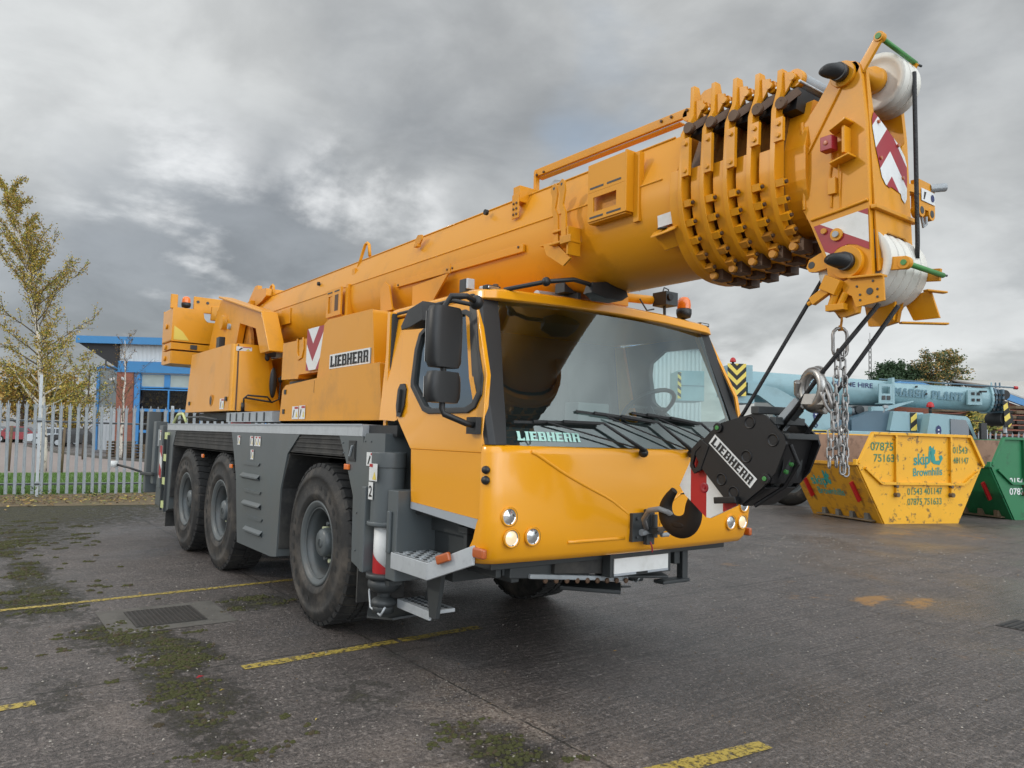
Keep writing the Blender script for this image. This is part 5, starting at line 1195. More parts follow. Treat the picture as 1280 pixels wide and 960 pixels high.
# ================================================================ GROUND AND SETTING
def ground_mat():
    m = bpy.data.materials.new('yard_concrete'); m.use_nodes = True; MATS['ground'] = m
    nt = m.node_tree; b = nt.nodes['Principled BSDF']; L = nt.links.new
    tc = nn(nt, 'ShaderNodeTexCoord'); at = nn(nt, 'ShaderNodeAttribute', attribute_name='mask'); sp = nn(nt, 'ShaderNodeSeparateColor'); L(at.outputs['Color'], sp.inputs[0])
    def noise(sc, det=6, rough=.6, vec=None, dist=0):
        n = nn(nt, 'ShaderNodeTexNoise'); n.inputs['Scale'].default_value = sc; n.inputs['Detail'].default_value = det; n.inputs['Roughness'].default_value = rough; n.inputs['Distortion'].default_value = dist
        L(vec or tc.outputs['Object'], n.inputs['Vector']); return n.outputs['Fac']
    def mr(v, a, b_, c=0, d=1):
        r = nn(nt, 'ShaderNodeMapRange'); L(v, r.inputs[0])
        for i, q in enumerate((a, b_, c, d)): r.inputs[i + 1].default_value = q
        return r.outputs[0]
    def mix(f, a, b_):
        x = nn(nt, 'ShaderNodeMix', data_type='RGBA')
        if isinstance(f, float): x.inputs[0].default_value = f
        else: L(f, x.inputs[0])
        for i, q in ((6, a), (7, b_)):
            if isinstance(q, tuple): x.inputs[i].default_value = (*q, 1)
            else: L(q, x.inputs[i])
        return x.outputs[2]
    def ma(op, a, b_=None):
        x = nn(nt, 'ShaderNodeMath', operation=op)
        for i, q in enumerate((a, b_)):
            if q is None: continue
            if isinstance(q, (int, float)): x.inputs[i].default_value = q
            else: L(q, x.inputs[i])
        return x.outputs[0]
    mp = nn(nt, 'ShaderNodeMapping'); mp.inputs['Scale'].default_value = (26, .8, 1); mp.inputs['Rotation'].default_value = (0, 0, rad(4)); L(tc.outputs['Object'], mp.inputs[0])
    streak = noise(1.0, 4, .6, mp.outputs[0])
    big = noise(.35, 5, .6); mid = noise(2.2, 8, .7); fine = noise(70, 3, .7); agg = noise(190, 2, .6)
    col = mix(mr(mid, .36, .64), (.046, .036, .031), (.160, .130, .114))
    col = mix(mr(big, .35, .7, 0, .6), col, (.125, .113, .108))
    col = mix(mr(streak, .48, .64, 0, .45), col, (.17, .15, .14))
    col = mix(mr(streak, .46, .36, 0, .65), col, (.030, .026, .025))
    col = mix(mr(fine, .48, .62, 0, .8), col, (.020, .017, .016))
    sp2 = noise(34, 4, .75)
    col = mix(mr(sp2, .50, .60, 0, .8), col, (.022, .018, .017))
    col = mix(mr(noise(30, 3, .7, dist=.4), .56, .62, 0, .75), col, (.25, .215, .195))
    col = mix(mr(noise(17, 5, .8), .56, .64, 0, .55), col, (.030, .025, .023))
    col = mix(mr(agg, .56, .68, 0, .8), col, (.24, .21, .19))
    # scattered pale grit set in the surface
    vo = nn(nt, 'ShaderNodeTexVoronoi'); vo.inputs['Scale'].default_value = 26; L(tc.outputs['Object'], vo.inputs['Vector'])
    sv = nn(nt, 'ShaderNodeSeparateColor'); L(vo.outputs['Color'], sv.inputs[0])
    dot = ma('MULTIPLY', ma('LESS_THAN', vo.outputs['Distance'], .16), ma('GREATER_THAN', ma('ADD', sv.outputs[0], ma('MULTIPLY', at.outputs['Alpha'], .45)), .93))
    col = mix(dot, col, (.32, .28, .25))
    # exposed coarse aggregate where the surface has broken up (alpha mask)
    v2 = nn(nt, 'ShaderNodeTexVoronoi'); v2.inputs['Scale'].default_value = 70; L(tc.outputs['Object'], v2.inputs['Vector'])
    s2 = nn(nt, 'ShaderNodeSeparateColor'); L(v2.outputs['Color'], s2.inputs[0])
    stone = mix(s2.outputs[0], (.07, .045, .035), (.36, .30, .25))
    brk = ma('MULTIPLY', mr(noise(3.5, 7, .7), .42, .56), mr(at.outputs['Alpha'], .15, .8))
    col = mix(brk, col, stone)
    # rust and silt stains
    col = mix(ma('MULTIPLY', mr(ma('ADD', noise(4.0, 9, .75), ma('MULTIPLY', sp.outputs[2], .22)), .60, .70), ma('MINIMUM', ma('MULTIPLY', sp.outputs[2], 1.6), 1.0)), col, (.34, .17, .045))
    # moss
    mo = ma('MULTIPLY', mr(ma('ADD', ma('MULTIPLY', noise(7, 11, .82), 1.15), ma('MULTIPLY', sp.outputs[0], .30)), .64, .76), mr(sp.outputs[0], .05, .4))
    mcol = mix(mr(noise(45, 4), .35, .65), (.018, .017, .010), (.075, .070, .026))
    col = mix(mo, col, mcol)
    # joints between the cast bays
    sx = nn(nt, 'ShaderNodeSeparateXYZ'); L(tc.outputs['Object'], sx.inputs[0])
    wob = ma('MULTIPLY', ma('SUBTRACT', noise(3, 4), .5), .05)
    def joint(o, per, off):
        f = ma('FRACT', ma('DIVIDE', ma('ADD', ma('ADD', o, off + per * 50), wob), per))
        return ma('LESS_THAN', ma('ABSOLUTE', ma('SUBTRACT', f, .5)), .009 / per)
    jt = ma('MAXIMUM', joint(sx.outputs[1], 4.6, 1.03 + 2.3), joint(sx.outputs[0], 6.1, -.74 + 3.05))
    col = mix(ma('MULTIPLY', jt, mr(noise(6, 4), .3, .5, .2, .9)), col, (.022, .02, .016))
    L(col, b.inputs['Base Color'])
    wet = ma('ADD', mr(noise(.5, 4, .5, dist=.5), .42, .62), sp.outputs[1])
    rg = ma('SUBTRACT', mr(fine, .2, .8, .46, .74), ma('MULTIPLY', ma('MINIMUM', wet, 1.0), .30))
    rg = ma('MAXIMUM', rg, ma('MULTIPLY', mo, .9)); L(rg, b.inputs['Roughness'])
    b.inputs['Specular IOR Level'].default_value = .55
    bp = nn(nt, 'ShaderNodeBump'); bp.inputs['Strength'].default_value = 1.0; bp.inputs['Distance'].default_value = .02
    h = ma('ADD', ma('ADD', ma('MULTIPLY', ma('ADD', fine, sp2), .6), ma('MULTIPLY', streak, 1.0)), ma('ADD', ma('MULTIPLY', mid, .8), ma('ADD', ma('MULTIPLY', mo, 1.2), ma('MULTIPLY', dot, .6))))
    L(h, bp.inputs['Height']); L(bp.outputs[0], b.inputs['Normal'])
ground_mat()
def axis(lo, hi, near0, near1, st):
    a = [near0 + i * st for i in range(int((near1 - near0) / st) + 1)]
    s_ = st; x = a[-1]
    while x < hi: s_ *= 1.35; x += s_; a.append(min(x, hi))
    s_ = st; x = a[0]; pre = []
    while x > lo: s_ *= 1.35; x -= s_; pre.append(max(x, lo))
    return pre[::-1] + a
XS = axis(-420, 260, -13, 6.4, .12); YS = axis(-260, 520, -5.5, 14, .12)
# moss, wet, rust and broken-surface patches: (x, y, rx, ry, angle, strength)
MOSS = [(-.45, -2.55, .5, .30, 0, .8), (.0, -2.35, .55, .16, .3, .9), (-1.05, -1.35, .30, .30, 0, .7), (-2.3, -2.95, .9, .22, .1, .8), (-3.6, -3.0, .9, .2, 0, .7), (-1.9, -3.2, .8, .25, 0, .55), (1.1, -2.45, .7, .22, .2, .55), (-9.8, -2.5, 2.2, 2.2, 0, .75), (-7.2, -2.9, 1.6, .7, .2, .6), (-11.3, -1.5, 1.2, 5, 0, .8), (-5.5, -3.2, 1.0, .4, 0, .55), (.8, -3.1, .5, .2, 0, .3), (1.7, -1.6, .35, .3, 0, .32), (2.9, -1.35, .5, .2, 0, .5), (1.2, -1.05, .3, .12, 0, .3), (-11, 3, 1.5, 5, 0, .6), (.45, -2.35, .35, .25, 0, .6), (1.75, -2.55, .5, .15, .2, .5)]
WET = [(1.8, .8, 1.6, 1.2, 0, .55), (-.7, 6.0, 2.2, 3.2, 0, .3), (2.2, 5.2, 1.2, 1.0, 0, .3), (-2.5, -2.6, 1.8, .8, 0, .35), (.6, 2.6, 1.4, 1.2, 0, .4), (-3.5, 9.5, 2.5, 3, 0, .4)]
RUST = [(1.95, 4.12, .15, .36, .15, 1.1), (2.28, 4.5, .15, .38, .1, 1.0), (1.55, 3.7, .3, .4, 0, .35), (-.9, 10.9, .5, 1.4, 0, .5), (-.2, 11.6, .8, .8, 0, .45), (-.2, 4.6, .12, .35, .2, .5), (.9, 4.1, .12, .3, .2, .4), (3.6, 3.2, .6, .9, 0, .2)]
BRK = [(2.75, -1.25, .8, .35, 0, 1), (3.5, -1.6, .9, .7, 0, .9), (2.0, -1.08, .5, .14, 0, .6), (1.2, -2.7, .9, .5, 0, .35), (.5, -1.7, .5, .5, 0, .25), (2.9, -.9, .8, .3, 0, .4)]
def fld(L_, x, y):
    t = 0
    for cx, cy, rx, ry, an, s_ in L_:
        dx, dy = x - cx, y - cy; u = dx * cos(an) + dy * sin(an); v = -dx * sin(an) + dy * cos(an)
        q = (u / rx) ** 2 + (v / ry) ** 2
        if q < 7: t = max(t, s_ * math.exp(-q * .8))
    return min(1, t)
vs = []; colr = []
for y in YS:
    for x in XS:
        z = 0
        vs.append((x, y, z))
        if -14 < x < 8 and -9 < y < 16: colr += [fld(MOSS, x, y), fld(WET, x, y), fld(RUST, x, y), fld(BRK, x, y)]
        else: colr += [0, 0, 0, 0]
nxs = len(XS)
fs = [(j * nxs + i, j * nxs + i + 1, (j + 1) * nxs + i + 1, (j + 1) * nxs + i) for j in range(len(YS) - 1) for i in range(nxs - 1)]
me = bpy.data.meshes.new('ground'); me.from_pydata(vs, [], fs); me.materials.append(MATS['ground'])
ca = me.color_attributes.new('mask', 'FLOAT_COLOR', 'POINT'); ca.data.foreach_set('color', colr)
go = bpy.data.objects.new('ground', me); COL.objects.link(go); tag(go, kind='structure')

# worn yellow bay lines
def line_mat():
    m = bpy.data.materials.new('line_paint'); m.use_nodes = True; MATS['line_paint'] = m
    nt = m.node_tree; b = nt.nodes['Principled BSDF']; L = nt.links.new; o = nt.nodes['Material Output']
    tc = nn(nt, 'ShaderNodeTexCoord'); n = nn(nt, 'ShaderNodeTexNoise'); n.inputs['Scale'].default_value = 26; n.inputs['Detail'].default_value = 8; n.inputs['Roughness'].default_value = .75
    L(tc.outputs['Object'], n.inputs[0]); r = nn(nt, 'ShaderNodeMapRange'); r.inputs[1].default_value = .40; r.inputs[2].default_value = .53; L(n.outputs['Fac'], r.inputs[0])
    b.inputs['Base Color'].default_value = (.40, .30, .06, 1); b.inputs['Roughness'].default_value = .6
    t = nn(nt, 'ShaderNodeBsdfTransparent'); x = nn(nt, 'ShaderNodeMixShader'); L(r.outputs[0], x.inputs[0]); L(t.outputs[0], x.inputs[1]); L(b.outputs[0], x.inputs[2]); L(x.outputs[0], o.inputs[0])
line_mat()
def strip(name, p, q, w, m='line_paint', z=.004, end=.02):
    p = V((p[0], p[1], z)); q = V((q[0], q[1], z)); d = (q - p).normalized(); r = V((-d.y, d.x, 0)) * w / 2; b = B(m); n = max(2, int((q - p).length / .12)); vs = []
    for i in range(n + 1):
        c_ = p + (q - p) * i / n; k = 1 + random.uniform(-.14, .14); vs += [c_ - r * k, c_ + r * (1 + random.uniform(-.14, .14))]
    b.add(vs, [(2 * i, 2 * i + 2, 2 * i + 3, 2 * i + 1) for i in range(n)])
    return tag(b.build(name), kind='structure')
strip('bay_line', (-1.66, -4.6), (-1.90, -.75), .085); strip('bay_line', (-1.90, -.75), (-2.02, 2.6), .085)
strip('bay_line', (.865, -2.06), (.81, -.88), .10); strip('bay_line', (.81, -.84), (.775, -.08), .10)
strip('bay_line', (.93, -3.9), (.905, -3.24), .09); strip('bay_line', (3.47, -1.02), (3.58, -.14), .115)
# inspection cover
b = B('conc_light'); quad(b, (-1.30, -2.66, .0), (1, 0, 0), (0, 1, 0), .88, .95, 'conc_light', .003)
b.build('x').name = 'cover_surround'; o = bpy.data.objects['cover_surround']; tag(o, kind='structure')
b = B('iron'); b.box(-1.16, -.58, -2.46, -1.92, .0, .012)
for i in range(16):
    for j in range(14):
        b.box(-1.14 + .035 * i, -1.122 + .035 * i, -2.44 + .037 * j, -2.418 + .037 * j, .012, .017)
tag(b.build('manhole_cover'), 'chequered iron manhole cover in the ground left of the yellow crane', 'manhole cover')
b = B('black'); 
b.box(3.12, 3.62, 4.06, 4.50, .001, .006, 'iron')
for i in range(8): b.box(3.15 + .058 * i, 3.175 + .058 * i, 4.09, 4.47, .0062, .010)
tag(b.build('drain_grate'), 'slotted black drain grate set in the ground at the right edge', 'drain')
# verge of leaves, grass, road and car park on the far side of the fence
def sheet(name, pts, m, z, kind='structure'):
    b = B(m); b.add([(x, y, z) for x, y in pts], [tuple(range(len(pts)))]); return tag(b.build(name), kind=kind)
sheet('verge', [(-11.6, -10), (-11.4, -3), (-10.9, 0), (-11.5, 9), (-14.4, 9), (-14.4, -10)], 'verge', .006)
sheet('grass_bank', [(-14.2, -14), (-23.6, -14), (-23.4, 14), (-14.2, 14)], 'grass', .010)
def uv(p, q, d=1): return tuple(W(p, q)[:2])
sheet('road', [(-23.3, -25), (-23.2, 12), (-32.0, 3.4), (-37.0, 1.9), (-44, .9), (-60, .3), (-140, 4), (-140, -40)], 'road_pink', .008)
b = B('conc_light'); pts = [(-23.2, 12.1), (-32.0, 3.5), (-37.0, 2.0), (-44, 1.0), (-60, .4)]
for i in range(4): b.bar((*pts[i], .06), (*pts[i + 1], .06), .15, .12)
tag(b.build('kerb'), kind='structure')
# blades of grass and fallen leaves
b = B('grass')
for i in range(20000):
    x = -14.3 - random.random() ** 1.6 * 8.5; y = random.uniform(-6, 4.0) ; h = random.uniform(.04, .10) * (1.0 if x < -15 else 1.2); a = random.uniform(0, pi); w_ = .012
    dx, dy = cos(a) * w_, sin(a) * w_; lx, ly = random.uniform(-.04, .04), random.uniform(-.04, .04)
    b.add([(x - dx, y - dy, .01), (x + dx, y + dy, .01), (x + lx, y + ly, h)], [(0, 1, 2)])
tag(b.build('grass_blades'), 'rough green grass growing beyond the left palisade fence', 'grass', kind='stuff')
b = B('leaf_litter')
for i in range(3600):
    x = random.gauss(-12.5, .75); y = random.uniform(-6, 6); s_ = random.uniform(.02, .05); a = random.uniform(0, 2 * pi); z = random.uniform(.01, .05)
    if x > -11.2 and random.random() < .7: continue
    b.add([(x + s_ * cos(a + k * pi / 2) * (1 if k % 2 else .6), y + s_ * sin(a + k * pi / 2) * (1 if k % 2 else .6), z + random.uniform(-.012, .012)) for k in range(4)], [(0, 1, 2, 3)], random.choice(('leaf_litter', 'leaf_litter', 'leaf_o', 'leaf_y', 'leaf_g', 'timber')))
tag(b.build('fallen_leaves'), 'brown fallen leaves lying along the foot of the left fence', 'leaves', kind='stuff')
b = B('leaf_g')
for i in range(1400):
    y = random.uniform(-6, 6); c_ = math.sin(y * 2.1) + math.sin(y * 5.3 + 1); 
    if c_ < -.2: continue
    x = random.gauss(-13.35, .18); h = random.uniform(.02, .10 + .09 * max(0, c_)); a = random.uniform(0, 6.28); s_ = .028
    b.add([(x, y, h), (x + s_ * cos(a), y + s_ * sin(a), h + .015), (x + s_ * 1.7 * cos(a + .5), y + s_ * 1.7 * sin(a + .5), h), (x + s_ * cos(a + 1), y + s_ * sin(a + 1), h - .01)], [(0, 1, 2, 3)], random.choice(('leaf_g', 'leaf_dk', 'leaf_olive')))
tag(b.build('weeds'), 'low green weeds growing under the left palisade fence', 'weeds', kind='stuff')
b = B('stone_w')
def pebble(b, x, y, s_):
    vs = [(x + s_ * random.uniform(.6, 1.1) * cos(a), y + s_ * random.uniform(.6, 1.1) * sin(a), .002) for a in [i * pi / 3 + random.random() * .5 for i in range(6)]]
    t = [(v[0] * .5 + x * .5, v[1] * .5 + y * .5, s_ * .7) for v in vs]
    b.add(vs + t, [(i, (i + 1) % 6, (i + 1) % 6 + 6, i + 6) for i in range(6)] + [(6, 7, 8, 9, 10, 11)], random.choice(('stone_w', 'stone_w', 'conc_light', 'timber')))
for i in range(6500):
    if i > 1500:
        dd = random.random() ** .7; x = random.uniform(-5, 4.5); y = random.uniform(-3.5, 9); s_ = random.choice((.003, .004, .005, .006, .008)) * (1 + max(0, y) * .08)
    elif i < 800:
        c_ = random.choice(BRK[:3]); x = random.gauss(c_[0], c_[2] * .6); y = random.gauss(c_[1], c_[3] * .8); s_ = random.uniform(.002, .006)
    elif i < 960:
        x = random.uniform(-3, 4.2); y = random.uniform(-3.6, 3) ; s_ = random.choice((.003, .004, .006, .009))
    else:
        x = random.gauss(.6, 1.0); y = random.gauss(-2.3, .5); s_ = random.uniform(.002, .007)
    if abs(x) < 1 and -1.4 < y < -.8: continue
    pebble(b, x, y, s_)
GR = b
b = B('moss'); rm = random.Random(77)
CL = []
for cx_, cy_, rx, ry, an, s_ in MOSS:
    if s_ < .5 or cx_ < -9: continue
    for q in range(int(9 * rx * ry / .1) + 4):
        (rm.random() < (.45 if cx_ < -1.5 else .85)) and CL.append((rm.gauss(cx_, rx * .55), rm.gauss(cy_, ry * .55), rm.uniform(.03, .13)))
for q in range(60): CL.append((rm.uniform(-6, 2.2), rm.uniform(-3.4, -2.0), rm.uniform(.015, .04)))
for cx_, cy_, r_ in CL:
    for q in range(int(10 + 900 * r_ * r_ * 3)):
        a = rm.uniform(0, 2 * pi); d = r_ * math.sqrt(rm.random()) * (1 + .5 * sin(3 * a + cx_ * 9)); x = cx_ + d * cos(a) * .7; y = cy_ + d * sin(a) * 1.3; s2_ = rm.uniform(.006, .016) * (1.2 if x > -2 else 1.6)
        if -1.2 < x < -.55 and -2.5 < y < -1.88: continue
        n_ = 5; a0 = rm.random() * 6; top = (x + rm.uniform(-.3, .3) * s2_, y + rm.uniform(-.3, .3) * s2_, s2_ * rm.uniform(.5, .9))
        vs = [(x + s2_ * cos(a0 + k * 2 * pi / n_), y + s2_ * sin(a0 + k * 2 * pi / n_), .001) for k in range(n_)]; md_ = [(x + .7 * s2_ * cos(a0 + k * 2 * pi / n_), y + .7 * s2_ * sin(a0 + k * 2 * pi / n_), s2_ * .45) for k in range(n_)]
        b.add(vs + md_ + [top], [(k, (k + 1) % n_, (k + 1) % n_ + n_, k + n_) for k in range(n_)] + [(k + n_, (k + 1) % n_ + n_, 2 * n_) for k in range(n_)], 'moss' if rm.random() < .8 else 'moss_dry', True)
        if rm.random() < .05: pebble(GR, x + rm.gauss(0, .05), y + rm.gauss(0, .05), rm.uniform(.004, .010))
tag(b.build('moss'), 'green moss clumps growing on the wet yard at the lower left', 'moss', kind='stuff')
b = GR
tag(b.build('loose_grit'), 'pale loose grit and small stones scattered over the wet yard', 'grit', kind='stuff')
b = B('leaf_o')
for x, y, r_, m_ in ((.93, -2.35, .035, 'red'), (1.25, -2.3, .02, 'leaf_y'), (1.15, -2.42, .014, 'leaf_y'), (.82, -1.55, .03, 'leaf_o'), (1.9, .4, .02, 'leaf_o'), (-1.9, -2.2, .02, 'leaf_o'), (2.0, -2.0, .015, 'leaf_y')):
    a = x * 9; b.add([(x + r_ * cos(a), y + r_ * sin(a), .006), (x + r_ * .4 * cos(a + 1.5), y + r_ * .4 * sin(a + 1.5), .016), (x - r_ * cos(a), y - r_ * sin(a), .008), (x - r_ * .4 * cos(a + 1.5), y - r_ * .4 * sin(a + 1.5), .012)], [(0, 1, 2, 3)], m_)
tag(b.build('stray_leaves'), 'a few stray red and yellow leaves on the wet yard', 'leaves', kind='stuff')

# ---- palisade fences
def pale_mesh(h, w_=.065):
    b = B('galv_dull'); t = .012
    prof = [(-w_ / 2, .012), (-w_ * .28, .0), (-w_ * .1, .012), (w_ * .1, .012), (w_ * .28, .0), (w_ / 2, .012)]
    for i in range(5):
        (a0, d0), (a1, d1) = prof[i], prof[i + 1]
        b.slab([(a0, d0, .06), (a1, d1, .06), (a1, d1, h - .16), (a0, d0, h - .16)], (0, 1, 0), .003)
    # three splayed points
    b.slab([(-.016, .008, h - .17), (.016, .008, h - .17), (.010, .0, h - .03), (0, 0, h), (-.010, 0, h - .03)], (0, 1, 0), .003)
    for s_ in (-1, 1):
        b.slab([(s_ * .016, .008, h - .17), (s_ * w_ / 2, .012, h - .17), (s_ * (w_ / 2 + .016), -.012, h - .085), (s_ * (w_ / 2 + .002), -.004, h - .06), (s_ * .018, .008, h - .10)], (0, 1, 0), .003)
    return b
def fence(name, label, p, q, h, pitch, posts, posth, group=None, lean=True):
    p = V((*p, 0)); q = V((*q, 0)); d = (q - p).normalized(); ang = math.atan2(d.y, d.x); Ln = (q - p).length
    root = thing(name, label, 'fence', p, group)
    root.rotation_euler = (0, 0, ang)
    gl = Matrix.Rotation(-ang, 3, 'Z') @ V((GL.x, GL.y, 0)) if lean else V((0, 0, 0))
    def sh(b): b.v = [(x + z * gl.x, y + z * gl.y, z) for x, y, z in b.v]; return b
    r = B('galv_dull')
    for z in (.30, h - .42):
        r.box(0, Ln, .018, .062, z, z + .006); r.box(0, Ln, .018, .024, z - .04, z, 'dark_grey')
    sh(r).build('rail', root)
    m0 = None; n = int(Ln / pitch)
    for i in range(n):
        if m0 is None: m0 = sh(pale_mesh(h)).build('pale', root); o = m0
        else: o = m0.copy(); COL.objects.link(o); o.parent = root
        o.location = (i * pitch + pitch * .5 + random.uniform(-.006, .006), 0, random.uniform(-.012, .012)); o.rotation_euler = (0, random.uniform(-.006, .006), random.uniform(-.04, .04))
    for x, ph in posts:
        k = B('galv'); k.box(x - .03, x + .03, .03, .10, 0, ph); k.box(x - .045, x + .045, .02, .03, .24, .34, 'galv_dull'); k.box(x - .045, x + .045, .02, .03, h - .45, h - .36, 'galv_dull'); sh(k).build('post', root)
    return root
fence('palisade_fence', 'grey galvanised palisade fence behind the rear of the yellow crane, birch tree behind it', (-13.95, -8.0), (-13.0, 7.0), 2.12, .165, ((5.78, 2.72), (8.5, 2.15), (11.3, 2.15), (2.9, 2.15)), 3.1)
# ---- trees
def make_tree(label, base, path, r0, branches, leafm, nleaf, ls, barkm='bark_white', seed=1, spread=1.0, name='birch_tree', group=None, droop=0, cat='tree', twig=True, wind=(0, 0, 0)):
    rnd = random.Random(seed); base = V(base)
    root = thing(name, label, cat, base, group)
    t = B(barkm); tw = []
    P = [V(p) for p in path]
    def at(s_):
        s_ *= (len(P) - 1); i = min(int(s_), len(P) - 2); return P[i].lerp(P[i + 1], s_ - i)
    N = 14; t.tube([at(i / N) + V((rnd.uniform(-.03, .03), rnd.uniform(-.03, .03), 0)) * (1 if i else 0) for i in range(N + 1)], [r0 * (1 - .88 * i / N) for i in range(N + 1)], 9)
    for s0, s1, cnt, L0, L1, el in branches:
        for k in range(cnt):
            s_ = s0 + (s1 - s0) * (k + rnd.random()) / cnt; a = k * 2.4 + rnd.uniform(-.5, .5); ln = (L0 + (L1 - L0) * (s_ - s0) / max(.01, s1 - s0)) * rnd.uniform(.7, 1.2)
            e = el + rnd.uniform(-.25, .25); p = at(s_); d = V((cos(a) * cos(e), sin(a) * cos(e), sin(e))); pts = [p]; rr_ = r0 * .38 * (1.05 - s_)
            for j in range(6):
                d = (d + V((rnd.uniform(-.16, .16), rnd.uniform(-.16, .16), rnd.uniform(-.10, .16) - droop * j / 6)) + V(wind) * .12).normalized(); pts.append(pts[-1] + d * ln / 6)
            t.tube(pts, [max(.006, rr_ * (1 - i / 6.5)) for i in range(7)], 5, 'bark' if rr_ < .03 else barkm)
            for j in range(2, 7):
                for q in range(2):
                    dd = (d + V((rnd.uniform(-.9, .9), rnd.uniform(-.9, .9), rnd.uniform(-.5, .7))) + V(wind) * .4).normalized(); l2 = ln * .28 * rnd.uniform(.5, 1.2)
                    p2 = [pts[j], pts[j] + dd * l2 * .5 + V((0, 0, .02)), pts[j] + dd * l2 + V((0, 0, -droop * .2)) + V(wind) * .1]; tw.append(p2)
                    if twig: t.tube(p2, [.012 * r0 / .12, .008 * r0 / .12, .004], 3, 'bark', cap=False)
    t.build('trunk', root)
    c_ = B(leafm[0])
    for i in range(nleaf):
        w_ = rnd.choice(tw); s_ = rnd.random(); p = w_[0].lerp(w_[1], s_ * 2) if s_ < .5 else w_[1].lerp(w_[2], s_ * 2 - 1)
        p = p + V((rnd.gauss(0, .06), rnd.gauss(0, .06), rnd.gauss(0, .06))) * spread
        u = V((rnd.uniform(-1, 1), rnd.uniform(-1, 1), rnd.uniform(-1, 1))).normalized(); v = u.orthogonal().normalized(); k = ls * rnd.uniform(.6, 1.3)
        c_.add([p - u * k, p + v * k * .6, p + u * k, p - v * k * .6], [(0, 1, 2, 3)], rnd.choice(leafm))
    c_.build('crown', root)
    return root
b0 = W(-16.03, 25.6)
make_tree('slender birch with sparse yellow leaves behind the left palisade fence', b0, [(0, 0, 0), (-.10 * RH.x, -.10 * RH.y, 1.6), (-.33 * RH.x, -.33 * RH.y, 3.6), (-.72 * RH.x, -.72 * RH.y, 5.9), (-1.15 * RH.x, -1.15 * RH.y, 7.4), (-2.0 * RH.x, -2.0 * RH.y, 9.9)], .12,
          [(.22, .5, 24, 2.1, 2.0, .65), (.5, .8, 24, 1.8, 1.4, .85), (.8, 1.0, 16, 1.2, .6, .9)], ['leaf_y', 'leaf_y', 'leaf_o', 'leaf_g'], 17000, .036, seed=5)
b1 = W(-19.9, 38.0)
make_tree('small nearly bare birch in front of the warehouse windows', b1, [(0, 0, 0), (0, 0, 2), (-.1, 0, 4), (-.1, -.1, 6.1)], .09, [(.3, .7, 14, 1.7, 1.4, .7), (.7, 1, 10, 1.1, .6, .9)], ['leaf_o', 'bark'], 500, .035, seed=9)
make_tree('bushy golden tree far behind the birch at the left edge', W(-43.5, 66), [(0, 0, 0), (0, 0, 3), (.2, 0, 6.0)], .18, [(.2, .95, 34, 3.4, 2.0, .5)], ['leaf_y', 'leaf_olive', 'leaf_o'], 7000, .13, 'bark', seed=3, spread=3, name='tree', twig=False)
make_tree('second golden tree behind the birch, beside the white hatched shed', W(-37.5, 62), [(0, 0, 0), (0, 0, 2.5), (.2, 0, 5.0)], .16, [(.2, .95, 28, 2.3, 1.6, .5)], ['leaf_y', 'leaf_olive', 'leaf_o'], 4500, .12, 'bark', seed=13, spread=3, name='tree', twig=False)
make_tree('third golden tree, closest behind the trunk of the birch', W(-20.6, 36), [(0, 0, 0), (0, 0, 2.0), (0, 0, 4.6)], .10, [(.3, .95, 26, 1.5, .8, .7)], ['leaf_y', 'leaf_olive', 'leaf_g'], 1500, .05, 'bark', seed=23, spread=2, name='tree')
for i, (px, s_) in enumerate(((-17.0, 3), (-15.2, 4))):
    k = B('timber'); p = W(px, 25.3); k.tube([(p.x, p.y, 0), (p.x + .04, p.y, 1.55)], .04, 8); tag(k.build('tree_stake'), ('left', 'right')[i] + ' hand wooden stake beside the foot of the birch trunk', 'stake')
# right background trees
make_tree('dark green conifer-like tree behind the blue crane boom', W(31.0, 60), [(0, 0, 0), (0, 0, 4), (0, 0, 8.1)], .2, [(.60, 1, 60, 2.6, .9, .35)], ['leaf_dk', 'leaf_dk', 'leaf_dk'], 11000, .09, 'bark', seed=31, spread=2.4, name='tree', twig=False)
make_tree('shorter dark green tree between the blue roof and the windswept tree', W(33.6, 61), [(0, 0, 0), (0, 0, 4), (0, 0, 8.0)], .2, [(.6, 1, 34, 1.6, .8, .5)], ['leaf_dk', 'leaf_olive', 'leaf_dk'], 4200, .11, 'bark', seed=33, spread=2.2, name='tree', twig=False)
wd = (RH.x * .9, RH.y * .9, -.25)
make_tree('windswept olive tree leaning right behind the blue crane boom', W(33.2, 58), [(0, 0, 0), (0, 0, 4), (RH.x * .1, RH.y * .1, 6.7), (RH.x * .3, RH.y * .3, 9.0)], .2, [(.62, 1, 46, 1.9, 1.5, .25)], ['leaf_olive', 'leaf_olive', 'leaf_dk', 'leaf_o'], 6500, .085, 'bark', seed=35, spread=2, name='tree', twig=False, wind=wd)
# ---- radio mast
b = B('iron'); b.T = YARD
for s_ in (-.16, .16): b.bar((34.0 + s_, 70, 0), (34.0 + s_ * .6, 70, 12.0), .05, .05)
b.bar((34, 70.3, 0), (34, 70.2, 12), .05, .05)
for i in range(24): b.bar((34 - .14, 70, .5 * i), (34 + .14, 70, .5 * i + .5), .03, .03); b.bar((34 + .14, 70, .5 * i), (34 - .14, 70, .5 * i + .5), .03, .03)
b.bar((34, 70, 12), (34, 70, 12.6), .03, .03); tag(b.build('radio_mast'), 'thin lattice radio mast rising behind the trees on the right', 'mast')

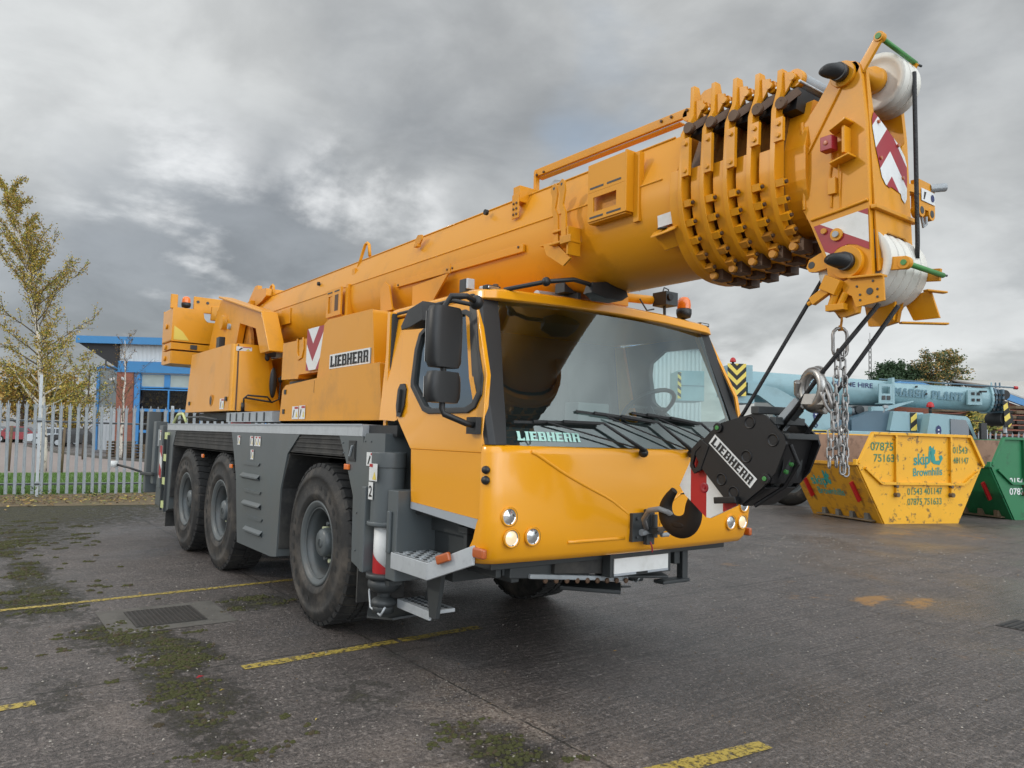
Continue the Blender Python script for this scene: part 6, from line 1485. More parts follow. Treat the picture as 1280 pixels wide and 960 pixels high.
# ---- left warehouse (yard axes)
def corr(b, u0, u1, d, z0, z1, m, pitch=.2, dep=.03):
    """vertically corrugated cladding facing the yard"""
    n = int((u1 - u0) / pitch); w_ = (u1 - u0) / n
    for i in range(n):
        a = u0 + i * w_
        pf = [(a, d), (a + w_ * .35, d), (a + w_ * .5, d - dep), (a + w_ * .85, d - dep), (a + w_, d)]
        for (x0, y0), (x1, y1) in zip(pf[:-1], pf[1:]): b.add([(x0, y0, z0), (x1, y1, z0), (x1, y1, z1), (x0, y0, z1)], [(0, 1, 2, 3)], m)
def ybuild(b, n, root, **k):
    b.v = [(x + z * GL[0], y + z * GL[1], z) for x, y, z in b.v]
    return b.build(n, root, **k)
wh = thing('warehouse', 'warehouse with white cladding, blue fascia and brick pier behind the yellow crane tail', 'warehouse')
b = B(); b.T = YARD; b.box(-23.9, -8, 45.2, 60, 4.9, 6.9, 'clad_white'); corr(b, -23.9, -8, 45.15, 5.55, 6.9, 'clad_white', .26, .05); b.box(-22.9, -8, 46.4, 60, 0, 4.9, 'interior'); ybuild(b, 'wall', wh)
b = B(); b.T = YARD; b.box(-23.95, -22.95, 45.0, 47, 0, 4.95, 'brick'); ybuild(b, 'brick_pier', wh)
b = B('fascia_blue'); b.T = YARD; b.box(-26.3, -8, 44.6, 44.8, 6.62, 7.05); b.box(-24.1, -8, 44.95, 45.1, 4.95, 5.62); b.prism([(-26.3, 6.64), (-23.9, 5.2), (-23.9, 6.62)], 'y', 44.9, 60, 'soffit'); b.box(-26.3, -8, 44.8, 60, 6.66, 7.0, 'soffit'); ybuild(b, 'roof_fascia', wh)
b = B('dark_grey'); b.T = YARD; b.tube([(-24.6, 44.9, 5.7), (-24.6, 44.9, 5.35), (-24.1, 44.9, 5.15), (-23.9, 44.9, 5.05)], .06, 6); ybuild(b, 'downpipe', wh)
def wpanes(root, u0, u1, z0, z1, d, n, mname, framew=.12):
    for i in range(n):
        w_ = (u1 - u0) / n; a = u0 + i * w_
        f_ = B('blue_frame'); f_.T = YARD; f_.box(a, a + framew, d - .06, d + .1, z0, z1); f_.box(a, a + w_, d - .06, d + .1, z1 - .08, z1); f_.box(a, a + w_, d - .06, d + .1, z0, z0 + .08)
        o = ybuild(f_, 'window', root); g = B(mname); g.T = YARD; g.add([(a + framew, d, z0 + .08), (a + w_, d, z0 + .08), (a + w_, d, z1 - .08), (a + framew, d, z1 - .08)], [(0, 1, 2, 3)]); ybuild(g, 'pane', o)
wpanes(wh, -22.93, -9, 4.05, 4.95, 45.3, 8, 'window_bright', .35)
for r_ in range(3): wpanes(wh, -22.93, -9, .1 + 1.3 * r_, 1.4 + 1.3 * r_, 45.3, 7, 'shop_glass', .08)
b = B('blue_frame'); b.T = YARD; b.box(-22.94, -22.6, 45.1, 45.2, 0, 4.95); ybuild(b, 'blue_pilaster', wh)
b = B('white'); b.T = YARD; b.bar((-23.6, 44.95, 4.6), (-23.4, 44.7, 4.5), .12, .12); b.bar((-24.1, 44.95, 4.55), (-24.2, 44.7, 4.45), .12, .12); ybuild(b, 'security_camera', wh)
# leaf cards behind the glass, standing in for a hedge reflected in it
hg = B('hedge_brown'); hg.T = YARD; rnd = random.Random(4)
for i in range(5000):
    u = rnd.uniform(-22.5, -12); z = rnd.uniform(1.6, 3.95); d = rnd.uniform(45.6, 46.3); s_ = rnd.uniform(.05, .12); a = rnd.uniform(0, 6)
    hg.add([(u + s_ * cos(a), d, z + s_ * sin(a)), (u - s_ * sin(a), d + .05, z + s_ * cos(a)), (u - s_ * cos(a), d, z - s_ * sin(a)), (u + s_ * sin(a), d - .05, z - s_ * cos(a))], [(0, 1, 2, 3)], rnd.choice(('hedge_brown', 'timber', 'hedge_brown', 'leaf_o')))
tag(ybuild(hg, 'hedge_reflection', None), 'dense brown leaves standing in for a hedge reflected in the dark lower warehouse windows', 'hedge', kind='stuff')
gb = thing('grey_shed', 'grey and white clad shed with thin blue trim left of the brick pier', 'shed')
b = B(); b.T = YARD; corr(b, -28.9, -25, 52, 3.0, 5.7, 'clad_grey', .3, .02); corr(b, -28.9, -25, 52, 0, 3.0, 'clad_white', .3, .03); b.box(-28.9, -25, 52.1, 60, 0, 5.7, 'clad_grey'); ybuild(b, 'wall', gb)
b = B('blue_frame'); b.T = YARD; b.box(-29.05, -28.85, 51.9, 52.1, 0, 5.85); b.box(-29.05, -25, 51.9, 60, 5.7, 5.85); ybuild(b, 'trim', gb)
b = B('clad_white'); b.T = YARD; b.box(-40.2, -37.6, 68, 72, .1, 3.9); b.prism([(-40.4, 3.9), (-37.4, 3.9), (-38.9, 4.5)], 'y', 67.9, 72, 'pale_roof'); tag(b.build('far_shed'), 'small pale shed far away between the fence pales left of the grey shed', 'shed')
b = B('brick'); b.T = YARD; b.box(-37.4, -33, 70, 76, 0, 2.6); b.box(-36.5, -35.6, 69.95, 70, 1, 1.9, 'car_glass'); b.box(-35.0, -34.1, 69.95, 70, 1, 1.9, 'car_glass'); tag(b.build('brick_outbuilding'), 'low red brick outbuilding behind the parked black car', 'building')
# pallets
for i, (u, d) in enumerate(((-20.9, 38.5), (-19.6, 38.8))):
    b = B('timber'); b.T = YARD
    for r_ in range(6 - i):
        z = .02 + .15 * r_
        for q in (0, .45, .9): b.box(u + q, u + q + .1, d, d + 1, z, z + .09)
        for q in range(5): b.box(u, u + 1.1, d + q * .23, d + q * .23 + .1, z + .09, z + .115)
    tag(b.build('pallet_stack'), ('taller stack of weathered wooden pallets at the foot of the brick pier', 'shorter stack of wooden pallets right of the taller one by the warehouse')[i], 'pallets', group='wooden pallet stacks by the warehouse')
# ---- parked cars
def car(u, d, ang, m, label, van=False):
    p = W(u, d); root = thing('parked_car', label, 'car', p, 'cars parked beyond the left fence'); root.rotation_euler = (0, 0, ang)
    L_ = 2.15; hb = .82 if not van else 1.0; ht = 1.45 if not van else 1.9
    prof = [(-L_, .35), (-L_, .75), (-L_ + .1, .88), (-1.35, .95), (-.85, ht), (.55, ht + .01), (1.15, .98), (L_ - .15, .82), (L_, .6), (L_, .35)]
    low = [(-L_, .32), (-L_, .75), (-L_ + .1, .88), (-1.4, .94), (1.15, .96), (L_ - .15, .82), (L_, .6), (L_, .32)]
    b = B(m); b.prism(low, 'y', -hb, hb); b.prism([(-1.33, .94), (-.85, ht), (.55, ht), (1.12, .95)], 'y', -hb + .13, hb - .13, m); b.build('body', root, .05)
    g = B('car_glass')
    for s_ in (-1, 1): g.prism([(-1.15, .97), (-.80, ht - .1), (-.15, ht - .1), (-.15, .97)], 'y', s_ * (hb - .13), s_ * (hb - .115)); g.prism([(-.08, .97), (-.08, ht - .1), (.48, ht - .1), (.92, .97)], 'y', s_ * (hb - .13), s_ * (hb - .115))
    g.slab([(.60, -.6, ht - .05), (.60, .6, ht - .05), (1.06, .62, 1.0), (1.06, -.62, 1.0)], (1, 0, 1), .02); g.slab([(-.90, -.6, ht - .05), (-.90, .6, ht - .05), (-1.30, .62, 1.0), (-1.30, -.62, 1.0)], (-1, 0, 1), .02); g.build('windows', root)
    for x in (-1.35, 1.35):
        for s_ in (-1, 1):
            w_ = B('tread'); w_.cyl((x, s_ * (hb - .2), .32), (x, s_ * (hb + .01), .32), .32, 20); o = w_.build('wheel', root); r_ = B('galv'); r_.cyl((x, s_ * (hb + .01), .32), (x, s_ * (hb + .02), .32), .2, 14); r_.build('rim', o)
    for x, m_ in ((L_, 'lens'), (-L_, 'red')):
        for s_ in (-.6, .6): q = B(m_); q.box(x - .03, x + .02, s_ - .15, s_ + .15, .62, .74); q.build('headlight' if m_ == 'lens' else 'tail_light', root)
    return root
YA = math.atan2(RH.y, RH.x)
car(-33.5, 58, YA + .15, 'car_black', 'black saloon parked behind the fence near the brick pier')
car(-37.2, 61, YA + .5, 'car_silver', 'silver car parked left of the black saloon')
car(-40.0, 66, YA + .3, 'car_red', 'red car parked behind the silver car')
car(-43.5, 66, YA + .3, 'car_red', 'bright red car second from the left beyond the fence')
car(-46.6, 67, YA + .3, 'car_silver', 'silver car at the left edge beyond the fence')
car(-29.0, 60, YA + 2.9, 'car_white', 'white car parked partly hidden behind the brick pier')

# ================================================================ BLUE CRANE (yard axes)
bc = thing('blue_crane', 'pale blue mobile crane parked behind the yellow skip, its boom pointing right', 'mobile crane')
def yb(m='blue'): b = B(m); b.T = YARD; return b
b = yb()
def bring(u, zt, zb, hw, D=21.6):
    q = ovi(hw, zt, zb, hw * .8, zt - (zt - zb) * .28, 7); return [(u, D + p[0], p[1]) for p in q]
b.loft([bring(6.6, 3.74, 2.84, .42), bring(10.85, 3.55, 2.83, .42)]); b.build('boom_base', bc, .01)
b = yb(); b.loft([bring(10.8, 3.52, 2.85, .38), bring(13.80, 3.42, 2.75, .36)]); b.build('boom_middle', bc, .01)
for i, u in enumerate((13.80, 13.92, 14.04)):
    b = yb('blue_dark' if i else 'blue'); b.loft([bring(u, 3.46 - .03 * i, 2.70 + .05 * i, .42 - .04 * i), bring(u + .06, 3.46 - .03 * i, 2.70 + .05 * i, .42 - .04 * i)]); b.bar((u + .08, 21.35, 3.45), (u + .08, 21.35, 3.60), .03, .03)
    for j in range(4): b.box(u + .05, u + .11, 21.16 + .03 * j, 21.2 + .03 * j, 3.2 - .14 * j, 3.26 - .14 * j, 'black'); 
    b.build('boom_collar', bc)
b = yb('blue_dark'); b.box(14.1, 14.16, 21.2, 21.9, 2.6, 3.4); b.cyl((14.2, 21.2, 2.55), (14.2, 21.9, 2.55), .2, 20, 'black'); b.cyl((14.25, 21.3, 3.25), (14.25, 21.8, 3.25), .14, 20, 'black'); b.tube([(14.2, 21.3, 2.5), (14.22, 21.3, 2.15)], .05, 8, 'galv'); b.bar((10.6, 21.3, 3.60), (14.5, 21.3, 3.46), .05, .04, 'blue_dark'); b.cyl((14.5, 21.3, 3.46), (14.6, 21.3, 3.455), .05, 10, 'red_bright'); hd2 = b.build('boom_head', bc, .01)
b = yb(); b.box(14.10, 14.24, 21.14, 21.19, 2.3, 3.05, 'black'); stripes(b, (0, 21.135, 0), (1, 0, 0), (0, 0, 1), [(14.06, 3.05), (14.18, 3.05), (14.30, 2.4), (14.22, 2.3), (14.1, 2.5)], (-.8, 1), .17, 'hazard_yellow', 'black', 0, .002); b.build('hazard_strip', bc)
# brackets on the boom
b = yb(); b.holed([(10.42, 3.44), (10.80, 3.44), (10.80, 2.88), (10.42, 2.88)], [(10.50, 3.36), (10.73, 3.36), (10.73, 3.16), (10.50, 3.16)], 'y', 20.95, 21.0); b.box(10.42, 10.8, 20.98, 21.2, 2.86, 2.89); b.box(10.80, 10.87, 20.95, 21.2, 2.86, 3.62)
for u in (10.50, 10.64):
    for z in (2.98,): b.box(u, u + .10, 20.93, 20.95, z, z + .12, 'dark_grey')
b.prism([(10.2, 2.62), (10.6, 2.66), (11.4, 2.95), (11.4, 2.98), (10.6, 2.80), (10.2, 2.78)], 'y', 20.95, 21.15); b.build('boom_bracket', bc, .004)
b = yb(); b.box(13.05, 13.46, 21.12, 21.2, 2.92, 3.34)
for u in (13.15, 13.3):
    for z in (3.02, 3.2): b.box(u, u + .09, 21.10, 21.12, z, z + .08, 'black')
b.box(13.38, 13.56, 21.05, 21.12, 3.28, 3.33, 'black'); b.build('boom_bracket', bc, .006)
b = yb('black')
for u, z in ((9.72, 3.42), (11.9, 3.20), (11.62, 3.40), (9.1, 3.0)): b.cyl((u, 21.17, z), (u, 21.22, z), .03, 10)
b.build('drain_holes', bc)
b = yb('navy'); bm_ = 21.178; un = (1, 0, -.045)
text(b, 'CO', (8.42, bm_, 3.42), un, (0, 0, 1), .125, 'navy', .02, .004, .24); text(b, 'CRANE HIRE', (9.18, bm_, 3.375), un, (0, 0, 1), .135, 'navy', .02, .004, 1.18); b.build('lettering', bc)
b = yb('blue_letter'); slabtext(b, 'MARSH PLANT', (10.98, 21.20, 3.13), (1, 0, -.05), (0, 0, 1), 1.98, .23, 'blue_letter', .004); b.build('lettering', bc)
# luffing cylinder, pedestal and superstructure
b = yb(); b.cyl((8.1, 21.5, 2.66), (9.85, 21.5, 2.66), .13, 20); b.cyl((9.85, 21.5, 2.66), (10.1, 21.5, 2.68), .10, 16, 'galv_dull'); b.cyl((10.05, 21.3, 2.70), (10.05, 21.7, 2.70), .12, 16, 'dark_grey'); b.build('luffing_cylinder', bc)
b = yb(); b.prism([(6.7, 3.38), (7.5, 3.24), (8.5, 2.72), (8.7, 2.48), (8.0, 2.33), (7.0, 3.02), (6.7, 3.07)], 'y', 20.95, 21.1); b.build('boom_pedestal', bc, .01)
b = yb(); b.box(7.85, 9.0, 20.7, 22.2, 1.9, 2.58); b.box(6.77, 7.82, 20.8, 22, 1.9, 2.28); b.box(7.89, 7.91, 20.69, 20.7, 1.95, 2.56, 'blue_dark'); b.box(6.9, 7.6, 20.78, 20.8, 2.28, 2.40, 'dark_grey'); b.build('engine_housing', bc, .02)
b = yb('dark_grey')
for i in range(6): b.tube([(6.7 + .1 * i, 20.75, 2.12), (6.75 + .1 * i, 20.7, 2.42 + .03 * i), (7.2 + .15 * i, 20.75, 2.58 - .04 * i), (7.65 + .06 * i, 20.8, 2.32)], .018, 6, 'galv_dull' if i % 2 else 'dark_grey')
b.box(7.1, 7.8, 20.74, 20.78, 2.05, 2.32, 'blue'); b.build('hoses', bc)
b = yb(); b.box(9.04, 9.67, 20.9, 22, 2.05, 2.38, 'blue_dark'); b.prism([(9.57, 2.05), (9.57, 2.40), (10.2, 2.66), (11.12, 2.66), (11.12, 2.1)], 'y', 20.8, 22.1, 'blue_dark'); b.prism([(10.54, 2.10), (10.65, 2.65), (11.13, 2.63), (11.35, 2.1)], 'y', 20.6, 20.8); b.box(10.64, 11.6, 20.8, 22.3, 2.1, 2.64, 'blue'); b.build('superstructure', bc, .02)
b = yb(); b.box(11.11, 11.28, 20.57, 20.60, 2.12, 2.62, 'black'); stripes(b, (0, 20.57, 0), (1, 0, 0), (0, 0, 1), [(11.11, 2.12), (11.28, 2.12), (11.28, 2.62), (11.11, 2.62)], (-.9, 1), .16, 'hazard_yellow', 'black', 0, .003); b.build('hazard_strip', bc)
b = yb('galv_dull'); b.box(10.34, 10.46, 20.5, 20.6, 2.72, 2.80); b.tube([(10.36, 20.6, 2.6), (10.40, 20.55, 2.74)], .02, 6); b.ell((9.06, 20.4, 2.05), .26, .14, .12, 'steel'); b.build('work_light', bc, .01)
# counterweights with chevron boards
b = yb(); b.box(6.16, 6.60, 20.9, 22.2, 3.0, 3.87); b.box(6.60, 6.85, 21.0, 22.2, 3.36, 3.87); b.box(6.3, 6.9, 21.0, 22.1, 2.78, 3.0); b.box(4.73, 5.47, 21.0, 22.1, 2.80, 3.66); b.box(4.73, 5.47, 20.99, 21.0, 3.22, 3.24, 'blue_dark'); b.build('counterweight', bc, .03)
b = yb('black'); quad(b, (6.10, 20.895, 2.97), (1, 0, 0), (0, 0, 1), .53, .92, 'black', .002); chevrons(b, (6.10, 20.895, 2.97), (1, 0, 0), (0, 0, 1), [(0, 0), (.53, 0), (.53, .92), (0, .92)], .265, -1.0, .14, 'hazard_yellow', 'black', .02, .004)
quad(b, (4.71, 20.985, 2.86), (1, 0, 0), (0, 0, 1), .10, .75, 'black', .002); stripes(b, (4.71, 20.985, 2.86), (1, 0, 0), (0, 0, 1), [(0, 0), (.10, 0), (.10, .75), (0, .75)], (.8, 1), .1, 'hazard_yellow', 'black', 0, .004); b.build('chevron_board', bc)
def ybeacon(u, d, z, m, s_=1):
    b = yb('black'); b.cyl((u, d, z - .18 * s_), (u, d, z), .04 * s_, 12); o = b.build('beacon', bc); c_ = yb(m); c_.ell((u, d, z + .02), .10 * s_, .10 * s_, .13 * s_, zlo=-.2); c_.build('beacon_lens', o)
ybeacon(6.27, 20.95, 3.94, 'red_bright', .85); ybeacon(11.76, 20.75, 2.80, 'red_bright')
# carrier
b = yb('blue_dark'); b.box(3.8, 11.4, 20.3, 22.6, 1.55, 2.0); b.box(9.0, 11.3, 20.28, 20.4, 1.85, 2.06, 'blue'); b.box(3.8, 12.6, 20.7, 22.2, .75, 1.5, 'dark_grey'); b.box(4.2, 7.5, 20.2, 20.6, .8, 1.5, 'dark_grey'); b.box(6.9, 7.15, 19.9, 20.1, .26, .38, 'white'); b.box(6.6, 7.2, 20.1, 20.5, .2, .6, 'dark_grey'); b.build('carrier_chassis', bc, .02)
b = yb(); b.prism([(11.33, 1.0), (11.33, 1.93), (11.45, 2.60), (12.43, 2.54), (12.52, 2.46), (12.80, 1.69), (12.80, .7), (11.33, .7)], 'y', 20.2, 22.6); cab2 = b.build('carrier_cab', bc, .03)
b = yb('car_glass'); b.prism([(11.98, 2.02), (11.98, 2.46), (12.40, 2.44), (12.58, 2.02), (12.61, 1.80), (11.98, 1.80)], 'y', 20.17, 20.20); b.build('cab_window', cab2)
b = yb('black_plastic'); b.tube([(12.55, 20.1, 2.42), (12.72, 19.95, 2.40), (12.72, 19.95, 1.95)], .02, 6); b.box(12.64, 12.80, 19.9, 20.0, 1.92, 2.36); b.build('mirror', bc, .02)
b = yb('white'); quad(b, (8.42, 20.695, 1.98), (1, 0, 0), (0, 0, 1), .50, .09, 'hazard_yellow', .002); quad(b, (8.45, 20.695, 2.0), (1, 0, 0), (0, 0, 1), .36, .05, 'black', .004); quad(b, (10.40, 20.275, 1.90), (1, 0, 0), (0, 0, 1), .62, .14, 'hazard_yellow', .002); quad(b, (10.42, 20.275, 1.92), (1, 0, 0), (0, 0, 1), .46, .10, 'black', .004); quad(b, (10.44, 20.275, 1.955), (1, 0, 0), (0, 0, 1), .42, .035, 'white', .006); b.build('stickers', bc)
b = yb('navy')      # small dark blue hook-shaped emblems
for u, z, d in ((8.52, 2.38, 20.69), (11.66, 2.03, 20.19)):
    polyon(b, (u, d, z), (1, 0, 0), (0, 0, 1), [(-.06, .2), (-.08, .1), (-.04, -.05), (.04, -.05), (.08, .1), (.06, .2), (0, .25)], 'navy', .004); b.tube([(u, d - .01, z - .05), (u, d - .01, z - .12), (u + .05, d - .01, z - .18), (u, d - .01, z - .24), (u - .06, d - .01, z - .18)], .015, 5, 'navy'); quad(b, (u - .02, d, z + .0), (1, 0, 0), (0, 0, 1), .04, .04, 'white', .008); quad(b, (u - .02, d, z + .1), (1, 0, 0), (0, 0, 1), .04, .04, 'white', .008)
b.build('emblem', bc)
for i, u in enumerate((4.3, 5.9, 7.6, 9.6, 11.2)):
    b = yb('tread'); b.lathe([(.30, .02), (.36, .0), (.55, .0), (.62, .04), (.65, .1), (.65, .38), (.6, .42), (.3, .42)], (u, 20.0, .65), (0, 1, 0), 40, 'tyre'); o = b.build('wheel', bc); b = yb('rim'); b.lathe([(0, .1), (.12, .1), (.14, .2), (.26, .2), (.28, .05), (.31, .02)], (u, 20.0, .65), (0, 1, 0), 30); b.build('rim', o)
# shed seen through the cab glass
cs = thing('corrugated_shed', 'tall pale corrugated shed seen through the yellow crane cab windows', 'shed')
b = yb('clad_white'); corr(b, 3.4, 7.7, 30.0, 0, 5.5, 'clad_white', .16, .03); b.box(3.4, 7.7, 30.05, 38, 0, 5.5, 'clad_white'); b.build('wall', cs)
b = yb('blue_frame'); b.bar((3.4, 29.9, 5.55), (7.75, 29.9, 5.52), .2, .16); b.build('eaves_trim', cs)
# ---- right background building, timber, fence
rb = thing('brick_warehouse', 'brick warehouse with pale sheet roof and blue fascia at the far right edge', 'warehouse')
b = yb('brick'); b.prism([(29.0, 0), (29.0, 5.0), (34, 3.4), (34, 0)], 'y', 44.8, 60); b.build('wall', rb)
b = yb('pale_roof'); b.slab([(35.2, 60, 7.35), (60, 60, 7.1), (33.4, 44.5, 4.0), (28.9, 44.5, 5.5)], (0, 0, 1), .1); 
b.build('roof', rb)
b = yb('fascia_blue'); b.slab([(28.8, 44.4, 5.5), (33.6, 44.4, 3.85), (33.6, 44.4, 3.45), (28.8, 44.4, 5.1)], (0, 1, 0), .2); b.build('fascia', rb)
b = yb('pale_roof'); b.prism([(23, 0), (23, 5.6), (28, 5.9), (30.5, 5.8), (30.5, 0)], 'y', 56, 70, 'clad_grey'); b.prism([(27.4, 6.0), (28.6, 6.62), (29.8, 6.6), (31.6, 6.1)], 'y', 54, 56, 'fascia_blue'); 
tag(b.build('blue_roofed_building'), 'low building with a bright blue roof peeping over the blue crane boom', 'building')
rnd = random.Random(8)
b = yb('timber_dark')
for i in range(9):
    for j in range(16):
        u = 18.6 + i * 1.1 + rnd.uniform(-.1, .1); z = .2 + .22 * j
        if z > 3.5 - .3 * math.sin(i * 1.3): continue
        b.box(u, u + 1.02, 32.0 + rnd.uniform(-.1, .1), 33, z, z + .13, rnd.choice(('timber_dark', 'timber_dark', 'timber')))
tag(b.build('timber_stack'), 'dark stack of old timber and pallets behind the right palisade fence', 'timber stack')
p, q = W(17.2, 30.3), W(27, 30.3)
fence('palisade_fence', 'grey palisade fence behind the green skip at the right edge', tuple(p[:2]), tuple(q[:2]), 2.42, .23, ((2.3, 2.5), (5, 2.5)), 2.5, lean=False)
b = yb('leaf_g'); 
for i in range(900):
    u = rnd.gauss(20.3, .35); z = rnd.gauss(3.0, .25); b.add([(u, 31.6 + rnd.random(), z), (u + .08, 31.6, z + .05), (u + .1, 31.6, z + .12), (u + .02, 31.65, z + .08)], [(0, 1, 2, 3)], rnd.choice(('leaf_g', 'leaf_olive', 'leaf_y')))
b.box(20.3, 20.35, 31.7, 31.75, 0, 3.0, 'bark'); tag(b.build('shrub'), 'green and yellow shrub growing by the timber stack', 'shrub')

# ================================================================ SKIPS
def skip(name, label, x, y, th, main, side_m, lettering):
    root = thing(name, label, 'skip', (x, y, 0), 'skips parked in front of the blue crane')
    Ls = V((sin(th), cos(th), 0)); Wd = V((-cos(th), sin(th), 0))
    T = Matrix(((Ls.x, Wd.x, 0, 0), (Ls.y, Wd.y, 0, 0), (0, 0, 1, 0), (0, 0, 0, 1)))
    Lb, e, h1, a, h2, Wb = 1.99, .70, 1.26, -.33, 1.94, 2.24
    side_p = [(0, 0), (-e, h1), (-e + .02, h1 + .03), (a, h2), (Lb - a, h2), (Lb + e - .02, h1 + .03), (Lb + e, h1), (Lb, 0)]
    for w0, w1, lab in ((0, .03, 1), (Wb - .03, Wb, 0)):
        b = B(main); b.T = T; b.prism(side_p, 'y', w0, w1)
        if lab:
            f_ = -.0
            b.bar((a, -.03, h2 - .02), (Lb - a, -.03, h2 - .02), .07, .06); b.bar((-e, -.03, h1 + .01), (a, -.03, h2 - .02), .07, .06); b.bar((Lb - a, -.03, h2 - .02), (Lb + e, -.03, h1 + .01), .07, .06)
            zr = .93; b.bar((-.52, -.03, zr + .25), (-.10, -.03, zr - .07), .06, .05); b.bar((-.10, -.03, zr - .07), (Lb + .15, -.03, zr - .07), .06, .06); b.bar((Lb + .15, -.03, zr - .07), (Lb + .55, -.03, zr + .2), .06, .05)
            for s_ in (.28, Lb - .22): b.bar((s_, -.03, h2 - .05), (s_, -.03, .62), .05, .07, up=(0, 1, 0)); b.cyl((s_, -.10, .62), (s_, .0, .62), .05, 12, 'timber'); b.cyl((s_, -.08, .80), (s_, .0, .80), .035, 12, 'timber')
            b.bar((-e - .03, .0, h1 - .02), (-e - .03, 0, h1 + .10), .09, .09)
        b.build('side_plate', root, .004)
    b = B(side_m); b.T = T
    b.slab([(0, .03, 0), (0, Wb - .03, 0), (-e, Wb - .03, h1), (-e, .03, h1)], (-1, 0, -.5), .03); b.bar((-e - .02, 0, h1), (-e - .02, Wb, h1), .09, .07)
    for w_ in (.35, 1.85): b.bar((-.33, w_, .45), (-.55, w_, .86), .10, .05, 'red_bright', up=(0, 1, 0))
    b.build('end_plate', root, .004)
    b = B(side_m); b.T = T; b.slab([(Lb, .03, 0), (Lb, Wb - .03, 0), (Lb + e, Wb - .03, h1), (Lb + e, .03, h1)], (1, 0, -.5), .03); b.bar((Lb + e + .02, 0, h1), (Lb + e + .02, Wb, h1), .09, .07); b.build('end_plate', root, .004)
    b = B('skip_rust'); b.T = T; b.slab([(0, .04, .05), (Lb, .04, .05), (Lb, Wb - .04, .05), (0, Wb - .04, .05)], (0, 0, 1), .03)
    ins = [(.01, .05), (-e + .04, h1 - .02), (a + .01, h2 - .03), (Lb - a - .01, h2 - .03), (Lb + e - .04, h1 - .02), (Lb - .01, .05)]
    b.prism(ins, 'y', Wb - .05, Wb - .034); b.prism(ins, 'y', .034, .05)
    b.slab([(.06, .05, .08), (.06, Wb - .05, .08), (-e + .06, Wb - .05, h1 - .01), (-e + .06, .05, h1 - .01)], (1, 0, .5), .01); b.build('rusty_lining', root)
    b = B('timber'); b.T = T
    for w_ in (.28, .72, 1.16, 1.60): b.box(-.19, .0, w_, w_ + .11, .06, .20, 'timber' if main == 'skip_green' else 'conc_light')
    b.box(-.19, 0, .2, 1.9, .03, .06); b.build('skid_blocks', root)
    b = B('teal_letter'); b.T = T; lettering(b, Lb, e, h1, h2, Wb); b.build('lettering', root)
    return root
def let_y(b, Lb, e, h1, h2, Wb):
    u, v = (1, 0, 0), (0, 0, 1); m = 'teal_letter'
    text(b, '07875', (-.36, -.002, 1.56), (1, 0, 0), v, .17, 'green_letter', .015, .004, .60); text(b, '751633', (-.28, -.002, 1.32), u, v, .16, 'green_letter', .015, .004, .66)
    text(b, '01543', (Lb - .12, -.002, 1.54), u, v, .14, 'green_letter', .012, .004, .40); text(b, '401147', (Lb - .12, -.002, 1.32), u, v, .13, 'green_letter', .012, .004, .44)
    text(b, 'skip', (.78, -.002, 1.26), (1, 0, .08), v, .24, m, .022, .004, .44); text(b, 'it', (1.16, -.002, 1.34), (1, 0, .1), v, .34, m, .06, .004, .22, .2)
    polyon(b, (1.3, -.002, 1.3), u, v, [(0, 0), (.18, -.03), (.28, .12), (.24, .20), (.17, .16), (.2, .08), (.08, .06), (.0, .34), (-.06, .36)], m, .006)
    text(b, 'Brownhills', (.76, -.002, 1.02), (1, 0, .05), v, .17, m, .016, .004, .80)
    text(b, '01543 401147', (.60, -.002, .62), (1, 0, .02), v, .14, 'green_letter', .012, .004, .95); text(b, '07875 751633', (.60, -.002, .40), (1, 0, .02), v, .14, 'green_letter', .012, .004, .93)
    # the same mark on the end plate
    n_ = V((-1, 0, -.5)).normalized(); P0 = V((-.07, .0, .12)) ; up = V((-e, 0, h1)).normalized(); rt = V((0, -1, 0))
    o = V((-.42, 1.70, .76)) + n_ * .033
    text(b, 'skip', o, rt, up, .24, m, .022, .003, .52); text(b, 'it', o + rt * .46 + up * .06, rt, up, .32, m, .06, .003, .22, .2); text(b, 'Brownhills', o - up * .24 + rt * .08, rt, up, .17, m, .016, .003, .85)
def let_g(b, Lb, e, h1, h2, Wb):
    u, v = (1, 0, 0), (0, 0, 1)
    text(b, '01543 401147', (-.15, -.002, .84), u, v, .15, 'white', .02, .004, 1.3); text(b, '07875 751633', (-.15, -.002, .60), u, v, .15, 'white', .02, .004, 1.3)
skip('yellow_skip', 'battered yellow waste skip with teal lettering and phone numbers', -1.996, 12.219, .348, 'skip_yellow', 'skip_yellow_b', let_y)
skip('green_skip', 'green waste skip with white phone numbers, half out of frame behind the yellow one', -1.05, 16.45, .348, 'skip_green', 'skip_green', let_g)

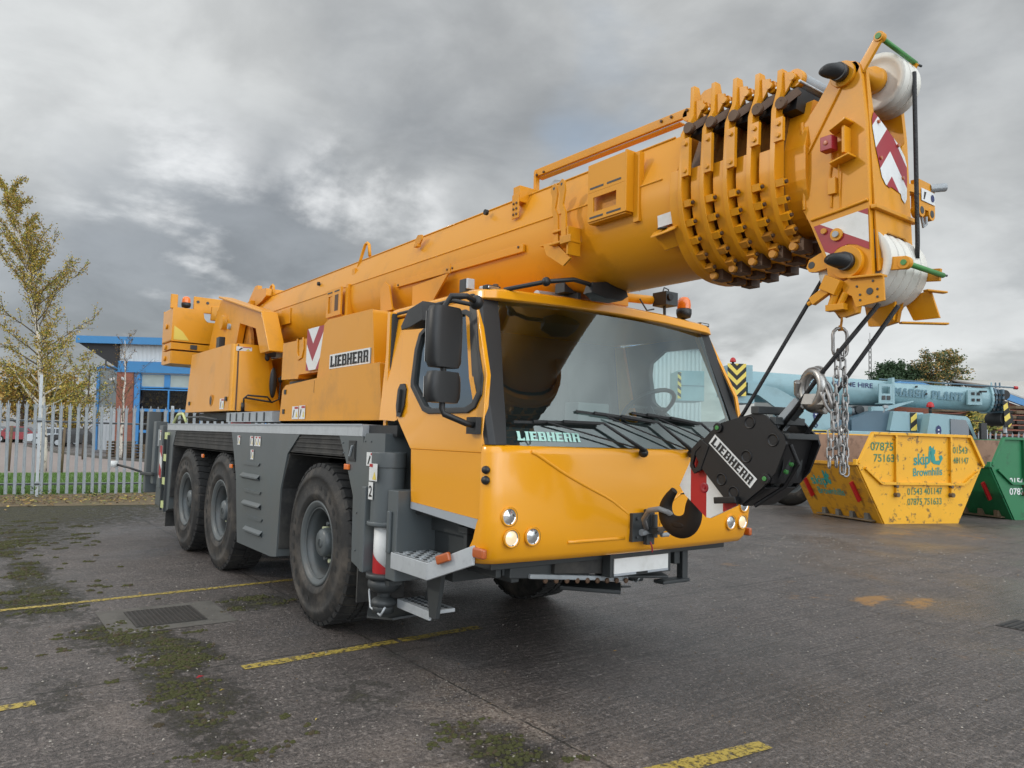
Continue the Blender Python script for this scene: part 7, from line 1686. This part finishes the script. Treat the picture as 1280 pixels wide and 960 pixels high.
# ================================================================ WORLD, SUN, CAMERA
SUN = V((-.62, -1.0, .66)).normalized()
w = bpy.data.worlds.new('World'); S.world = w; w.use_nodes = True; nt = w.node_tree; L = nt.links.new
bg = nt.nodes['Background']
def N(t, **k): return nn(nt, t, **k)
def ma(op, a, b_=None, c_=None):
    x = N('ShaderNodeMath', operation=op)
    for i, q in enumerate((a, b_, c_)):
        if q is None: continue
        if isinstance(q, (int, float)): x.inputs[i].default_value = q
        else: L(q, x.inputs[i])
    return x.outputs[0]
def mr(v, a, b_, c=0, d=1, smooth=True):
    r = N('ShaderNodeMapRange'); r.interpolation_type = 'SMOOTHSTEP' if smooth else 'LINEAR'; L(v, r.inputs[0])
    for i, q in enumerate((a, b_, c, d)): r.inputs[i + 1].default_value = q
    return r.outputs[0]
def mix(f, a, b_):
    x = N('ShaderNodeMix', data_type='RGBA')
    L(f, x.inputs[0]) if not isinstance(f, float) else setattr(x.inputs[0], 'default_value', f)
    for i, q in ((6, a), (7, b_)):
        if isinstance(q, tuple): x.inputs[i].default_value = (*q, 1)
        else: L(q, x.inputs[i])
    return x.outputs[2]
sky = N('ShaderNodeTexSky'); sky.sky_type = 'NISHITA'; sky.sun_disc = False
sky.sun_elevation = math.asin(SUN.z); sky.sun_rotation = math.atan2(SUN.x, SUN.y)
tc = N('ShaderNodeTexCoord'); sx = N('ShaderNodeSeparateXYZ'); L(tc.outputs['Generated'], sx.inputs[0])
zz = ma('ADD', ma('MAXIMUM', sx.outputs[2], 0), .30)
cx = N('ShaderNodeCombineXYZ'); L(ma('DIVIDE', sx.outputs[0], zz), cx.inputs[0]); L(ma('DIVIDE', sx.outputs[1], zz), cx.inputs[1])
def noise(sc, det, rough, off, dist=0):
    mp = N('ShaderNodeMapping'); mp.inputs['Location'].default_value = off; L(cx.outputs[0], mp.inputs[0])
    n = N('ShaderNodeTexNoise'); n.inputs['Scale'].default_value = sc; n.inputs['Detail'].default_value = det; n.inputs['Roughness'].default_value = rough; n.inputs['Distortion'].default_value = dist; L(mp.outputs[0], n.inputs['Vector']); return n.outputs['Fac']
n1 = noise(.55, 7, .5, (3.1, 7.7, 0), .15); n2 = noise(1.7, 8, .55, (9.2, 1.3, 0), .2); n3 = noise(.9, 5, .5, (1.4, 4.6, 2), .1)
skyc = N('ShaderNodeMix', data_type='RGBA', blend_type='MULTIPLY'); skyc.inputs[0].default_value = 1; L(sky.outputs[0], skyc.inputs[6]); skyc.inputs[7].default_value = (1, 1, 1, 1)
# cloud greys, in the same units as the Nishita sky (it is scaled by the background strength)
K = 10.0
dark = (.275 * K, .292 * K, .308 * K); light = (.58 * K, .59 * K, .58 * K); bright = (.92 * K, .93 * K, .93 * K); blue = (.33 * K, .43 * K, .56 * K)
def toward(d, w_, c_=1.0):
    q = N('ShaderNodeVectorMath', operation='DOT_PRODUCT'); L(tc.outputs['Generated'], q.inputs[0]); q.inputs[1].default_value = V(d).normalized()
    return ma('MULTIPLY', mr(q.outputs['Value'], cos(rad(w_)), 1.0, 0, 1), c_)
# banks of thicker and thinner cloud in fixed compass directions
thick = toward((-.95, .20, .205), 15, .22)
thin = ma('ADD', ma('ADD', toward((-.93, -.02, .42), 22, .16), toward((-.36, .93, .30), 34, .05)), toward((-.62, .69, .30), 30, .05))
cl = mix(mr(ma('ADD', ma('SUBTRACT', ma('ADD', ma('MULTIPLY', n1, .62), ma('MULTIPLY', n2, .38)), thick), thin), .34, .66), dark, light)
n4 = noise(3.6, 7, .55, (5.5, 2.2, 1), .3)
vs_ = N('ShaderNodeVectorMath', operation='SCALE'); L(cl, vs_.inputs[0]); L(mr(n4, .3, .7, .84, 1.16), vs_.inputs['Scale']); cl = vs_.outputs[0]
el = sx.outputs[2]
low = ma('MINIMUM', ma('ADD', mr(el, .02, .30, .75, 0), ma('ADD', toward((-.872, .40, .282), 8, 1.3), toward((-.95, .19, .275), 8, 1.0))), 1.0)
cl = mix(ma('MULTIPLY', mr(ma('ADD', n2, toward((-.50, .85, .10), 22, .06)), .48, .62), ma('MULTIPLY', low, .85)), cl, bright)
cl = mix(ma('MULTIPLY', mr(ma('SUBTRACT', n3, toward((-.86, .23, .47), 24, .3)), .53, .63), .7), cl, mix(mr(n2, .45, .6), blue, bright))
cl = mix(.10, cl, skyc.outputs[2])
# glow added to unseen sky overhead, sunward and behind camera, to light the crane
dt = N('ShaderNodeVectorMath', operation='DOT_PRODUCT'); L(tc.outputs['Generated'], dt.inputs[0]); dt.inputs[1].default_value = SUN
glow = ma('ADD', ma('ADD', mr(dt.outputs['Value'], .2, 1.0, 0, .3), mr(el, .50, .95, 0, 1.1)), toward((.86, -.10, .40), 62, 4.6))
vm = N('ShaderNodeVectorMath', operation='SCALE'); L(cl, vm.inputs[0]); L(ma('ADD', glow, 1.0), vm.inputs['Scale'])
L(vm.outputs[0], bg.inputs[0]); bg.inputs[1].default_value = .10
sl = bpy.data.lights.new('sun', 'SUN'); sl.energy = .8; sl.angle = rad(3); sl.color = (1, .93, .82)
so = bpy.data.objects.new('sun', sl); COL.objects.link(so); so.rotation_euler = SUN.to_track_quat('Z', 'Y').to_euler(); so.location = SUN * 50
cam = bpy.data.cameras.new('camera'); co = bpy.data.objects.new('camera', cam); COL.objects.link(co); S.camera = co
fwd = V((-cos(YAW) * cos(PITCH), sin(YAW) * cos(PITCH), sin(PITCH))); r0 = fwd.cross(V((0, 0, 1))).normalized(); u0 = r0.cross(fwd)
R_ = r0 * cos(ROLL) + u0 * sin(ROLL); U_ = -r0 * sin(ROLL) + u0 * cos(ROLL)
co.matrix_world = Matrix(((R_.x, U_.x, -fwd.x, CAM.x), (R_.y, U_.y, -fwd.y, CAM.y), (R_.z, U_.z, -fwd.z, CAM.z), (0, 0, 0, 1)))
cam.sensor_width = 36; cam.lens = FPX / 1280 * 36; cam.clip_end = 2000; cam.clip_start = .05
S.view_settings.view_transform = 'Standard'; S.view_settings.look = 'None'; S.view_settings.gamma = 1; S.view_settings.exposure = .12
S.render.resolution_x = 1024; S.render.resolution_y = 768
